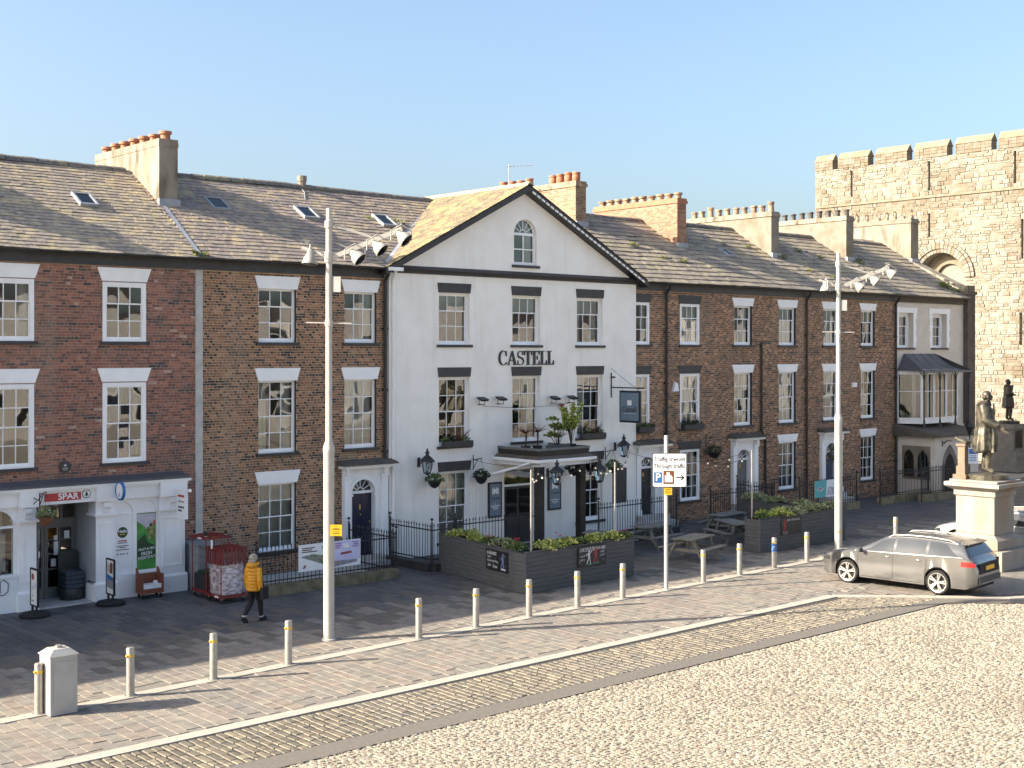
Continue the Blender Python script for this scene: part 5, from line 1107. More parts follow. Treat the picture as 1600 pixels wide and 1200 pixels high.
def foliage(b, c, r, n, cols, leaf=.045, flat=.75):
    for i in range(n):
        u = Vector((rnd.gauss(0,1),rnd.gauss(0,1),rnd.gauss(0,1))).normalized()*rnd.uniform(.35,1)**.6
        p = Vector(c)+Vector((u.x*r,u.y*r,abs(u.z)*r*flat)); d = (u+Vector((rnd.uniform(-.7,.7),rnd.uniform(-.7,.7),rnd.uniform(-.2,.9)))).normalized()*leaf*rnd.uniform(.7,1.3); s = d.orthogonal().normalized()*leaf*.5
        s = Matrix.Rotation(rnd.uniform(0,6.28),3,d) @ s; b.col = rnd.choice(cols); b.add([tuple(p-d*.2),tuple(p+d*.4+s),tuple(p+d),tuple(p+d*.4-s)], [(0,1,2,3)])
def shrub(label, x, y, z, r, cols, n=420, flowers=0, name='shrub', group='planter shrubs', leaf=.05):
    t = thing(name, label, 'plant', (x,y,z), group); b = MB(); r *= 1.3; n = int(n*1.5); z += .06; leaf *= 1.15
    for k in range(7): a = rnd.uniform(0,6.28); q = r*rnd.uniform(.2,.65); foliage(b, (x+q*math.cos(a)*1.2, y+q*math.sin(a), z+rnd.uniform(-.02,.06)), r*rnd.uniform(.45,.65), n//7, cols, leaf)
    b.build('foliage', 'leaf', t)
    s = MB(); 
    for k in range(4): s.path([(x,y,z-.08),(x+rnd.uniform(-.5,.5)*r,y+rnd.uniform(-.4,.4)*r,z+r*.5)], .008, 4)
    s.build('stems', 'dark_timber', t)
    if flowers:
        f = MB()
        for k in range(flowers): foliage(f, (x+rnd.uniform(-r,r)*.7,y+rnd.uniform(-r,r)*.5,z+r*rnd.uniform(.45,.85)), .035, 14, LEAFC['red'], .03)
        f.build('flowers', 'leaf', t)
    return t
zt = 1.05; A, B_ = Vector((23.98,-2.65)), Vector((23.40,-6.72)); inn = Vector((.27,-.04))
for i, (f, kind, r, fl, lb) in enumerate(((.22,'euon',.34,0,'variegated shrub nearest the pub in the side planter'),(.44,'euon',.27,0,'variegated shrub in the middle of the side planter'),(.58,'green',.2,3,'small red-flowered plant in the side planter'),(.72,'grey',.30,0,'grey-green spreading shrub in the side planter'),(.92,'green',.26,5,'red geranium at the planter corner'))):
    p = A+(B_-A)*f+inn; shrub(lb, p.x, p.y, zt, r, LEAFC[kind], flowers=fl)
for X, kind, r, fl, lb in ((24.35,'euon',.33,0,'variegated shrub left of the sports chalkboard in the street planter'),(25.0,'euon',.36,2,'tall variegated shrub above the sports chalkboard'),(25.65,'green',.22,0,'low green plant in the street planter'),(26.4,'euon',.31,0,'variegated shrub right of the sports chalkboard'),(27.1,'euon',.30,0,'pale variegated shrub at the right of the street planter'),(27.5,'green',.20,5,'red geranium at the right end of the street planter')): shrub(lb, X, -6.80, zt, r, LEAFC[kind], flowers=fl)
for i, (X, kind, r) in enumerate(((34.1,'green',.22),(34.55,'lime',.27),(35.2,'euon',.34),(35.95,'grey',.36),(36.8,'grey',.36),(37.6,'grey',.33),(38.2,'grey',.28))): shrub('%s shrub of the row in the right planter, counted from its left end' % ORD[i], X, -6.6, zt, r, LEAFC[kind])
for i, f in enumerate((.15,.5,.85)): shrub(('round shrub at the railing end of the dark planter','middle round shrub of the dark planter','round shrub at the street end of the dark planter')[i], 38.95-1.05*f-.28, -2.4-3.8*f, zt, .34, LEAFC['grey'])
def picnic(mat):
    t = thing('picnic_table', '', 'picnic table', (0,0,0), 'timber picnic tables'); W, L_ = .74, 1.55
    for i in range(5): b = MB(); y = -W/2+i*W/5; b.box(-L_/2,L_/2,y+.004,y+W/5-.004,.70,.735); b.build('top_board', mat, t)
    for s in (-1,1):
        for k in range(2): b = MB(); y = s*.68+k*.125-.12; b.box(-L_/2,L_/2,y,y+.118,.41,.445); b.build('seat_board', mat, t)
        x = s*.52
        for q in (-1,1):
            b = MB(); b.prism([(x-.02,q*.20,.699),(x-.02,q*.30,.699),(x-.02,q*.72,0),(x-.02,q*.62,0)], (.04,0,0)); b.build('leg', mat, t)
        b = MB(); b.box(x+.021,x+.055,-.80,.80,.31,.409); b.box(x+.021,x+.055,-.36,.36,.60,.699); b.build('cross_beam', mat, t)
        b = MB(); b.path([(s*.10,0,.68),(s*.50,0,.36)], .03, 4); b.build('brace', mat, t)
    return t
pt = picnic('table_wood_pale'); pt.location = (31.2,-6.3,0); pt.rotation_euler = (0,0,R(12)); pt['label'] = 'pale weathered picnic table nearest the street, right of the sign pole'
pg = picnic('table_wood'); pg.location = (32.3,-3.6,0); pg.rotation_euler = (0,0,R(4)); pg['label'] = 'grey picnic table behind the traffic sign pole'
dup(pg, (29.9,-3.9,0), R(-62), 'grey picnic table behind the right end of the left planter')
dup(pg, (36.6,-3.3,0), R(6), 'grey picnic table by the railing, beside the dark planter')
dup(pg, (35.0,-4.9,0), R(70), 'grey picnic table half hidden behind the right planter')

# ------------------------------------------------------------------ on the pub front
cl = thing('pub_lettering', 'dark serif letters spelling CASTELL on the white pub wall', 'lettering', (28.5,YC,6.05))
def letter(ch, x, w, h, z):
    b = MB(); s, t = .085, .028; y0, y1 = YC-.05, YC-.004
    P = lambda pts: b.pxz([(x+u*w, z+v*h) for u,v in pts], y0, y1); st_ = s/w; th = t/w; tv = t/h; sv = .15
    if ch == 'L': P([(.18,0),(.18+st_,0),(.18+st_,1),(.18,1)]); P([(0,1-tv),(.18,1-tv),(.18,1),(0,1)]); P([(.18+st_,1-tv),(.4+st_,1-tv),(.4+st_,1),(.18+st_,1)]); P([(0,0),(.18,0),(.18,tv),(0,tv)]); P([(.18+st_,0),(1,0),(1.0,.32),(.95,.32),(.85,tv*1.4),(.18+st_,tv)])
    if ch == 'T': P([(.5-st_/2,0),(.5+st_/2,0),(.5+st_/2,1-tv),(.5-st_/2,1-tv)]); P([(.28,0),(.5-st_/2,0),(.5-st_/2,tv),(.28,tv)]); P([(.5+st_/2,0),(.72,0),(.72,tv),(.5+st_/2,tv)]); P([(0,1),(0,.70),(.05,.70),(.14,1-tv*1.3),(.86,1-tv*1.3),(.95,.70),(1,.70),(1,1)])
    if ch == 'E': P([(.15,0),(.15+st_,0),(.15+st_,1),(.15,1)]); P([(0,1-tv),(.15,1-tv),(.15,1),(0,1)]); P([(0,0),(.15,0),(.15,tv),(0,tv)]); P([(.15+st_,1-tv),(.86,1-tv*1.2),(.92,.72),(.97,.72),(.97,1),(.15+st_,1)]); P([(.15+st_,0),(1,0),(1,.30),(.95,.30),(.87,tv*1.2),(.15+st_,tv)]); P([(.15+st_,.5-tv/2),(.68,.5-tv/2),(.68,.36),(.73,.36),(.73,.66),(.68,.66),(.68,.5+tv/2),(.15+st_,.5+tv/2)])
    if ch == 'A': P([(.08,tv),(.14,tv),(.50,.86),(.52,1),(.46,1)]); P([(.46,1),(.56,1),(.92,tv),(.92-st_*1.1,tv),(.47,.88)]); P([(.26,.30),(.66,.30),(.66,.30+tv),(.26,.30+tv)]); P([(0,0),(.24,0),(.24,tv),(0,tv)]); P([(.62,0),(1,0),(1,tv),(.62,tv)])
    if ch in 'CS':
        n = 26; pts = []
        for k in range(n+1):
            q = k/n
            if ch == 'C': a = R(42+q*276); u, v = .54+.46*math.cos(a), .5+.5*math.sin(a); wd = t*.55+(s*.62)*max(0,-math.cos(a))**.8
            else:
                if q < .5: a = R(30+(q/.5)*225); u, v = .5+.40*math.cos(a), .745+.24*math.sin(a)
                else: a = R(75-((q-.5)/.5)*225); u, v = .5+.44*math.cos(a), .255+.25*math.sin(a)
                wd = t*.55+(s*.50)*math.exp(-((q-.5)/.16)**2)
            pts.append((u,v,wd))
        for (u,v,wd),(u2,v2,wd2) in zip(pts, pts[1:]):
            d = Vector(((u2-u)*w,(v2-v)*h)).normalized(); nn = Vector((-d.y,d.x))
            X0,Z0,X1,Z1 = x+u*w,z+v*h,x+u2*w,z+v2*h; e = d*.004
            b.pxz([(X0-nn.x*wd/2-e.x,Z0-nn.y*wd/2-e.y),(X1-nn.x*wd2/2+e.x,Z1-nn.y*wd2/2+e.y),(X1+nn.x*wd2/2+e.x,Z1+nn.y*wd2/2+e.y),(X0+nn.x*wd/2-e.x,Z0+nn.y*wd/2-e.y)], y0, y1)
        if ch == 'C': P([(.86,.62),(.92,.62),(.94,.98),(.89,.98),(.84,.80)]); P([(.84,.20),(.93,.20),(.93,.08),(.86,.10)])
        else: P([(.80,.70),(.86,.70),(.87,.99),(.82,.99)]); P([(.08,.01),(.13,.01),(.15,.32),(.08,.32)])
    b.build('letter', 'charcoal_paint', cl)
x = 28.50
for ch, w in zip('CASTELL', (.37,.42,.30,.36,.33,.32,.32)): letter(ch, x, w, .48, 6.06); x += w+.018
bg_ = thing('pub_sign', 'grey hanging pub sign with castle emblem on an iron bracket', 'sign', (33.9,YC,4.0))
b = MB(); b.box(33.86,33.94,-1.58,-.58,3.98,5.12); b.build('frame', 'iron', bg_)
b = MB(); b.box(33.85,33.859,-1.52,-.64,4.05,5.05); b.build('panel', 'sign_blue_grey', bg_)
b = MB(); b.pyz([(-1.18+.0,4.60),(-.98,4.60),(-.98,4.79),(-1.02,4.79),(-1.02,4.76),(-1.06,4.76),(-1.06,4.79),(-1.10,4.79),(-1.10,4.76),(-1.14,4.76),(-1.14,4.79),(-1.18,4.79)], 33.844, 33.8495); b.build('emblem', 'sign_white', bg_)
o = text('Castell', .26, (33.846,-1.08,4.45), (R(90),0,R(-90)), 'charcoal_paint', bg_, ext=.001, bold=.004); 
b = MB(); b.box(33.847,33.8495,-1.35,-.82,4.30,4.31); b.build('rule', 'sign_white', bg_)
b = MB(); b.path([(33.9,YC,5.22),(33.9,-1.75,5.22)], .025, 6); b.path([(33.9,YC-.02,4.85),(33.9,YC-.02,5.75)], .022, 6); b.path([(33.9,YC-.02,5.6),(33.9,YC-.14,5.6)], .02, 6); b.path([(33.9,YC,5.9),(33.9,-1.3,5.24)], .008, 4); b.box(33.88,33.92,YC-.2,YC+.05,5.56,5.62); b.build('bracket', 'iron', bg_)
b = MB(); b.path([(33.9,-.7,5.12),(33.9,-.7,5.22)], .01, 4); b.path([(33.9,-1.45,5.12),(33.9,-1.45,5.22)], .01, 4); b.build('hanger', 'iron', bg_)
def poster(label, X0, X1, z0, z1):
    t = thing('framed_board', label, 'notice board', (X0,YC,z0)); b = MB(); b.box(X0,X1,YC-.05,YC-.001,z0,z1); b.build('frame', 'iron', t)
    b = MB(); b.box(X0+.06,X1-.06,YC-.055,YC-.0505,z0+.06,z1-.06); b.build('panel', 'sign_blue_grey', t); c = (X0+X1)/2; zc = z1-.40; u = .035
    b = MB(); b.pxz([(c-4*u,zc),(c-u,zc),(c-u,zc+1.2*u),(c+u,zc+1.2*u),(c+u,zc),(c+4*u,zc),(c+4*u,zc+6*u),(c+3*u,zc+6*u),(c+3*u,zc+5*u),(c+2*u,zc+5*u),(c+2*u,zc+6.5*u),(c+u,zc+6.5*u),(c+u,zc+5*u),(c-u,zc+5*u),(c-u,zc+6.5*u),(c-2*u,zc+6.5*u),(c-2*u,zc+5*u),(c-3*u,zc+5*u),(c-3*u,zc+6*u),(c-4*u,zc+6*u)], YC-.058, YC-.0555); b.build('emblem', 'sign_white', t)
    text('Castell', .14, (c,YC-.057,zc-.14), FRONT, 'charcoal_paint', t, ext=.001)
    for i, w in enumerate((.06,.42,.30,.2)): MB().box(c-w/2,c+w/2,YC-.057,YC-.0555,zc-.34-i*.055,zc-.318-i*.055).build('print_line', 'sign_white', t)
poster('tall framed blue-grey board left of the pub door', 28.03, 28.62, .98, 2.16)
poster('tall framed blue-grey board right of the pub door', 30.75, 31.36, 1.02, 2.16)
def lantern(label, X, z, Y0, arm=True):
    t = thing('wall_lantern', label, 'lantern', (X,Y0,z), 'black pub lanterns')
    y = Y0-.45; b = MB(); b.lathe(X,y,[(.25,z+.02),(.24,z+.05),(.14,z+.14),(.06,z+.20),(.055,z+.25),(.09,z+.27),(.03,z+.34),(.035,z+.37),(.01,z+.42)],6); b.build('cap', 'iron', t)
    b = MB()
    for k in range(6): a = 2*math.pi*k/6; b.path([(X+.20*math.cos(a),y+.20*math.sin(a),z+.02),(X+.12*math.cos(a),y+.12*math.sin(a),z-.36)], .011, 4)
    b.lathe(X,y,[(.13,-.38+z),(.13,-.35+z),(.05,-.42+z)],6); b.lathe(X,y,[(.21,z),(.21,z+.02)],6); b.build('cage', 'iron', t)
    g = MB(); g.lathe(X,y,[(.115,z-.35),(.19,z)],6,cap=False); g.build('pane', 'lamp_glass', t); g = MB(); g.lathe(X,y,[(.02,z-.3),(.03,z-.2),(.012,z-.1)],6); g.build('lamp', 'sign_white', t)
    b = MB(); b.path([(X,Y0,z+.0),(X,Y0-.22,z+.0),(X,y,z+.0)], .02, 6); b.path([(X,Y0-.01,z-.15),(X,Y0-.10,z-.10),(X,Y0-.16,z-.01)], .012, 5); b.box(X-.05,X+.05,Y0-.03,Y0,z-.2,z+.1); b.build('bracket', 'iron', t)
lantern('black lantern high on the pub wall above the leftmost hanging basket', 25.15, 3.05, YC); lantern('black lantern on the left porch post of the pub', 28.85, 2.62, CY+.10); lantern('black lantern on the right porch post of the pub', 30.8, 2.58, CY+.10); lantern('black lantern under the hanging pub sign', 34.1, 3.12, YC)
def basket(label, X, z, Y0, cols, bowl='iron', r=.22, n=300):
    t = thing('hanging_basket', label, 'hanging basket', (X,Y0,z), 'hanging baskets'); y = Y0-.42
    b = MB(); b.lathe(X,y,[(.05,z-.23),(r*.65,z-.17),(r*.92,z-.06),(r,z)],12); b.build('bowl', bowl, t, True)
    b = MB(); foliage(b, (X,y,z-.02), r*1.35, n, cols, .055, .95); b.build('foliage', 'leaf', t)
    b = MB(); b.path([(X,Y0,z+.52),(X,y-.03,z+.62)], .014, 5); b.path([(X,Y0-.01,z+.25),(X,Y0-.28,z+.59)], .012, 5); b.path([(X,Y0-.012,z+.2),(X,Y0-.012,z+.7)], .014, 5)
    for a in (0,2.1,4.2): b.path([(X+r*math.cos(a),y+r*math.sin(a),z),(X,y,z+.6)], .004, 3)
    b.build('bracket', 'iron', t)
basket('hanging basket below the leftmost lantern of the pub', 25.46, 2.42, YC, LEAFC['green']); basket('hanging basket left of the pub porch', 27.40, 2.42, YC, LEAFC['dark']); basket('hanging basket behind the right porch post', 31.60, 2.42, YC, LEAFC['dark']); basket('hanging basket above the dark blocked opening of the pub', 33.60, 2.38, YC, LEAFC['green']); basket('hanging basket on the brick house with black lintels', 39.33, 2.60, 0, LEAFC['dark'], r=.26); basket('small clay-coloured hanging basket at the shop entrance', 12.83, 2.38, YF-.02, LEAFC['grey'], 'clay', r=.19)
for i, (X, z) in enumerate(((27.62,4.82),(28.43,4.82),(30.89,4.78),(31.72,4.78))):
    t = thing('floodlight', 'small wall floodlight, %s of the four above the pub porch' % ('leftmost','second','third','rightmost')[i], 'floodlight', (X,YC,z), 'wall floodlights'); b = MB(); b.add([(X-.16,YC-.38,z+.12),(X+.16,YC-.38,z+.12),(X+.16,YC-.12,z+.2),(X-.16,YC-.12,z+.2),(X-.14,YC-.36,z+.06),(X+.14,YC-.36,z+.06),(X+.14,YC-.14,z+.13),(X-.14,YC-.14,z+.13)], [(0,1,2,3),(4,7,6,5),(0,4,5,1),(1,5,6,2),(2,6,7,3),(3,7,4,0)]); b.build('head', 'iron', t)
    b = MB(); b.path([(X-.12,YC-.2,z+.1),(X-.12,YC-.2,z-.05),(X+.12,YC-.2,z-.05),(X+.12,YC-.2,z+.1)], .014, 4); b.path([(X,YC,z-.05),(X,YC-.2,z-.05)], .014, 4); b.build('bracket', 'iron', t)
def window_box(label, X0, X1, z, cols, spiky=True):
    t = thing('window_box', label, 'window box', (X0,YC,z), 'window boxes on the first floor'); y = YC-.02 if X0 < 35 else -.02; b = MB(); b.box(X0,X1,y-.24,y-.03,z-.08,z+.1); b.build('trough', 'charcoal_paint', t)
    b = MB(); n = int((X1-X0)/.2)
    for k in range(n): foliage(b, (X0+.1+k*.2,y-.14,z+.1), .16, 60, LEAFC[cols[k % len(cols)]], .05, 1.0)
    if spiky:
        xs = X0+(X1-X0)*.62
        for k in range(26): a = rnd.uniform(0,6.28); e = rnd.uniform(.3,1.2); b.col = rnd.choice(LEAFC['purple']); d = Vector((math.cos(a)*math.cos(e),math.sin(a)*math.cos(e)*.5,math.sin(e)))*rnd.uniform(.4,.62); p = Vector((xs,y-.14,z+.15)); s = d.orthogonal().normalized()*.016; b.add([tuple(p-s),tuple(p+s),tuple(p+d)], [(0,1,2)])
    b.build('foliage', 'leaf', t)
window_box('window box with dark cordyline under the left pub window', 26.05, 27.2, 3.52, ('green','dark','purple','green')); window_box('window box with dark cordyline under the right pub window', 32.25, 33.4, 3.52, ('dark','green','purple')); window_box('window box of dark foliage on the house with black lintels', 37.8, 38.95, 3.62, ('dark','dark','green')); window_box('window box beside the pub sign', 35.3, 36.1, 3.62, ('green','dark'), False)
# pots on the porch roof
def pot_plant(label, X, Y, kind, h):
    z = 3.13; t = thing('potted_plant', label, 'plant', (X,Y,z), 'plants on the porch roof'); b = MB()
    if kind == 'trough': b.box(X-.42,X+.42,Y-.16,Y+.16,z,z+.3)
    else: b.lathe(X,Y,[(.12,z),(.17,z+.26),(.18,z+.28)],12)
    b.build('pot', 'grey_wood' if kind == 'trough' else 'plastic_dark', t); b = MB(); s = MB()
    if kind in ('trough','bush'):
        for k in range(9):
            p = (X+rnd.uniform(-.3,.3),Y+rnd.uniform(-.12,.12),z+.3+h*rnd.uniform(.15,1)); s.path([(X,Y,z+.2),p], .012, 4); foliage(b, p, .19, 70, LEAFC['green']+LEAFC['lime'][:1], .07)
    elif kind == 'spike':
        for k in range(40): a = rnd.uniform(0,6.28); e = rnd.uniform(.15,1.45); d = Vector((math.cos(a)*math.cos(e),math.sin(a)*math.cos(e),math.sin(e)))*rnd.uniform(.35,.6); p = Vector((X,Y,z+h*.72)); q = d.orthogonal().normalized()*.022; b.col = rnd.choice(LEAFC['purple']+((.30,.13,.04),)); b.add([tuple(p-q),tuple(p+q),tuple(p+d)], [(0,1,2)])
        for k in range(24): a = rnd.uniform(0,6.28); d = Vector((math.cos(a)*.16,math.sin(a)*.16,-rnd.uniform(.2,.42))); p = Vector((X,Y,z+h*.7)); q = d.orthogonal().normalized()*.018; b.col = (.34,.20,.08); b.add([tuple(p-q),tuple(p+q),tuple(p+d)], [(0,1,2)])
        s.path([(X,Y,z+.2),(X+.02,Y,z+h*.75)], .025, 6)
    else:
        for k in range(15):
            a = rnd.uniform(0,6.28); e = Vector((X+math.cos(a)*rnd.uniform(.1,.5),Y+math.sin(a)*.25,z+h*rnd.uniform(.6,1.15))); m_ = Vector((X+(e.x-X)*.35,Y,z+h*.45)); s.path([(X,Y,z+.2),tuple(m_),tuple(e)], .012, 4)
            for f in (.4,.55,.7,.85,1.0): foliage(b, tuple(m_.lerp(e, f)), .06, 15, LEAFC['lime'], .085, 1.6)
    b.build('foliage', 'leaf', t); s.build('stems', 'dark_timber', t)
pot_plant('leftmost spiky cordyline on the porch roof', 28.72, -1.25, 'spike', .95); pot_plant('second spiky cordyline on the porch roof', 29.15, -1.35, 'spike', 1.0); pot_plant('green bush in a grey trough on the porch roof', 29.7, -1.75, 'trough', .85); pot_plant('tall lime green shrub on the porch roof', 30.6, -1.45, 'tall', 1.35); pot_plant('small dark spike plant between bush and tall shrub on the porch roof', 30.15, -1.3, 'spike', .7)
# string lights on thin poles
POL = []
for i, (X, Y, lb) in enumerate(((23.85,-6.85,'thin metal pole in the left planter carrying string lights'),(27.23,-6.75,'thin metal pole at the right end of the street planter'),(33.95,-6.45,'thin metal pole at the left end of the right planter'),(42.6,-6.4,'thin dark pole behind the far lamp post')) [:3]):
    t = MB(); t.path([(X,Y,.9),(X,Y,3.3)], .028, 8); tag(t.build('light_pole', 'steel', None, True), lb, 'pole', 'string light poles'); POL.append(Vector((X,Y,3.27)))
runs = [(Vector((28.4,CY,2.9)),POL[0],.35),(POL[0],Vector((30.6,CY,2.85)),.3),(Vector((30.8,CY,2.9)),POL[1],.3),(POL[1],Vector((34.9,YC,2.9)),.3),(Vector((34.9,YC,2.8)),POL[2],.35),(POL[2],Vector((39.0,0,2.5)),.4),(Vector((27.3,YC,3.0)),Vector((28.4,CY,2.9)),.15)]
for j, (p, q, sag) in enumerate(runs):
    t = thing('string_lights', ('string of bulbs from porch to the left planter pole','string of bulbs from the left planter pole back to the right porch post','string of bulbs from porch corner to the middle pole','string of bulbs from the middle pole to the pub wall end','string of bulbs from the pub wall end to the pole by the right planter','string of bulbs from the right planter pole to the house with black lintels','short cable between basket bracket and porch gutter')[j], 'string lights', tuple(p), 'outdoor string lights')
    pts = [tuple(p.lerp(q, k/12)-Vector((0,0,sag*4*(k/12)*(1-k/12)))) for k in range(13)]; b = MB(); b.path(pts, .007, 4); b.build('cable', 'iron', t)
    if j < 6:
        for k in (2,5,8,10):
            x,y,z = pts[k]; b = MB(); b.lathe(x,y,[(.018,z-.06),(.02,z)],6); so = b.build('socket', 'iron', t); b = MB(); b.ball((x,y,z-.09), .03, 8, 6); b.build('light_bulb', 'bulb', so, True)
b = MB(); b.path([(34.55,6.2,12.9),(34.55,6.2,14.05)], .02, 5); ae = thing('tv_aerial', 'thin television aerial above the pub gable', 'aerial', (34.55,6.2,12.3)); b.build('mast', 'lead', ae)
b = MB(); b.path([(34.45,6.3,13.95),(35.35,5.6,14.02)], .012, 4)
for k in range(8): c = Vector((34.55,6.2,13.96)).lerp(Vector((35.35,5.6,14.02)), k/7); b.path([(c.x,c.y,c.z-.07),(c.x,c.y,c.z+.07)], .007, 4)
b.build('boom', 'lead', ae)
# ------------------------------------------------------------------ at the shop
sg = thing('shop_sign', 'red shop fascia sign with white capitals and a round green tree badge', 'sign', (13.4,YF,2.6))
b = MB(); b.box(12.96,13.92,YF-.012,YF-.001,2.70,2.90); b.build('red_panel', 'red_print', sg)
o = text('SPAR', .215, (13.58,YF-.0145,2.80), FRONT, 'sign_white', sg, ext=.002, bold=.005, sx=1.12)
b = MB(); b.pxz([(14.065+.115*math.cos(k*.2618),2.83+.115*math.sin(k*.2618)) for k in range(24)], YF-.010, YF-.001); b.build('badge_ring', 'dark_green', sg)
b = MB(); b.pxz([(14.065+.095*math.cos(k*.2618),2.83+.095*math.sin(k*.2618)) for k in range(24)], YF-.013, YF-.0105); b.build('badge', 'sign_white', sg)
b = MB(); b.pxz([(14.065,2.905),(14.10,2.85),(14.085,2.85),(14.125,2.79),(14.08,2.79),(14.08,2.755),(14.05,2.755),(14.05,2.79),(14.005,2.79),(14.045,2.85),(14.03,2.85)], YF-.016, YF-.0135); b.build('tree_emblem', 'dark_green', sg)
sc = MB(); sc.path([(12.62,YF-.01,2.55),(12.62,YF-.01,2.92)], .016, 5); sc.path([(12.62,YF-.01,2.88),(12.70,YF-.25,2.78),(12.74,YF-.40,2.92)], .014, 5); sc.path([(12.62,YF-.01,2.60),(12.68,YF-.2,2.76)], .012, 5); tag(sc.build('sign_bracket', 'iron'), 'black iron bracket left of the red shop sign', 'bracket')
t = thing('oval_sign', 'round blue-rimmed white sign projecting from the shopfront', 'sign', (14.86,YF,2.85))
b = MB(); b.box(14.80,14.86,YF-.16,YF-.0,2.83,2.97); b.build('arm', 'sign_blue', t)
def disc(r0, r1, x0, x1, cy, cz): return MB().prism([(x0, cy+r0*math.cos(k*.2618), cz+r1*math.sin(k*.2618)) for k in range(24)], (x1-x0,0,0))
disc(.24,.25,14.80,14.86,YF-.36,2.88).build('rim', 'sign_blue', t); disc(.185,.20,14.795,14.865,YF-.36,2.88).build('face', 'sign_white', t)
b = MB(); b.path([(14.792,YF-.40,2.85),(14.792,YF-.40,2.74),(14.792,YF-.33,2.74),(14.792,YF-.33,2.80)], .008, 4); b.build('print', 'sign_blue', t)
t = thing('projecting_sign', 'white vertical shop sign hanging from the right end of the fascia', 'sign', (16.6,YF-.1,2.3))
b = MB(); b.box(16.52,16.60,YF-.66,YF-.20,2.02,2.70); b.build('panel', 'sign_white', t); b = MB(); b.path([(16.56,YF,2.80),(16.56,YF-.80,2.80)], .025, 6); b.path([(16.56,YF,2.74),(16.56,YF-.7,2.74)], .018, 6); b.ball((16.56,YF-.84,2.80), .05); b.path([(16.56,YF-.3,2.80),(16.56,YF-.3,2.70)], .012, 4); b.path([(16.56,YF-.6,2.80),(16.56,YF-.6,2.70)], .012, 4); b.build('bracket', 'white_paint', t)
b = MB(); b.box(16.514,16.5195,YF-.60,YF-.24,2.60,2.66); b.build('red_strip', 'red_print', t)
text('Off Licence', .088, (16.517,YF-.43,2.48), (R(90),0,R(-90)), 'charcoal_paint', t, ext=.001, sx=.8)
for z, w in ((2.33,.32),(2.24,.20)): MB().box(16.514,16.5195,YF-.26-w,YF-.26,z-.025,z+.02).build('print_line', 'charcoal_paint', t)
t = thing('food_poster', 'tall green fruit and veg poster in the shopfront arch', 'poster', (15.78,YF,.8)); yp = YF+.126
b = MB(); b.box(15.51,16.05,yp-.004,yp+.004,.68,2.19); b.build('sheet', 'green_print', t)
pm('salad', (.30,.34,.10), (.10,.06,.03), 12, .5); pm('bowl_white', (.55,.53,.60), (.42,.40,.48), 5, .5); pm('tomato', (.5,.12,.05), rough=.4)
for i, (m_, pts) in enumerate((('bowl_white',[(15.52,2.17),(16.04,2.17),(16.04,1.92),(15.80,1.75),(15.70,1.86),(15.52,1.98)]),('dark_green',[(15.52,1.45),(15.75,1.62),(15.82,1.4),(16.04,1.30),(16.04,.95),(15.52,.95)]),('salad',[(15.80,1.80),(15.98,1.86),(16.04,1.66),(15.95,1.42),(15.86,1.5)]),('tomato',[(15.97,1.96),(16.04,1.98),(16.04,1.84),(15.96,1.86)]),('dark_green',[(15.9,1.92),(15.96,1.88),(15.92,1.80),(15.86,1.84)]))):
    q = MB(); q.pxz(pts, yp-.0055-.001*i, yp-.0045-.001*i); q.build('print', m_, t, kind='stuff')
for s_, z, sz in (('FRUIT & VEG',1.22,.092),('FRESH',1.10,.13),('EVERYDAY',.99,.112)): text(s_, sz, (15.78,yp-.0125,z), (R(90),R(-4),0), 'sign_white', t, ext=.001, bold=.001, sx=.9, shear=.2)
t = thing('shop_notice', 'white shopfront panel notice with a round dark green badge', 'notice', (15.11,YF,.8))
b = MB(); b.pxz([(15.11+.145*math.cos(k*.2618),1.72+.145*math.sin(k*.2618)) for k in range(24)], yp-.004, yp+.004); b.build('badge', 'dark_green', t); text('Hello', .115, (15.11,yp-.006,1.75), FRONT, 'sign_white', t, ext=.001, bold=.002); MB().box(15.04,15.18,yp-.0055,yp-.0045,1.66,1.68).build('print_line', 'yellow_sign', t)
for z, w, m_ in ((1.50,.24,'red_print'),(1.44,.26,'iron'),(1.36,.34,'charcoal_paint'),(1.32,.18,'charcoal_paint'),(1.26,.36,'charcoal_paint')): MB().box(15.11-w/2,15.11+w/2,yp-.003,yp+.003,z-(.018 if m_ == 'red_print' else .006),z+.012).build('print_line', m_, t)
for x in (14.97,15.06,15.14,15.24): MB().pxz([(x+.022*math.cos(k),1.15+.022*math.sin(k)) for k in range(6)], yp-.003, yp+.003).build('print_mark', 'charcoal_paint', t)
t = thing('wall_plaque', 'round dark plaque on the red brickwork above the shop', 'plaque', (13.7,0,3.5)); b = MB(); b.pxz([(13.70+.16*math.cos(k*.3927),3.52+.16*math.sin(k*.3927)) for k in range(16)], -.03, -.005); b.build('disc', 'charcoal_paint', t); b = MB(); b.box(13.62,13.78,-.034,-.0305,3.47,3.49); b.box(13.64,13.76,-.034,-.0305,3.43,3.445); b.pxz([(13.66,3.53),(13.74,3.53),(13.74,3.56),(13.70,3.60),(13.66,3.56)], -.034, -.0305); b.build('inscription', 'concrete', t)
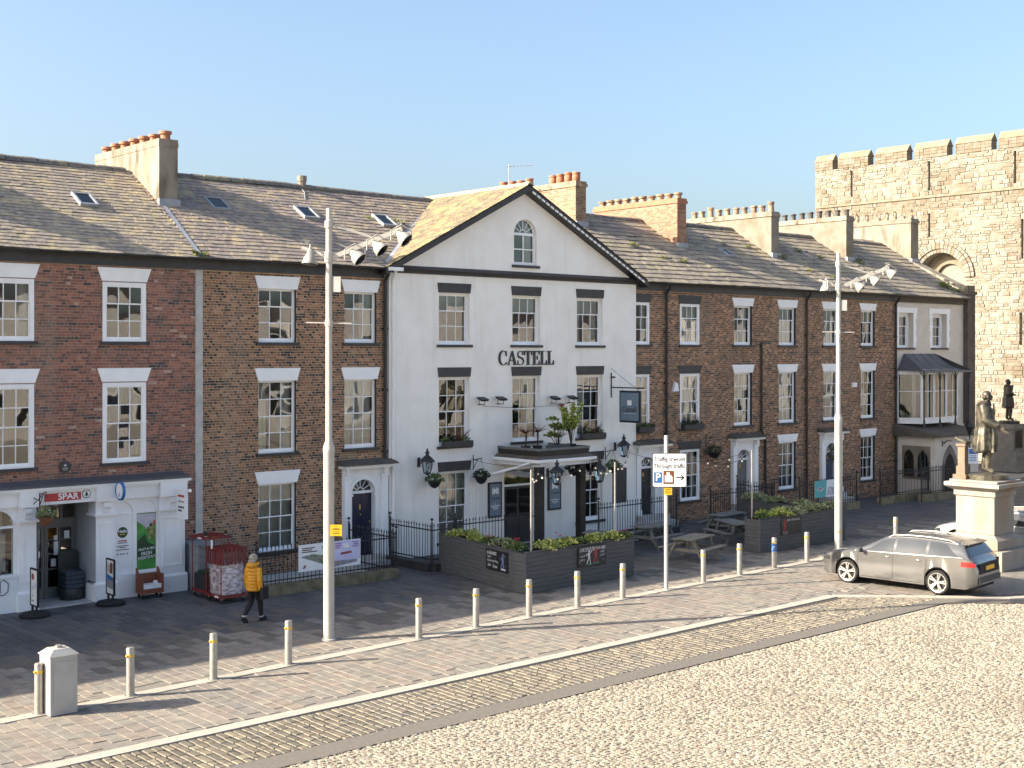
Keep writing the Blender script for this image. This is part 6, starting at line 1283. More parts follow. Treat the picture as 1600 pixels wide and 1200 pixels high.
def swing_sign(label, X, Y, blocks):
    t = thing('pavement_sign', label, 'sign', (X,Y,0), 'pavement swing signs')
    b = MB(); n = 16; pr = [(.36,0),(.38,.05),(.33,.10),(.14,.14),(.05,.15)]; b.lathe(X, Y, pr, n, sx=1.0, sy=.95); b.build('base', 'rubber', t, True)
    b = MB(); b.path([(X,Y-.13,.13),(X,Y-.13,.27)], .03, 6); b.path([(X,Y+.13,.13),(X,Y+.13,.27)], .03, 6); b.build('spring', 'rubber', t)
    b = MB(); w, z0, z1 = .235, .25, 1.18
    b.box(X-.025,X+.025,Y-w,Y-w+.035,z0,z1); b.box(X-.025,X+.025,Y+w-.035,Y+w,z0,z1); b.box(X-.025,X+.025,Y-w+.035,Y+w-.035,z0,z0+.035); b.box(X-.025,X+.025,Y-w+.035,Y+w-.035,z1-.035,z1); b.build('frame', 'rubber', t)
    b = MB(); b.box(X-.012,X+.012,Y-w+.035,Y+w-.035,z0+.035,z1-.035); b.build('panel', 'sign_white', t)
    for i, (m_, pts) in enumerate(blocks): q = MB(); q.prism([(X-.0140-.0012*i, Y+w-.035-u*.4, z0+.035+v*.86) for u,v in pts], (.001,0,0)); q.build('print', m_, t, kind='stuff')
swing_sign('black-framed pavement sign at the left of the shop entrance', 12.40, -1.30, [('pic_red',[(.2+.22*math.cos(k*.7)+.1,.80+.10*math.sin(k*.7)) for k in range(9)]),('lavender',[(.55,.5),(.85,.46),(.85,.62),(.6,.64)]),('pale_pic',[(.2,.45),(.45,.42),(.4,.56),(.22,.55)]),('pic_red',[(.25,.28),(.4,.30),(.36,.22)]),('pic_blue',[(.1,.1),(.5,.1),(.5,.14),(.1,.14)])])
swing_sign('black-framed pavement sign with a blue poster right of the shop entrance', 14.45, -1.10, [('pic_blue',[(.04,.18),(.96,.14),(.96,.5),(.04,.58)]),('sign_blue',[(.06,.42),(.9,.38),(.9,.5),(.06,.58)]),('clay',[(.4,.62),(.85,.6),(.9,.9),(.6,.96),(.42,.85)]),('pale_pic',[(.06,.62),(.34,.62),(.34,.9),(.06,.92)])])
t = thing('litter_bin', 'dark stack of shopping baskets in a holder inside the shop doorway', 'basket stack', (14.0,.2,0)); t.name = 'basket_stack'
b = MB(); cx, cy = 13.98, .22; b.pxz(rrect(cx-.27,cx+.27,.05,1.28,.12), cy+.2, cy+.26); b.build('back_panel', 'plastic_dark', t); b = MB(); b.lathe(cx,cy,[(.30,.0),(.33,.05),(.33,.28),(.30,.32)],14,sx=.95,sy=.8); b.build('base', 'plastic_dark', t, True)
pm('basket_blue', (.07,.10,.13), (.035,.05,.065), 22, .45)
for k in range(4): b = MB(); b.add([(cx+sx_*(.24 if q else .22),cy+sy_*(.19 if q else .17)-.02,.33+k*.11+(.10 if q else 0)) for q in (0,1) for sx_,sy_ in ((-1,-1),(1,-1),(1,1),(-1,1))], [(0,3,2,1),(0,1,5,4),(1,2,6,5),(2,3,7,6),(3,0,4,7)]); b.build('basket', 'basket_blue', t)
b = MB(); b.path([(cx-.2,cy-.1,.78),(cx-.1,cy-.13,.92),(cx+.1,cy-.13,.92),(cx+.2,cy-.1,.78)], .015, 5); b.build('basket_handle', 'plastic_dark', t)
def castors(t, x0, x1, y0, y1, r=.055, z=0, up=False, mat='rubber'):
    for x in (x0+.06, x1-.06):
        for y in (y0+.07, y1-.07):
            b = MB(); b.prism([(x-.018,y+r*math.cos(k*.5236),z+r+r*math.sin(k*.5236)) for k in range(12)], (.036,0,0)); w = b.build('castor', mat, t)
            b = MB(); b.box(x-.03,x+.03,y-.03,y+.03,(z+2*r) if not up else z-.02,z+2*r+.03 if not up else z+.01); b.build('fork', 'steel', w)
def cage(label, X0, X1, Y0, Y1, H, top):
    t = thing('roll_cage', label, 'roll cage', (X0,Y0,0), 'red roll cages'); castors(t, X0, X1, Y0, Y1)
    b = MB(); b.box(X0,X1,Y0,Y1,.14,.22); b.build('base', 'red_metal', t)
    for x in (X0+.015,X1-.015): b = MB(); b.path([(x,Y0+.015,.22),(x,Y0+.015,H),(x,Y1-.015,H),(x,Y1-.015,.22)], .014, 6); b.build('side_frame', 'red_metal', t)
    for x in (X0+.015,X1-.015):
        m = MB()
        for k in range(1,7): m.path([(x,Y0+(Y1-Y0)*k/7,.22),(x,Y0+(Y1-Y0)*k/7,H)], .004, 4)
        for k in range(1,6): m.path([(x,Y0,.22+(H-.22)*k/6),(x,Y1,.22+(H-.22)*k/6)], .004, 4)
        m.build('mesh_side', 'iron' if top else 'red_metal', t)
    return t
ca = cage('tall red roll cage with an upturned dolly on top, next to the grey cabinet', 16.62, 17.30, -2.10, -1.32, 1.55, True)
b = MB(); b.box(16.66,17.26,-2.04,-1.40,.221,.62); b.build('crate', 'plastic_dark', ca); b = MB(); b.box(16.70,17.2,-2.0,-1.5,.621,.70); b.build('green_lid', 'dark_green', ca)
dl = thing('dolly', 'upturned red dolly lying on the tall roll cage, wheels up', 'dolly', (16.95,-1.7,1.56)); b = MB()
b.box(16.58,17.34,-2.14,-1.28,1.56,1.62)
for k in range(4): b.box(16.62+k*.19,16.74+k*.19,-2.10,-1.32,1.621,1.64)
b.build('deck', 'red_metal', dl); castors(dl, 16.6, 17.3, -2.1, -1.32, .055, 1.65, True); b = MB(); b.box(16.575,16.579,-1.95,-1.75,1.575,1.605); b.build('print_line', 'sign_white', dl)
cb = cage('red roll cage packed with film-wrapped goods, nearest the walking woman', 16.55, 17.30, -3.02, -2.24, 1.42, False)
b = MB(); n = 12; prof = []
for i, (zz, s_) in enumerate(((.225,1.02),(.35,1.05),(.5,1.03),(.62,1.06),(.75,1.02),(.9,1.04),(1.02,.98),(1.05,.6))):
    prof += [(16.93+.35*s_*(abs(math.cos(a))**.5*(1 if math.cos(a) > 0 else -1))+rnd.uniform(-.015,.015), -2.63+.36*s_*(abs(math.sin(a))**.5*(1 if math.sin(a) > 0 else -1))+rnd.uniform(-.015,.015), zz) for a in [2*math.pi*k/n for k in range(n)]]
b.add(prof, [(i*n+k,i*n+(k+1)%n,(i+1)*n+(k+1)%n,(i+1)*n+k) for i in range(7) for k in range(n)]+[tuple(range(7*n,8*n))]); b.build('wrapped_goods', 'film', cb, True)
b = MB(); b.box(16.56,17.29,-3.0,-2.26,1.32,1.40)
for k in range(6): b.box(16.54,16.56,-3.0+k*.125,-2.93+k*.125,1.0,1.40); b.box(16.58+k*.12,16.65+k*.12,-3.035,-3.02,1.0,1.40)
for k in range(5): b.box(16.60+k*.14,16.68+k*.14,-2.98,-2.28,1.401,1.43)
b.build('red_crates', 'red_metal', cb); b = MB(); b.box(16.52,16.535,-2.62,-2.55,1.40,1.62); b.build('label_tag', 'sign_white', cb); MB().box(16.545,16.549,-2.9,-2.7,.155,.20).build('print_line', 'sign_white', cb)
t = thing('stock_trolley', 'low rust-brown trolley box on castors under the food poster', 'trolley', (15.66,-.8,0)); castors(t, 15.36, 15.98, -1.02, -.62, .05)
b = MB(); b.box(15.36,15.98,-1.02,-.62,.13,.20); b.box(15.36,15.40,-1.0,-.62,.20,.62); b.box(15.94,15.98,-1.0,-.62,.20,.62); b.box(15.40,15.94,-.66,-.62,.20,.62); b.box(15.40,15.94,-1.02,-.99,.20,.24); b.pyz([(-.62,.62),(-.62,.78),(-.72,.74),(-.80,.62)],15.36,15.385); b.pyz([(-.62,.62),(-.62,.78),(-.72,.74),(-.80,.62)],15.955,15.98); b.build('box', 'rust_metal', t)
b = MB(); b.box(15.42,15.92,-.98,-.70,.25,.36); b.build('white_carton', 'sign_white', t); b = MB(); b.box(15.75,15.85,-.90,-.84,.361,.44); b.build('paper', 'sign_white', t)

# ------------------------------------------------------------------ figures
def skin_mesh(name, pts, edges, mat, sub=2):
    """pts: (x,y,z,r); one continuous surface grown with a Skin modifier"""
    me = bpy.data.meshes.new(name); me.from_pydata([p[:3] for p in pts], edges, []); o = bpy.data.objects.new(name, me); COL.objects.link(o)
    o.modifiers.new('s', 'SKIN'); sv = me.skin_vertices[0].data
    for i, p in enumerate(pts): r = p[3] if isinstance(p[3], tuple) else (p[3], p[3]); sv[i].radius = r; sv[i].use_root = (i == 0)
    m = o.modifiers.new('d', 'SUBSURF'); m.levels = sub; m.render_levels = sub
    dg = bpy.context.evaluated_depsgraph_get(); out = bpy.data.meshes.new_from_object(o.evaluated_get(dg)); bpy.data.objects.remove(o)
    out.materials.clear(); out.materials.append(M[mat]); out.polygons.foreach_set('use_smooth', [True]*len(out.polygons)); return out
def body(pelvis, legs, arms, k=1.0, headz=None, lean=0, head_fwd=.02, thick=1.0):
    P = [(0,0,pelvis,.12*k*thick)]; E = []
    def add(p, par): P.append(p); E.append((par, len(P)-1)); return len(P)-1
    sp = add((0,.01+lean*.3,pelvis+.22*k,.115*k*thick), 0); ch = add((0,.02+lean*.7,pelvis+.42*k,(.145*k*thick,.115*k*thick)), sp); nk = add((0,.015+lean,pelvis+.57*k,.052*k), ch)
    hb = add((0,head_fwd*.6+lean,pelvis+.63*k,.062*k), nk); hm = add((0,head_fwd+lean,pelvis+.70*k,(.082*k,.094*k)), hb); add((0,head_fwd+lean,pelvis+.775*k,.06*k), hm)
    for s, leg in legs:
        par = 0
        for (x,y,z,r) in leg: par = add((x,y,z,r), par)
    for s, arm in arms:
        par = ch
        for (x,y,z,r) in arm: par = add((x,y,z,r), par)
        hx, hy, hz, hr = arm[-1]; d = Vector(arm[-1][:3])-Vector(arm[-2][:3]); d.normalize(); sd = d.orthogonal().normalized() if abs(d.z) < .9 else Vector((0,1,0)); palm = add((hx+d.x*.05*k,hy+d.y*.05*k,hz+d.z*.05*k,(.032*k,.022*k)), par)
        for q, L_ in ((-.026,.050),(-.009,.062),(.009,.058),(.026,.044)):
            b0 = Vector((hx,hy,hz))+d*.085*k+sd*q*k; f1 = add((*b0,.0095*k), palm); add((*(b0+d*L_*k+Vector((0,.015*k,0))),.008*k), f1)
        th = Vector((hx,hy,hz))+d*.035*k+sd*.036*k; f1 = add((*th,.010*k), palm); add((*(th+d*.035*k+sd*.02*k),.0085*k), f1)
    return P, E
wm = thing('person', 'person with grey-blond hair in a mustard yellow quilted jacket, walking away', 'person', (0,0,0))
P, E = body(.83, [(-1,[(-.085,0,.80,.07),(-.085,.02,.46,.045),(-.08,-.26,.16,.035),(-.08,-.19,.06,.038)]),(1,[(.085,0,.80,.07),(.085,.16,.45,.045),(.08,.20,.085,.035),(.085,.30,.035,.036)])],
            [(-1,[(-.145,.01,1.27,.045),(-.235,.02,1.03,.036),(-.245,.09,.80,.027)]),(1,[(.145,.01,1.27,.045),(.235,-.06,1.03,.036),(.245,-.03,.80,.027)])], k=1.0)
link('body', skin_mesh('body', P, E, 'skin'), wm)
def loft(rings, n=20, close=True):
    b = MB(); vs = []
    for cx, cy, z, rx, ry in rings: vs += [(cx+rx*math.cos(2*math.pi*k/n), cy+ry*math.sin(2*math.pi*k/n), z) for k in range(n)]
    b.add(vs, [(i*n+k,i*n+(k+1)%n,(i+1)*n+(k+1)%n,(i+1)*n+k) for i in range(len(rings)-1) for k in range(n)]+([tuple(range(n))[::-1], tuple(range((len(rings)-1)*n,len(rings)*n))] if close else [])); return b
rg = []; N_ = 33
for i in range(N_+1):
    q = i/N_; z = .76+q*.62; pf = .010*abs(math.sin(i*math.pi/4)); rx = (.182+.02*math.sin(q*3.0)) if q < .80 else .195-(q-.80)*.58; ry = .165-.02*abs(q-.35) if q < .82 else .15-(q-.82)*.35
    rg.append((0,.01,z,rx+pf,ry+pf))
jk = loft(rg)
for s in (-1,1):
    pts = []; rs = []
    A_ = [Vector((s*.155,.01,1.30)),Vector((s*.235,-.04*s-.02,1.03)),Vector((s*.245,.06*-s+.03,.80))]
    for i in range(19):
        q = i/18; p = A_[0].lerp(A_[1], min(1,q*2)) if q < .5 else A_[1].lerp(A_[2], (q-.5)*2); pts.append(tuple(p)); rs.append(.070-.022*q+.008*abs(math.sin(i*math.pi/2.2)))
    jk.path(pts, rs, 12)
jk.ball((0,-.09,1.37), (.13,.085,.075), 14, 8); jk.path([(.115*math.cos(a),-.01+.10*math.sin(a),1.395+.02*math.sin(a)) for a in [k*.3927-.0 for k in range(17)]], .042, 8)
jo = jk.build('jacket', 'yellow_coat', wm, True); jt = bpy.data.textures.new('creases', 'CLOUDS'); jt.noise_scale = .07; jm = jo.modifiers.new('creases', 'DISPLACE'); jm.texture = jt; jm.strength = .022
lg = MB()
for s, leg in ((-1,[(-.085,0,.82),(-.085,.02,.46),(-.08,-.26,.17)]),(1,[(.085,0,.82),(.085,.16,.45),(.08,.20,.10)])): lg.path([leg[0],tuple(Vector(leg[0]).lerp(Vector(leg[1]),.5)),leg[1],tuple(Vector(leg[1]).lerp(Vector(leg[2]),.45)),leg[2]], [.098,.086,.070,.062,.046], 12)
lg.ball((0,0,.82), (.17,.13,.10), 12, 8); lg.build('trousers', 'black_cloth', wm, True)
sh = MB()
for c, a in (((-.08,-.22,.085),-.85),((.085,.25,.055),0)):
    q = MB(); q.ball((0,.03,0), (.052,.14,.05), 10, 8); q.box(-.045,.045,-.10,.15,-.055,-.03); q.xform(Matrix.Translation(c) @ Matrix.Rotation(a,4,'X')); i0 = len(sh.v); sh.v += q.v; sh.c += q.c; sh.m += q.m; sh.f += [tuple(i+i0 for i in f) for f in q.f]
sh.build('shoes', 'rubber', wm, True)
sk = MB(); sk.lathe(-.08,-.24,[(.05,.17),(.05,.195)],10); sk.lathe(.08,.20,[(.05,.105),(.05,.13)],10); sk.build('socks', 'sign_white', wm)
hr = MB(); hr.ball((0,.0,1.535), (.105,.115,.115), 16, 10, .03); hr.ball((0,-.055,1.46), (.10,.06,.085), 14, 8, .05); hr.build('hair', 'hair', wm, True)
bgm = MB(); bgm.box(.27,.36,-.10,.12,.58,.86); bgm.path([(.31,0,.86),(.26,.0,1.1),(.16,.0,1.36)], .012, 5); bgm.build('shoulder_bag', 'black_cloth', wm)
wm.location = (16.10,-5.42,0); wm.rotation_euler = (0,0,CROT-R(26))
def statue(label, kind, mat, loc, rotz, k):
    t = thing('statue', label, 'statue', (0,0,0))
    if kind == 1:
        arms = [(-1,[(-.19,.0,1.42,.075),(-.25,-.02,1.14,.062),(-.25,.06,.86,.045)]),(1,[(.19,.0,1.42,.075),(.27,.05,1.16,.062),(.24,.30,1.02,.045)])]
    else: arms = [(-1,[(-.19,.0,1.42,.075),(-.26,.05,1.16,.062),(-.10,.16,1.38,.045)]),(1,[(.19,.0,1.42,.075),(.25,.0,1.16,.06),(.15,.17,1.12,.045)])]
    P, E = body(.93, [(-1,[(-.10,0,.88,.11),(-.10,.02,.50,.085),(-.10,-.04,.10,.062),(-.12,.10,.04,.05)]),(1,[(.10,0,.88,.11),(.12,.10,.50,.085),(.12,.06,.10,.062),(.14,.22,.04,.05)])], arms, k=1.0, head_fwd=.07 if kind == 1 else .03, thick=1.2)
    tx = bpy.data.textures.new('folds', 'CLOUDS'); tx.noise_scale = .11
    def rough(o, st=.035): q = o.modifiers.new('folds', 'DISPLACE'); q.texture = tx; q.strength = st; q.mid_level = .5
    rough(link('body', skin_mesh('body', P, E, mat), t))
    b = MB(); n = 44; hem = .46 if kind == 1 else .55; rows = []                       # open frock coat: rings with a gap at the front
    for i in range(17):
        q = i/16; z = hem+(1.47-hem)*q; rx = .30-.10*q if q < .45 else (.235 if q < .85 else .235-(q-.85)*.7); ry = .24-.08*q if q < .5 else .185-.05*q*.5
        gap = .42*(1-q)+.20; rows.append([(rx*math.cos(a)*(1+.07*math.sin(a*9)*(1-q)), ry*math.sin(a)-.01, z+.02*math.sin(a*3)*(1-q)) for a in [math.pi/2+gap+(2*math.pi-2*gap)*kk/(n-1) for kk in range(n)]])
    vs = [v for r in rows for v in r]; b.add(vs, [(i*n+kk,i*n+kk+1,(i+1)*n+kk+1,(i+1)*n+kk) for i in range(16) for kk in range(n-1)])
    b.path([r[0] for r in rows], .022, 6); b.path([r[-1] for r in rows], .022, 6); b.path([(.13*math.cos(a),.10*math.sin(a)-.01,1.485+.02*math.cos(a*2)) for a in [2.0+k_*.3 for k_ in range(18)]], .03, 6)
    for s, arm in arms: b.path([arm[0][:3],arm[1][:3],tuple(Vector(arm[1][:3]).lerp(Vector(arm[2][:3]),.9))], [.095,.085,.068], 10)
    co = b.build('coat', mat, t, True); rough(co, .05); sd = co.modifiers.new('thickness', 'SOLIDIFY'); sd.thickness = .02
    h = MB(); hy = .07 if kind == 1 else .03
    h.ball((0,hy+.072,1.625), (.017,.026,.028), 6, 5); h.ball((0,hy+.066,1.575), (.04,.022,.016), 8, 5)
    for s in (-1,1): h.ball((s*.074,hy,1.63), (.016,.026,.036), 6, 5); h.ball((s*.03,hy+.068,1.655), (.018,.012,.010), 6, 5)
    h.build('face_features', mat, t, True)
    h = MB(); h.ball((0,hy-.035,1.685), (.098,.095,.075), 12, 8, .08); h.ball((0,hy-.06,1.62), (.095,.06,.07), 10, 6, .06); h.build('hair', mat, t, True)
    h = MB(); h.lathe(0,.05,[(.42,-.13),(.42,-.02),(.38,.0)],18); h.build('base', mat, t)
    if kind == 1:
        h = MB(); h.path([(.24,.30,1.0),(.22,.52,.86)], .028, 8); h.build('scroll', mat, t); h = MB(); h.box(-.29,-.27,-.02,.22,.55,.80); h.build('paper', mat, t)
    t.location = loc; t.rotation_euler = (0,0,rotz); t.scale = (k,k,k); return t
statue('near bronze statue of a man in an open long coat, head bowed', 1, 'bronze', (37.12,-12.85,2.80), R(200), 1.43)
st_c = thing('book_stand', 'small brown stone column with a book, beside the near statue', 'column', (36.7,-12.4,2.62))
b = MB(); b.box(36.52,36.98,-12.55,-12.12,2.63,2.76); b.box(36.60,36.90,-12.48,-12.19,2.76,3.02); b.box(36.64,36.86,-12.45,-12.22,3.02,3.62); b.box(36.60,36.90,-12.49,-12.18,3.62,3.70); b.build('shaft', 'column_stone', st_c); b = MB(); b.prism([(36.58,-12.52,3.71),(36.92,-12.52,3.71),(36.92,-12.16,3.85),(36.58,-12.16,3.85)], (0,0,.06)); b.build('book', 'bronze', st_c)
pd_ = thing('pedestal', 'sunlit pale stone pedestal under the near statue', 'pedestal', (37.2,-12.85,0))
for nm, x0,x1,y0,y1,z0,z1 in (('lower_step',36.22,38.28,-13.88,-11.80,0,.58),('upper_step',36.38,38.05,-13.66,-12.0,.58,.86),('shaft',36.56,37.76,-13.46,-12.20,1.0,2.14),('cornice',36.30,38.02,-13.74,-11.94,2.42,2.55),('top_slab',36.42,37.92,-13.62,-12.06,2.55,2.625),('necking',36.51,37.81,-13.51,-12.15,2.14,2.30)):
    b = MB(); b.box(x0,x1,y0,y1,z0,z1); o = b.build(nm, 'pedestal', pd_); bv = o.modifiers.new('edge', 'BEVEL'); bv.width = .02; bv.segments = 2
for za, zb, a, c in ((.86,1.0,(36.38,38.05,-13.66,-12.0),(36.56,37.76,-13.46,-12.20)),(2.30,2.42,(36.51,37.81,-13.51,-12.15),(36.30,38.02,-13.74,-11.94))):
    b = MB(); b.add([(a[0],a[2],za),(a[1],a[2],za),(a[1],a[3],za),(a[0],a[3],za),(c[0],c[2],zb),(c[1],c[2],zb),(c[1],c[3],zb),(c[0],c[3],zb)], [(0,1,5,4),(1,2,6,5),(2,3,7,6),(3,0,4,7)]); b.build('moulding', 'pedestal', pd_)
statue('far dark bronze statue of a man with one hand raised to his face', 2, 'bronze_dark', (67.9,2.5,2.72), R(196+20), 1.30)
pd2 = thing('pedestal', 'dark stone pedestal under the far statue, before the castle', 'pedestal', (67.9,2.5,0))
for nm, r, z0, z1 in (('lower_step',1.15,0,.35),('upper_step',.98,.35,1.1),('shaft',.62,1.1,2.3),('cornice',.72,2.3,2.55)):
    b = MB(); b.box(67.9-r,67.9+r,2.5-r,2.5+r,z0,z1); b.build(nm, 'pedestal_grey', pd2)
b = MB(); b.box(67.9-.4,67.9+.4,2.5-.63,2.5-.621,1.25,2.2); b.build('panel', 'bronze_dark', pd2)

# ------------------------------------------------------------------ cars
def lerp_tab(tab, y):
    for (a, va), (c, vc) in zip(tab, tab[1:]):
        if a <= y <= c: t = (y-a)/(c-a); return va+(vc-va)*t
    return tab[0][1] if y < tab[0][0] else tab[-1][1]
def smooth_tab(tab, y, w=.09): return sum(lerp_tab(tab, y+d*w) for d in (-1,-.5,0,.5,1))/5
ZT = [(-2.32,.66),(-2.29,.86),(-2.24,.98),(-2.13,1.06),(-1.92,1.36),(-1.75,1.405),(-1.2,1.455),(-.6,1.47),(0,1.45),(.38,1.375),(1.08,1.02),(1.3,.965),(1.7,.90),(2.05,.80),(2.22,.70),(2.32,.55)]
BELT = [(-2.3,.99),(-1.8,1.02),(-1.0,.985),(0,.955),(1.0,.935),(1.3,.92)]
WD = [(-2.32,.70),(-2.26,.80),(-2.1,.87),(-1.7,.895),(0,.90),(1.6,.895),(2.0,.84),(2.2,.72),(2.32,.52)]
def car(label, mat, plate=True):
    t = thing('car', label, 'car', (0,0,0)); WR, RR, AR_ = (-1.28, 1.37), .325, .375
    def section(y):
        zt = smooth_tab(ZT, y, .04); w = smooth_tab(WD, y, .05)/.90; zb = .20+(.10 if y > 2.05 else 0)*(y-2.05)/.27+(.12*(-2.0-y)/.3 if y < -2.0 else 0)
        for yw in WR:
            d = abs(y-yw)
            if d < AR_: zb = max(zb, RR+math.sqrt(AR_*AR_-d*d))
        sh = min(lerp_tab(BELT, y), zt-.05); sh = max(sh, zb+.06); g = max(0, min(1, (zt-sh-.06)/.38)); wr = (.865-.245*g)*w
        lo = max(zb+.02, .30); md = max(zb+.035, .52); m2 = max(zb+.05, .72); m2 = min(m2, sh-.005)
        return [(.84*w,zb),(.885*w,zb+.015),(.897*w,max(lo,zb+.03)),(.905*w,max(md,zb+.04)),(.893*w,max(m2,zb+.05)),(.872*w,sh),(.858*w,sh+.012),((.858*w+wr)/2+.012*g,(sh+zt-.065)/2),(wr,zt-.062),(wr-.05,zt-.026),(wr*.6,zt-.006),(0,zt)]
    ys = sorted({round(-2.32+.04*i,3) for i in range(117)} | {round(yw+s*AR_*f,3) for yw in WR for s in (-1,1) for f in (.999,.97,.9)})
    secs = [section(y) for y in ys]; n = 12; b = MB()
    for s in (-1, 1):
        vs = [(s*x, y, z) for y, sec in zip(ys, secs) for x, z in sec]
        glassy = lambda y0, y1, k: False
        b.add(vs, [((i*n+k),(i*n+k+1),((i+1)*n+k+1),((i+1)*n+k)) if s < 0 else ((i*n+k),((i+1)*n+k),((i+1)*n+k+1),(i*n+k+1)) for i in range(len(ys)-1) for k in range(n-1)])
    for i in (0, len(ys)-1): b.add([(-x,ys[i],z) for x,z in secs[i]]+[(x,ys[i],z) for x,z in secs[i][::-1]], [tuple(range(24))])
    bo = b.build('body', mat, t, True)
    def sidep(y, u, off, s=-1):                  # u 0..1 belt to roof edge
        q = section(y); a, m_, c = q[6], q[7], q[8]; x, z = (a[0]+(m_[0]-a[0])*u*2, a[1]+(m_[1]-a[1])*u*2) if u < .5 else (m_[0]+(c[0]-m_[0])*(u-.5)*2, m_[1]+(c[1]-m_[1])*(u-.5)*2); return (s*(x+off), y, z+off*.35)
    def lowp(y, z, off, s=-1):                   # lower side by height
        q = section(y); 
        for a, c in zip(q, q[1:]):
            if a[1] <= z <= c[1] and c[1] > a[1]: f = (z-a[1])/(c[1]-a[1]); return (s*(a[0]+(c[0]-a[0])*f+off), y, z)
        return (s*(q[3][0]+off), y, z)
    def patch(nm, fn, m_, nu=8, nv=4, par=None):
        q = MB(); q.add([fn(i/nu, j/nv) for i in range(nu+1) for j in range(nv+1)], [(i*(nv+1)+j,(i+1)*(nv+1)+j,(i+1)*(nv+1)+j+1,i*(nv+1)+j+1) for i in range(nu) for j in range(nv)]); return q.build(nm, m_, par or t, True)
    for s in (-1,1):
        for lo_, hi_ in (((.03,.0),(1.02,-.60)),((-.90,.0),(-.05,.0)),((-1.86,.42),(-.99,.0))):
            patch('side_window', lambda u,v,lo_=lo_,hi_=hi_: sidep((lo_[0]+lo_[1]*v)*(1-u)+(hi_[0]+hi_[1]*v)*u, .06+.86*v, .004, s), 'car_window', 10, 4)
        patch('window_trim', lambda u,v: sidep(-1.95+2.98*u, .0+.045*v, .006, s), 'steel', 24, 1)
        for y in (1.04,.0,-.96): patch('door_seam', lambda u,v,y=y: lowp(y+.012*v+(0 if y > -.5 else .10*(1-u)*0), .26+.66*u, .002, s), 'rubber', 10, 1)
        patch('sill_seam', lambda u,v: lowp(-.86+1.8*u, .255+.012*v, .003, s), 'rubber', 12, 1)
        for y in (.16,-.74): q = MB(); p = lowp(y, .86, .012, s); q.ball((p[0],y,.86), (.018,.095,.02), 10, 6); q.build('door_handle', mat, t, True)
        q = MB(); q.ball((s*.985,.90,.985), (.085,.055,.065), 10, 8); q.path([(s*.88,.92,.95),(s*.95,.92,.96)], .025, 6); q.build('wing_mirror', 'plastic_dark', t, True)
        q = MB(); pts = [(s*(section(y)[8][0]-.03), y, section(y)[8][1]+.07-(.05 if y in (.25,-1.75) else 0)) for y in (.25,.1,-.3,-.7,-1.1,-1.5,-1.75)]; q.path(pts, .018, 6); q.build('roof_rail', 'steel', t, True)
        patch('tail_light', lambda u,v: lowp(-1.92-.36*u, .81+.13*v+.0*u, .006, s), 'tail_red', 10, 3); patch('headlight', lambda u,v: lowp(1.93+.30*u, .61+.10*v, .006, s), 'car_window', 8, 2)
    def topp(y, v, off):
        q = section(y)[8:]; a = abs(v)*3; k = min(2,int(a)); f = a-k; p0, p1 = q[::-1][k], q[::-1][min(3,k+1)]; x, z = p0[0]+(p1[0]-p0[0])*f, p0[1]+(p1[1]-p0[1])*f; return ((1 if v > 0 else -1)*x, y, z+off)
    patch('windscreen', lambda u,v: topp(.40+.66*u, -.94+1.88*v, .006), 'car_window', 8, 16); patch('rear_window', lambda u,v: topp(-1.93-.20*u, -.92+1.84*v, .008), 'car_window', 6, 16)
    q = MB(); q.add([(-.55,-1.78,1.415),(.55,-1.78,1.415),(.60,-2.03,1.375),(-.60,-2.03,1.375),(-.55,-1.80,1.375),(.55,-1.80,1.375),(.60,-2.02,1.35),(-.60,-2.02,1.35)], [(0,1,2,3),(4,7,6,5),(3,2,6,7),(0,3,7,4),(1,5,6,2)]); q.build('spoiler', mat, t)
    q = MB(); q.box(-.60,.60,-2.345,-2.31,.62,.90); q.build('tailgate_panel', 'rubber', t); q = MB(); q.box(-.26,.26,-2.36,-2.346,.70,.81); q.build('number_plate', 'yellow_sign', t); q = MB(); q.box(-.68,.68,-2.36,-2.28,.34,.52); q.build('rear_bumper_insert', 'plastic_dark', t); q = MB(); q.box(-.60,.60,-2.375,-2.361,.36,.385); q.build('bumper_trim', 'steel', t)
    q = MB(); q.box(-.74,.74,-2.15,2.1,.19,.62); q.box(-.80,.80,-.85,.95,.19,.50); q.build('underbody', 'rubber', t); q = MB(); q.box(-.5,-.15,-.1,.3,.62,1.15); q.box(.15,.5,-.1,.3,.62,1.15); q.box(-.55,.55,-1.0,-.75,.62,1.12); q.build('seats', 'black_cloth', t)
    q = MB(); q.box(-.5,.5,2.285,2.325,.34,.52); q.build('grille', 'rubber', t)
    tw = MB(); pr = [(.242,-.10),(.30,-.105),(.322,-.085),(.325,-.03),(.325,.05),(.318,.09),(.21,.10)]; tw.lathe(0,0,pr,28,cap=False); tw.xform(Matrix.Rotation(R(90),4,'Y')); tm = tw.mesh('tyre', 'rubber', True)
    rm = MB(); rm.lathe(0,0,[(.235,-.098),(.258,-.106),(.25,-.09),(.235,-.06),(.195,.06)],24,cap=False); rm.lathe(0,0,[(.001,-.075),(.045,-.075),(.05,-.05)],12)
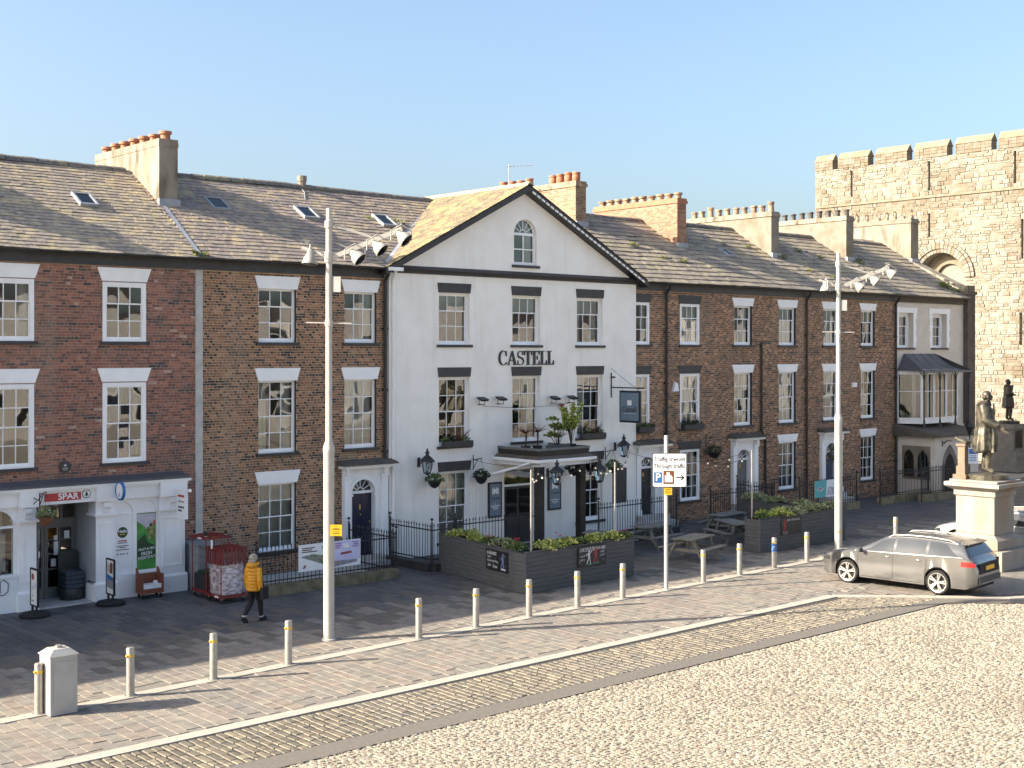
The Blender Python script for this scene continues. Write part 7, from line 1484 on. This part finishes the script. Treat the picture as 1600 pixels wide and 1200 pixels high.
    for k in range(5):
        for e in (-.16,.16): a = 2*math.pi*k/5; p = Vector((.04*math.cos(a),.04*math.sin(a),-.07)); r_ = Vector((.24*math.cos(a+e),.24*math.sin(a+e),-.092)); rm.path([tuple(p),tuple(r_)], [.026,.019], 5)
    rm.xform(Matrix.Rotation(R(90),4,'Y')); rme = rm.mesh('rim', 'alloy', True); hb = MB(); hb.lathe(0,0,[(.23,0),(.23,.02)],20); hb.xform(Matrix.Rotation(R(90),4,'Y')); hm = hb.mesh('brake_disc', 'plastic_dark')
    for yw in WR:
        for s in (-1,1):
            w_ = link('wheel', hm, t); w_.location = (s*.80, yw, RR); w_.rotation_euler = (rnd.uniform(0,3), 0, 0 if s < 0 else math.pi)
            for nm, me in (('tyre',tm),('rim',rme)): link(nm, me, w_)
    return t
pm('tail_red', (.45,.02,.02), rough=.25); pm('alloy', (.50,.48,.44), rough=.35, metal=.5)
pm('car_window', (.035,.04,.043), (.03,.034,.037), 2, .06, spec=.9)
c1 = car('dark grey estate car parked across the paving, nearest the camera', 'car_grey'); c1.location = (32.38,-13.1,0); c1.rotation_euler = (0,0,R(6))
c2 = car('silver car parked directly behind the statue pedestal', 'car_silver'); c2.location = (39.85,-12.2,0); c2.rotation_euler = (0,0,R(3))
c3 = car('white car at the right edge beyond the silver car', 'car_white'); c3.location = (43.6,-12.6,0); c3.rotation_euler = (0,0,R(3))
dr = MB(); dr.lathe(29.0,-11.0,[(.28,.002),(.27,.006)],20,sx=1.2,sy=.5); tag(dr.build('drain_cover', 'grey_band'), 'dark stained drain cover in the paving left of the grey car', 'drain cover')

wc = thing('wall_cable', 'thin cable with one dark pennant strung between the pub floodlights', 'cable', (27.7,YC,4.7))
b = MB(); b.path([(27.7+k*.34, YC-.12-.0*k, 4.72-.10*math.sin(math.pi*k/12)) for k in range(13)], .006, 4); b.build('cable', 'iron', wc)
b = MB(); b.prism([(31.18,YC-.13,4.72),(31.46,YC-.13,4.70),(31.33,YC-.13,4.46)], (0,.006,0)); b.build('pennant', 'red_metal', wc)
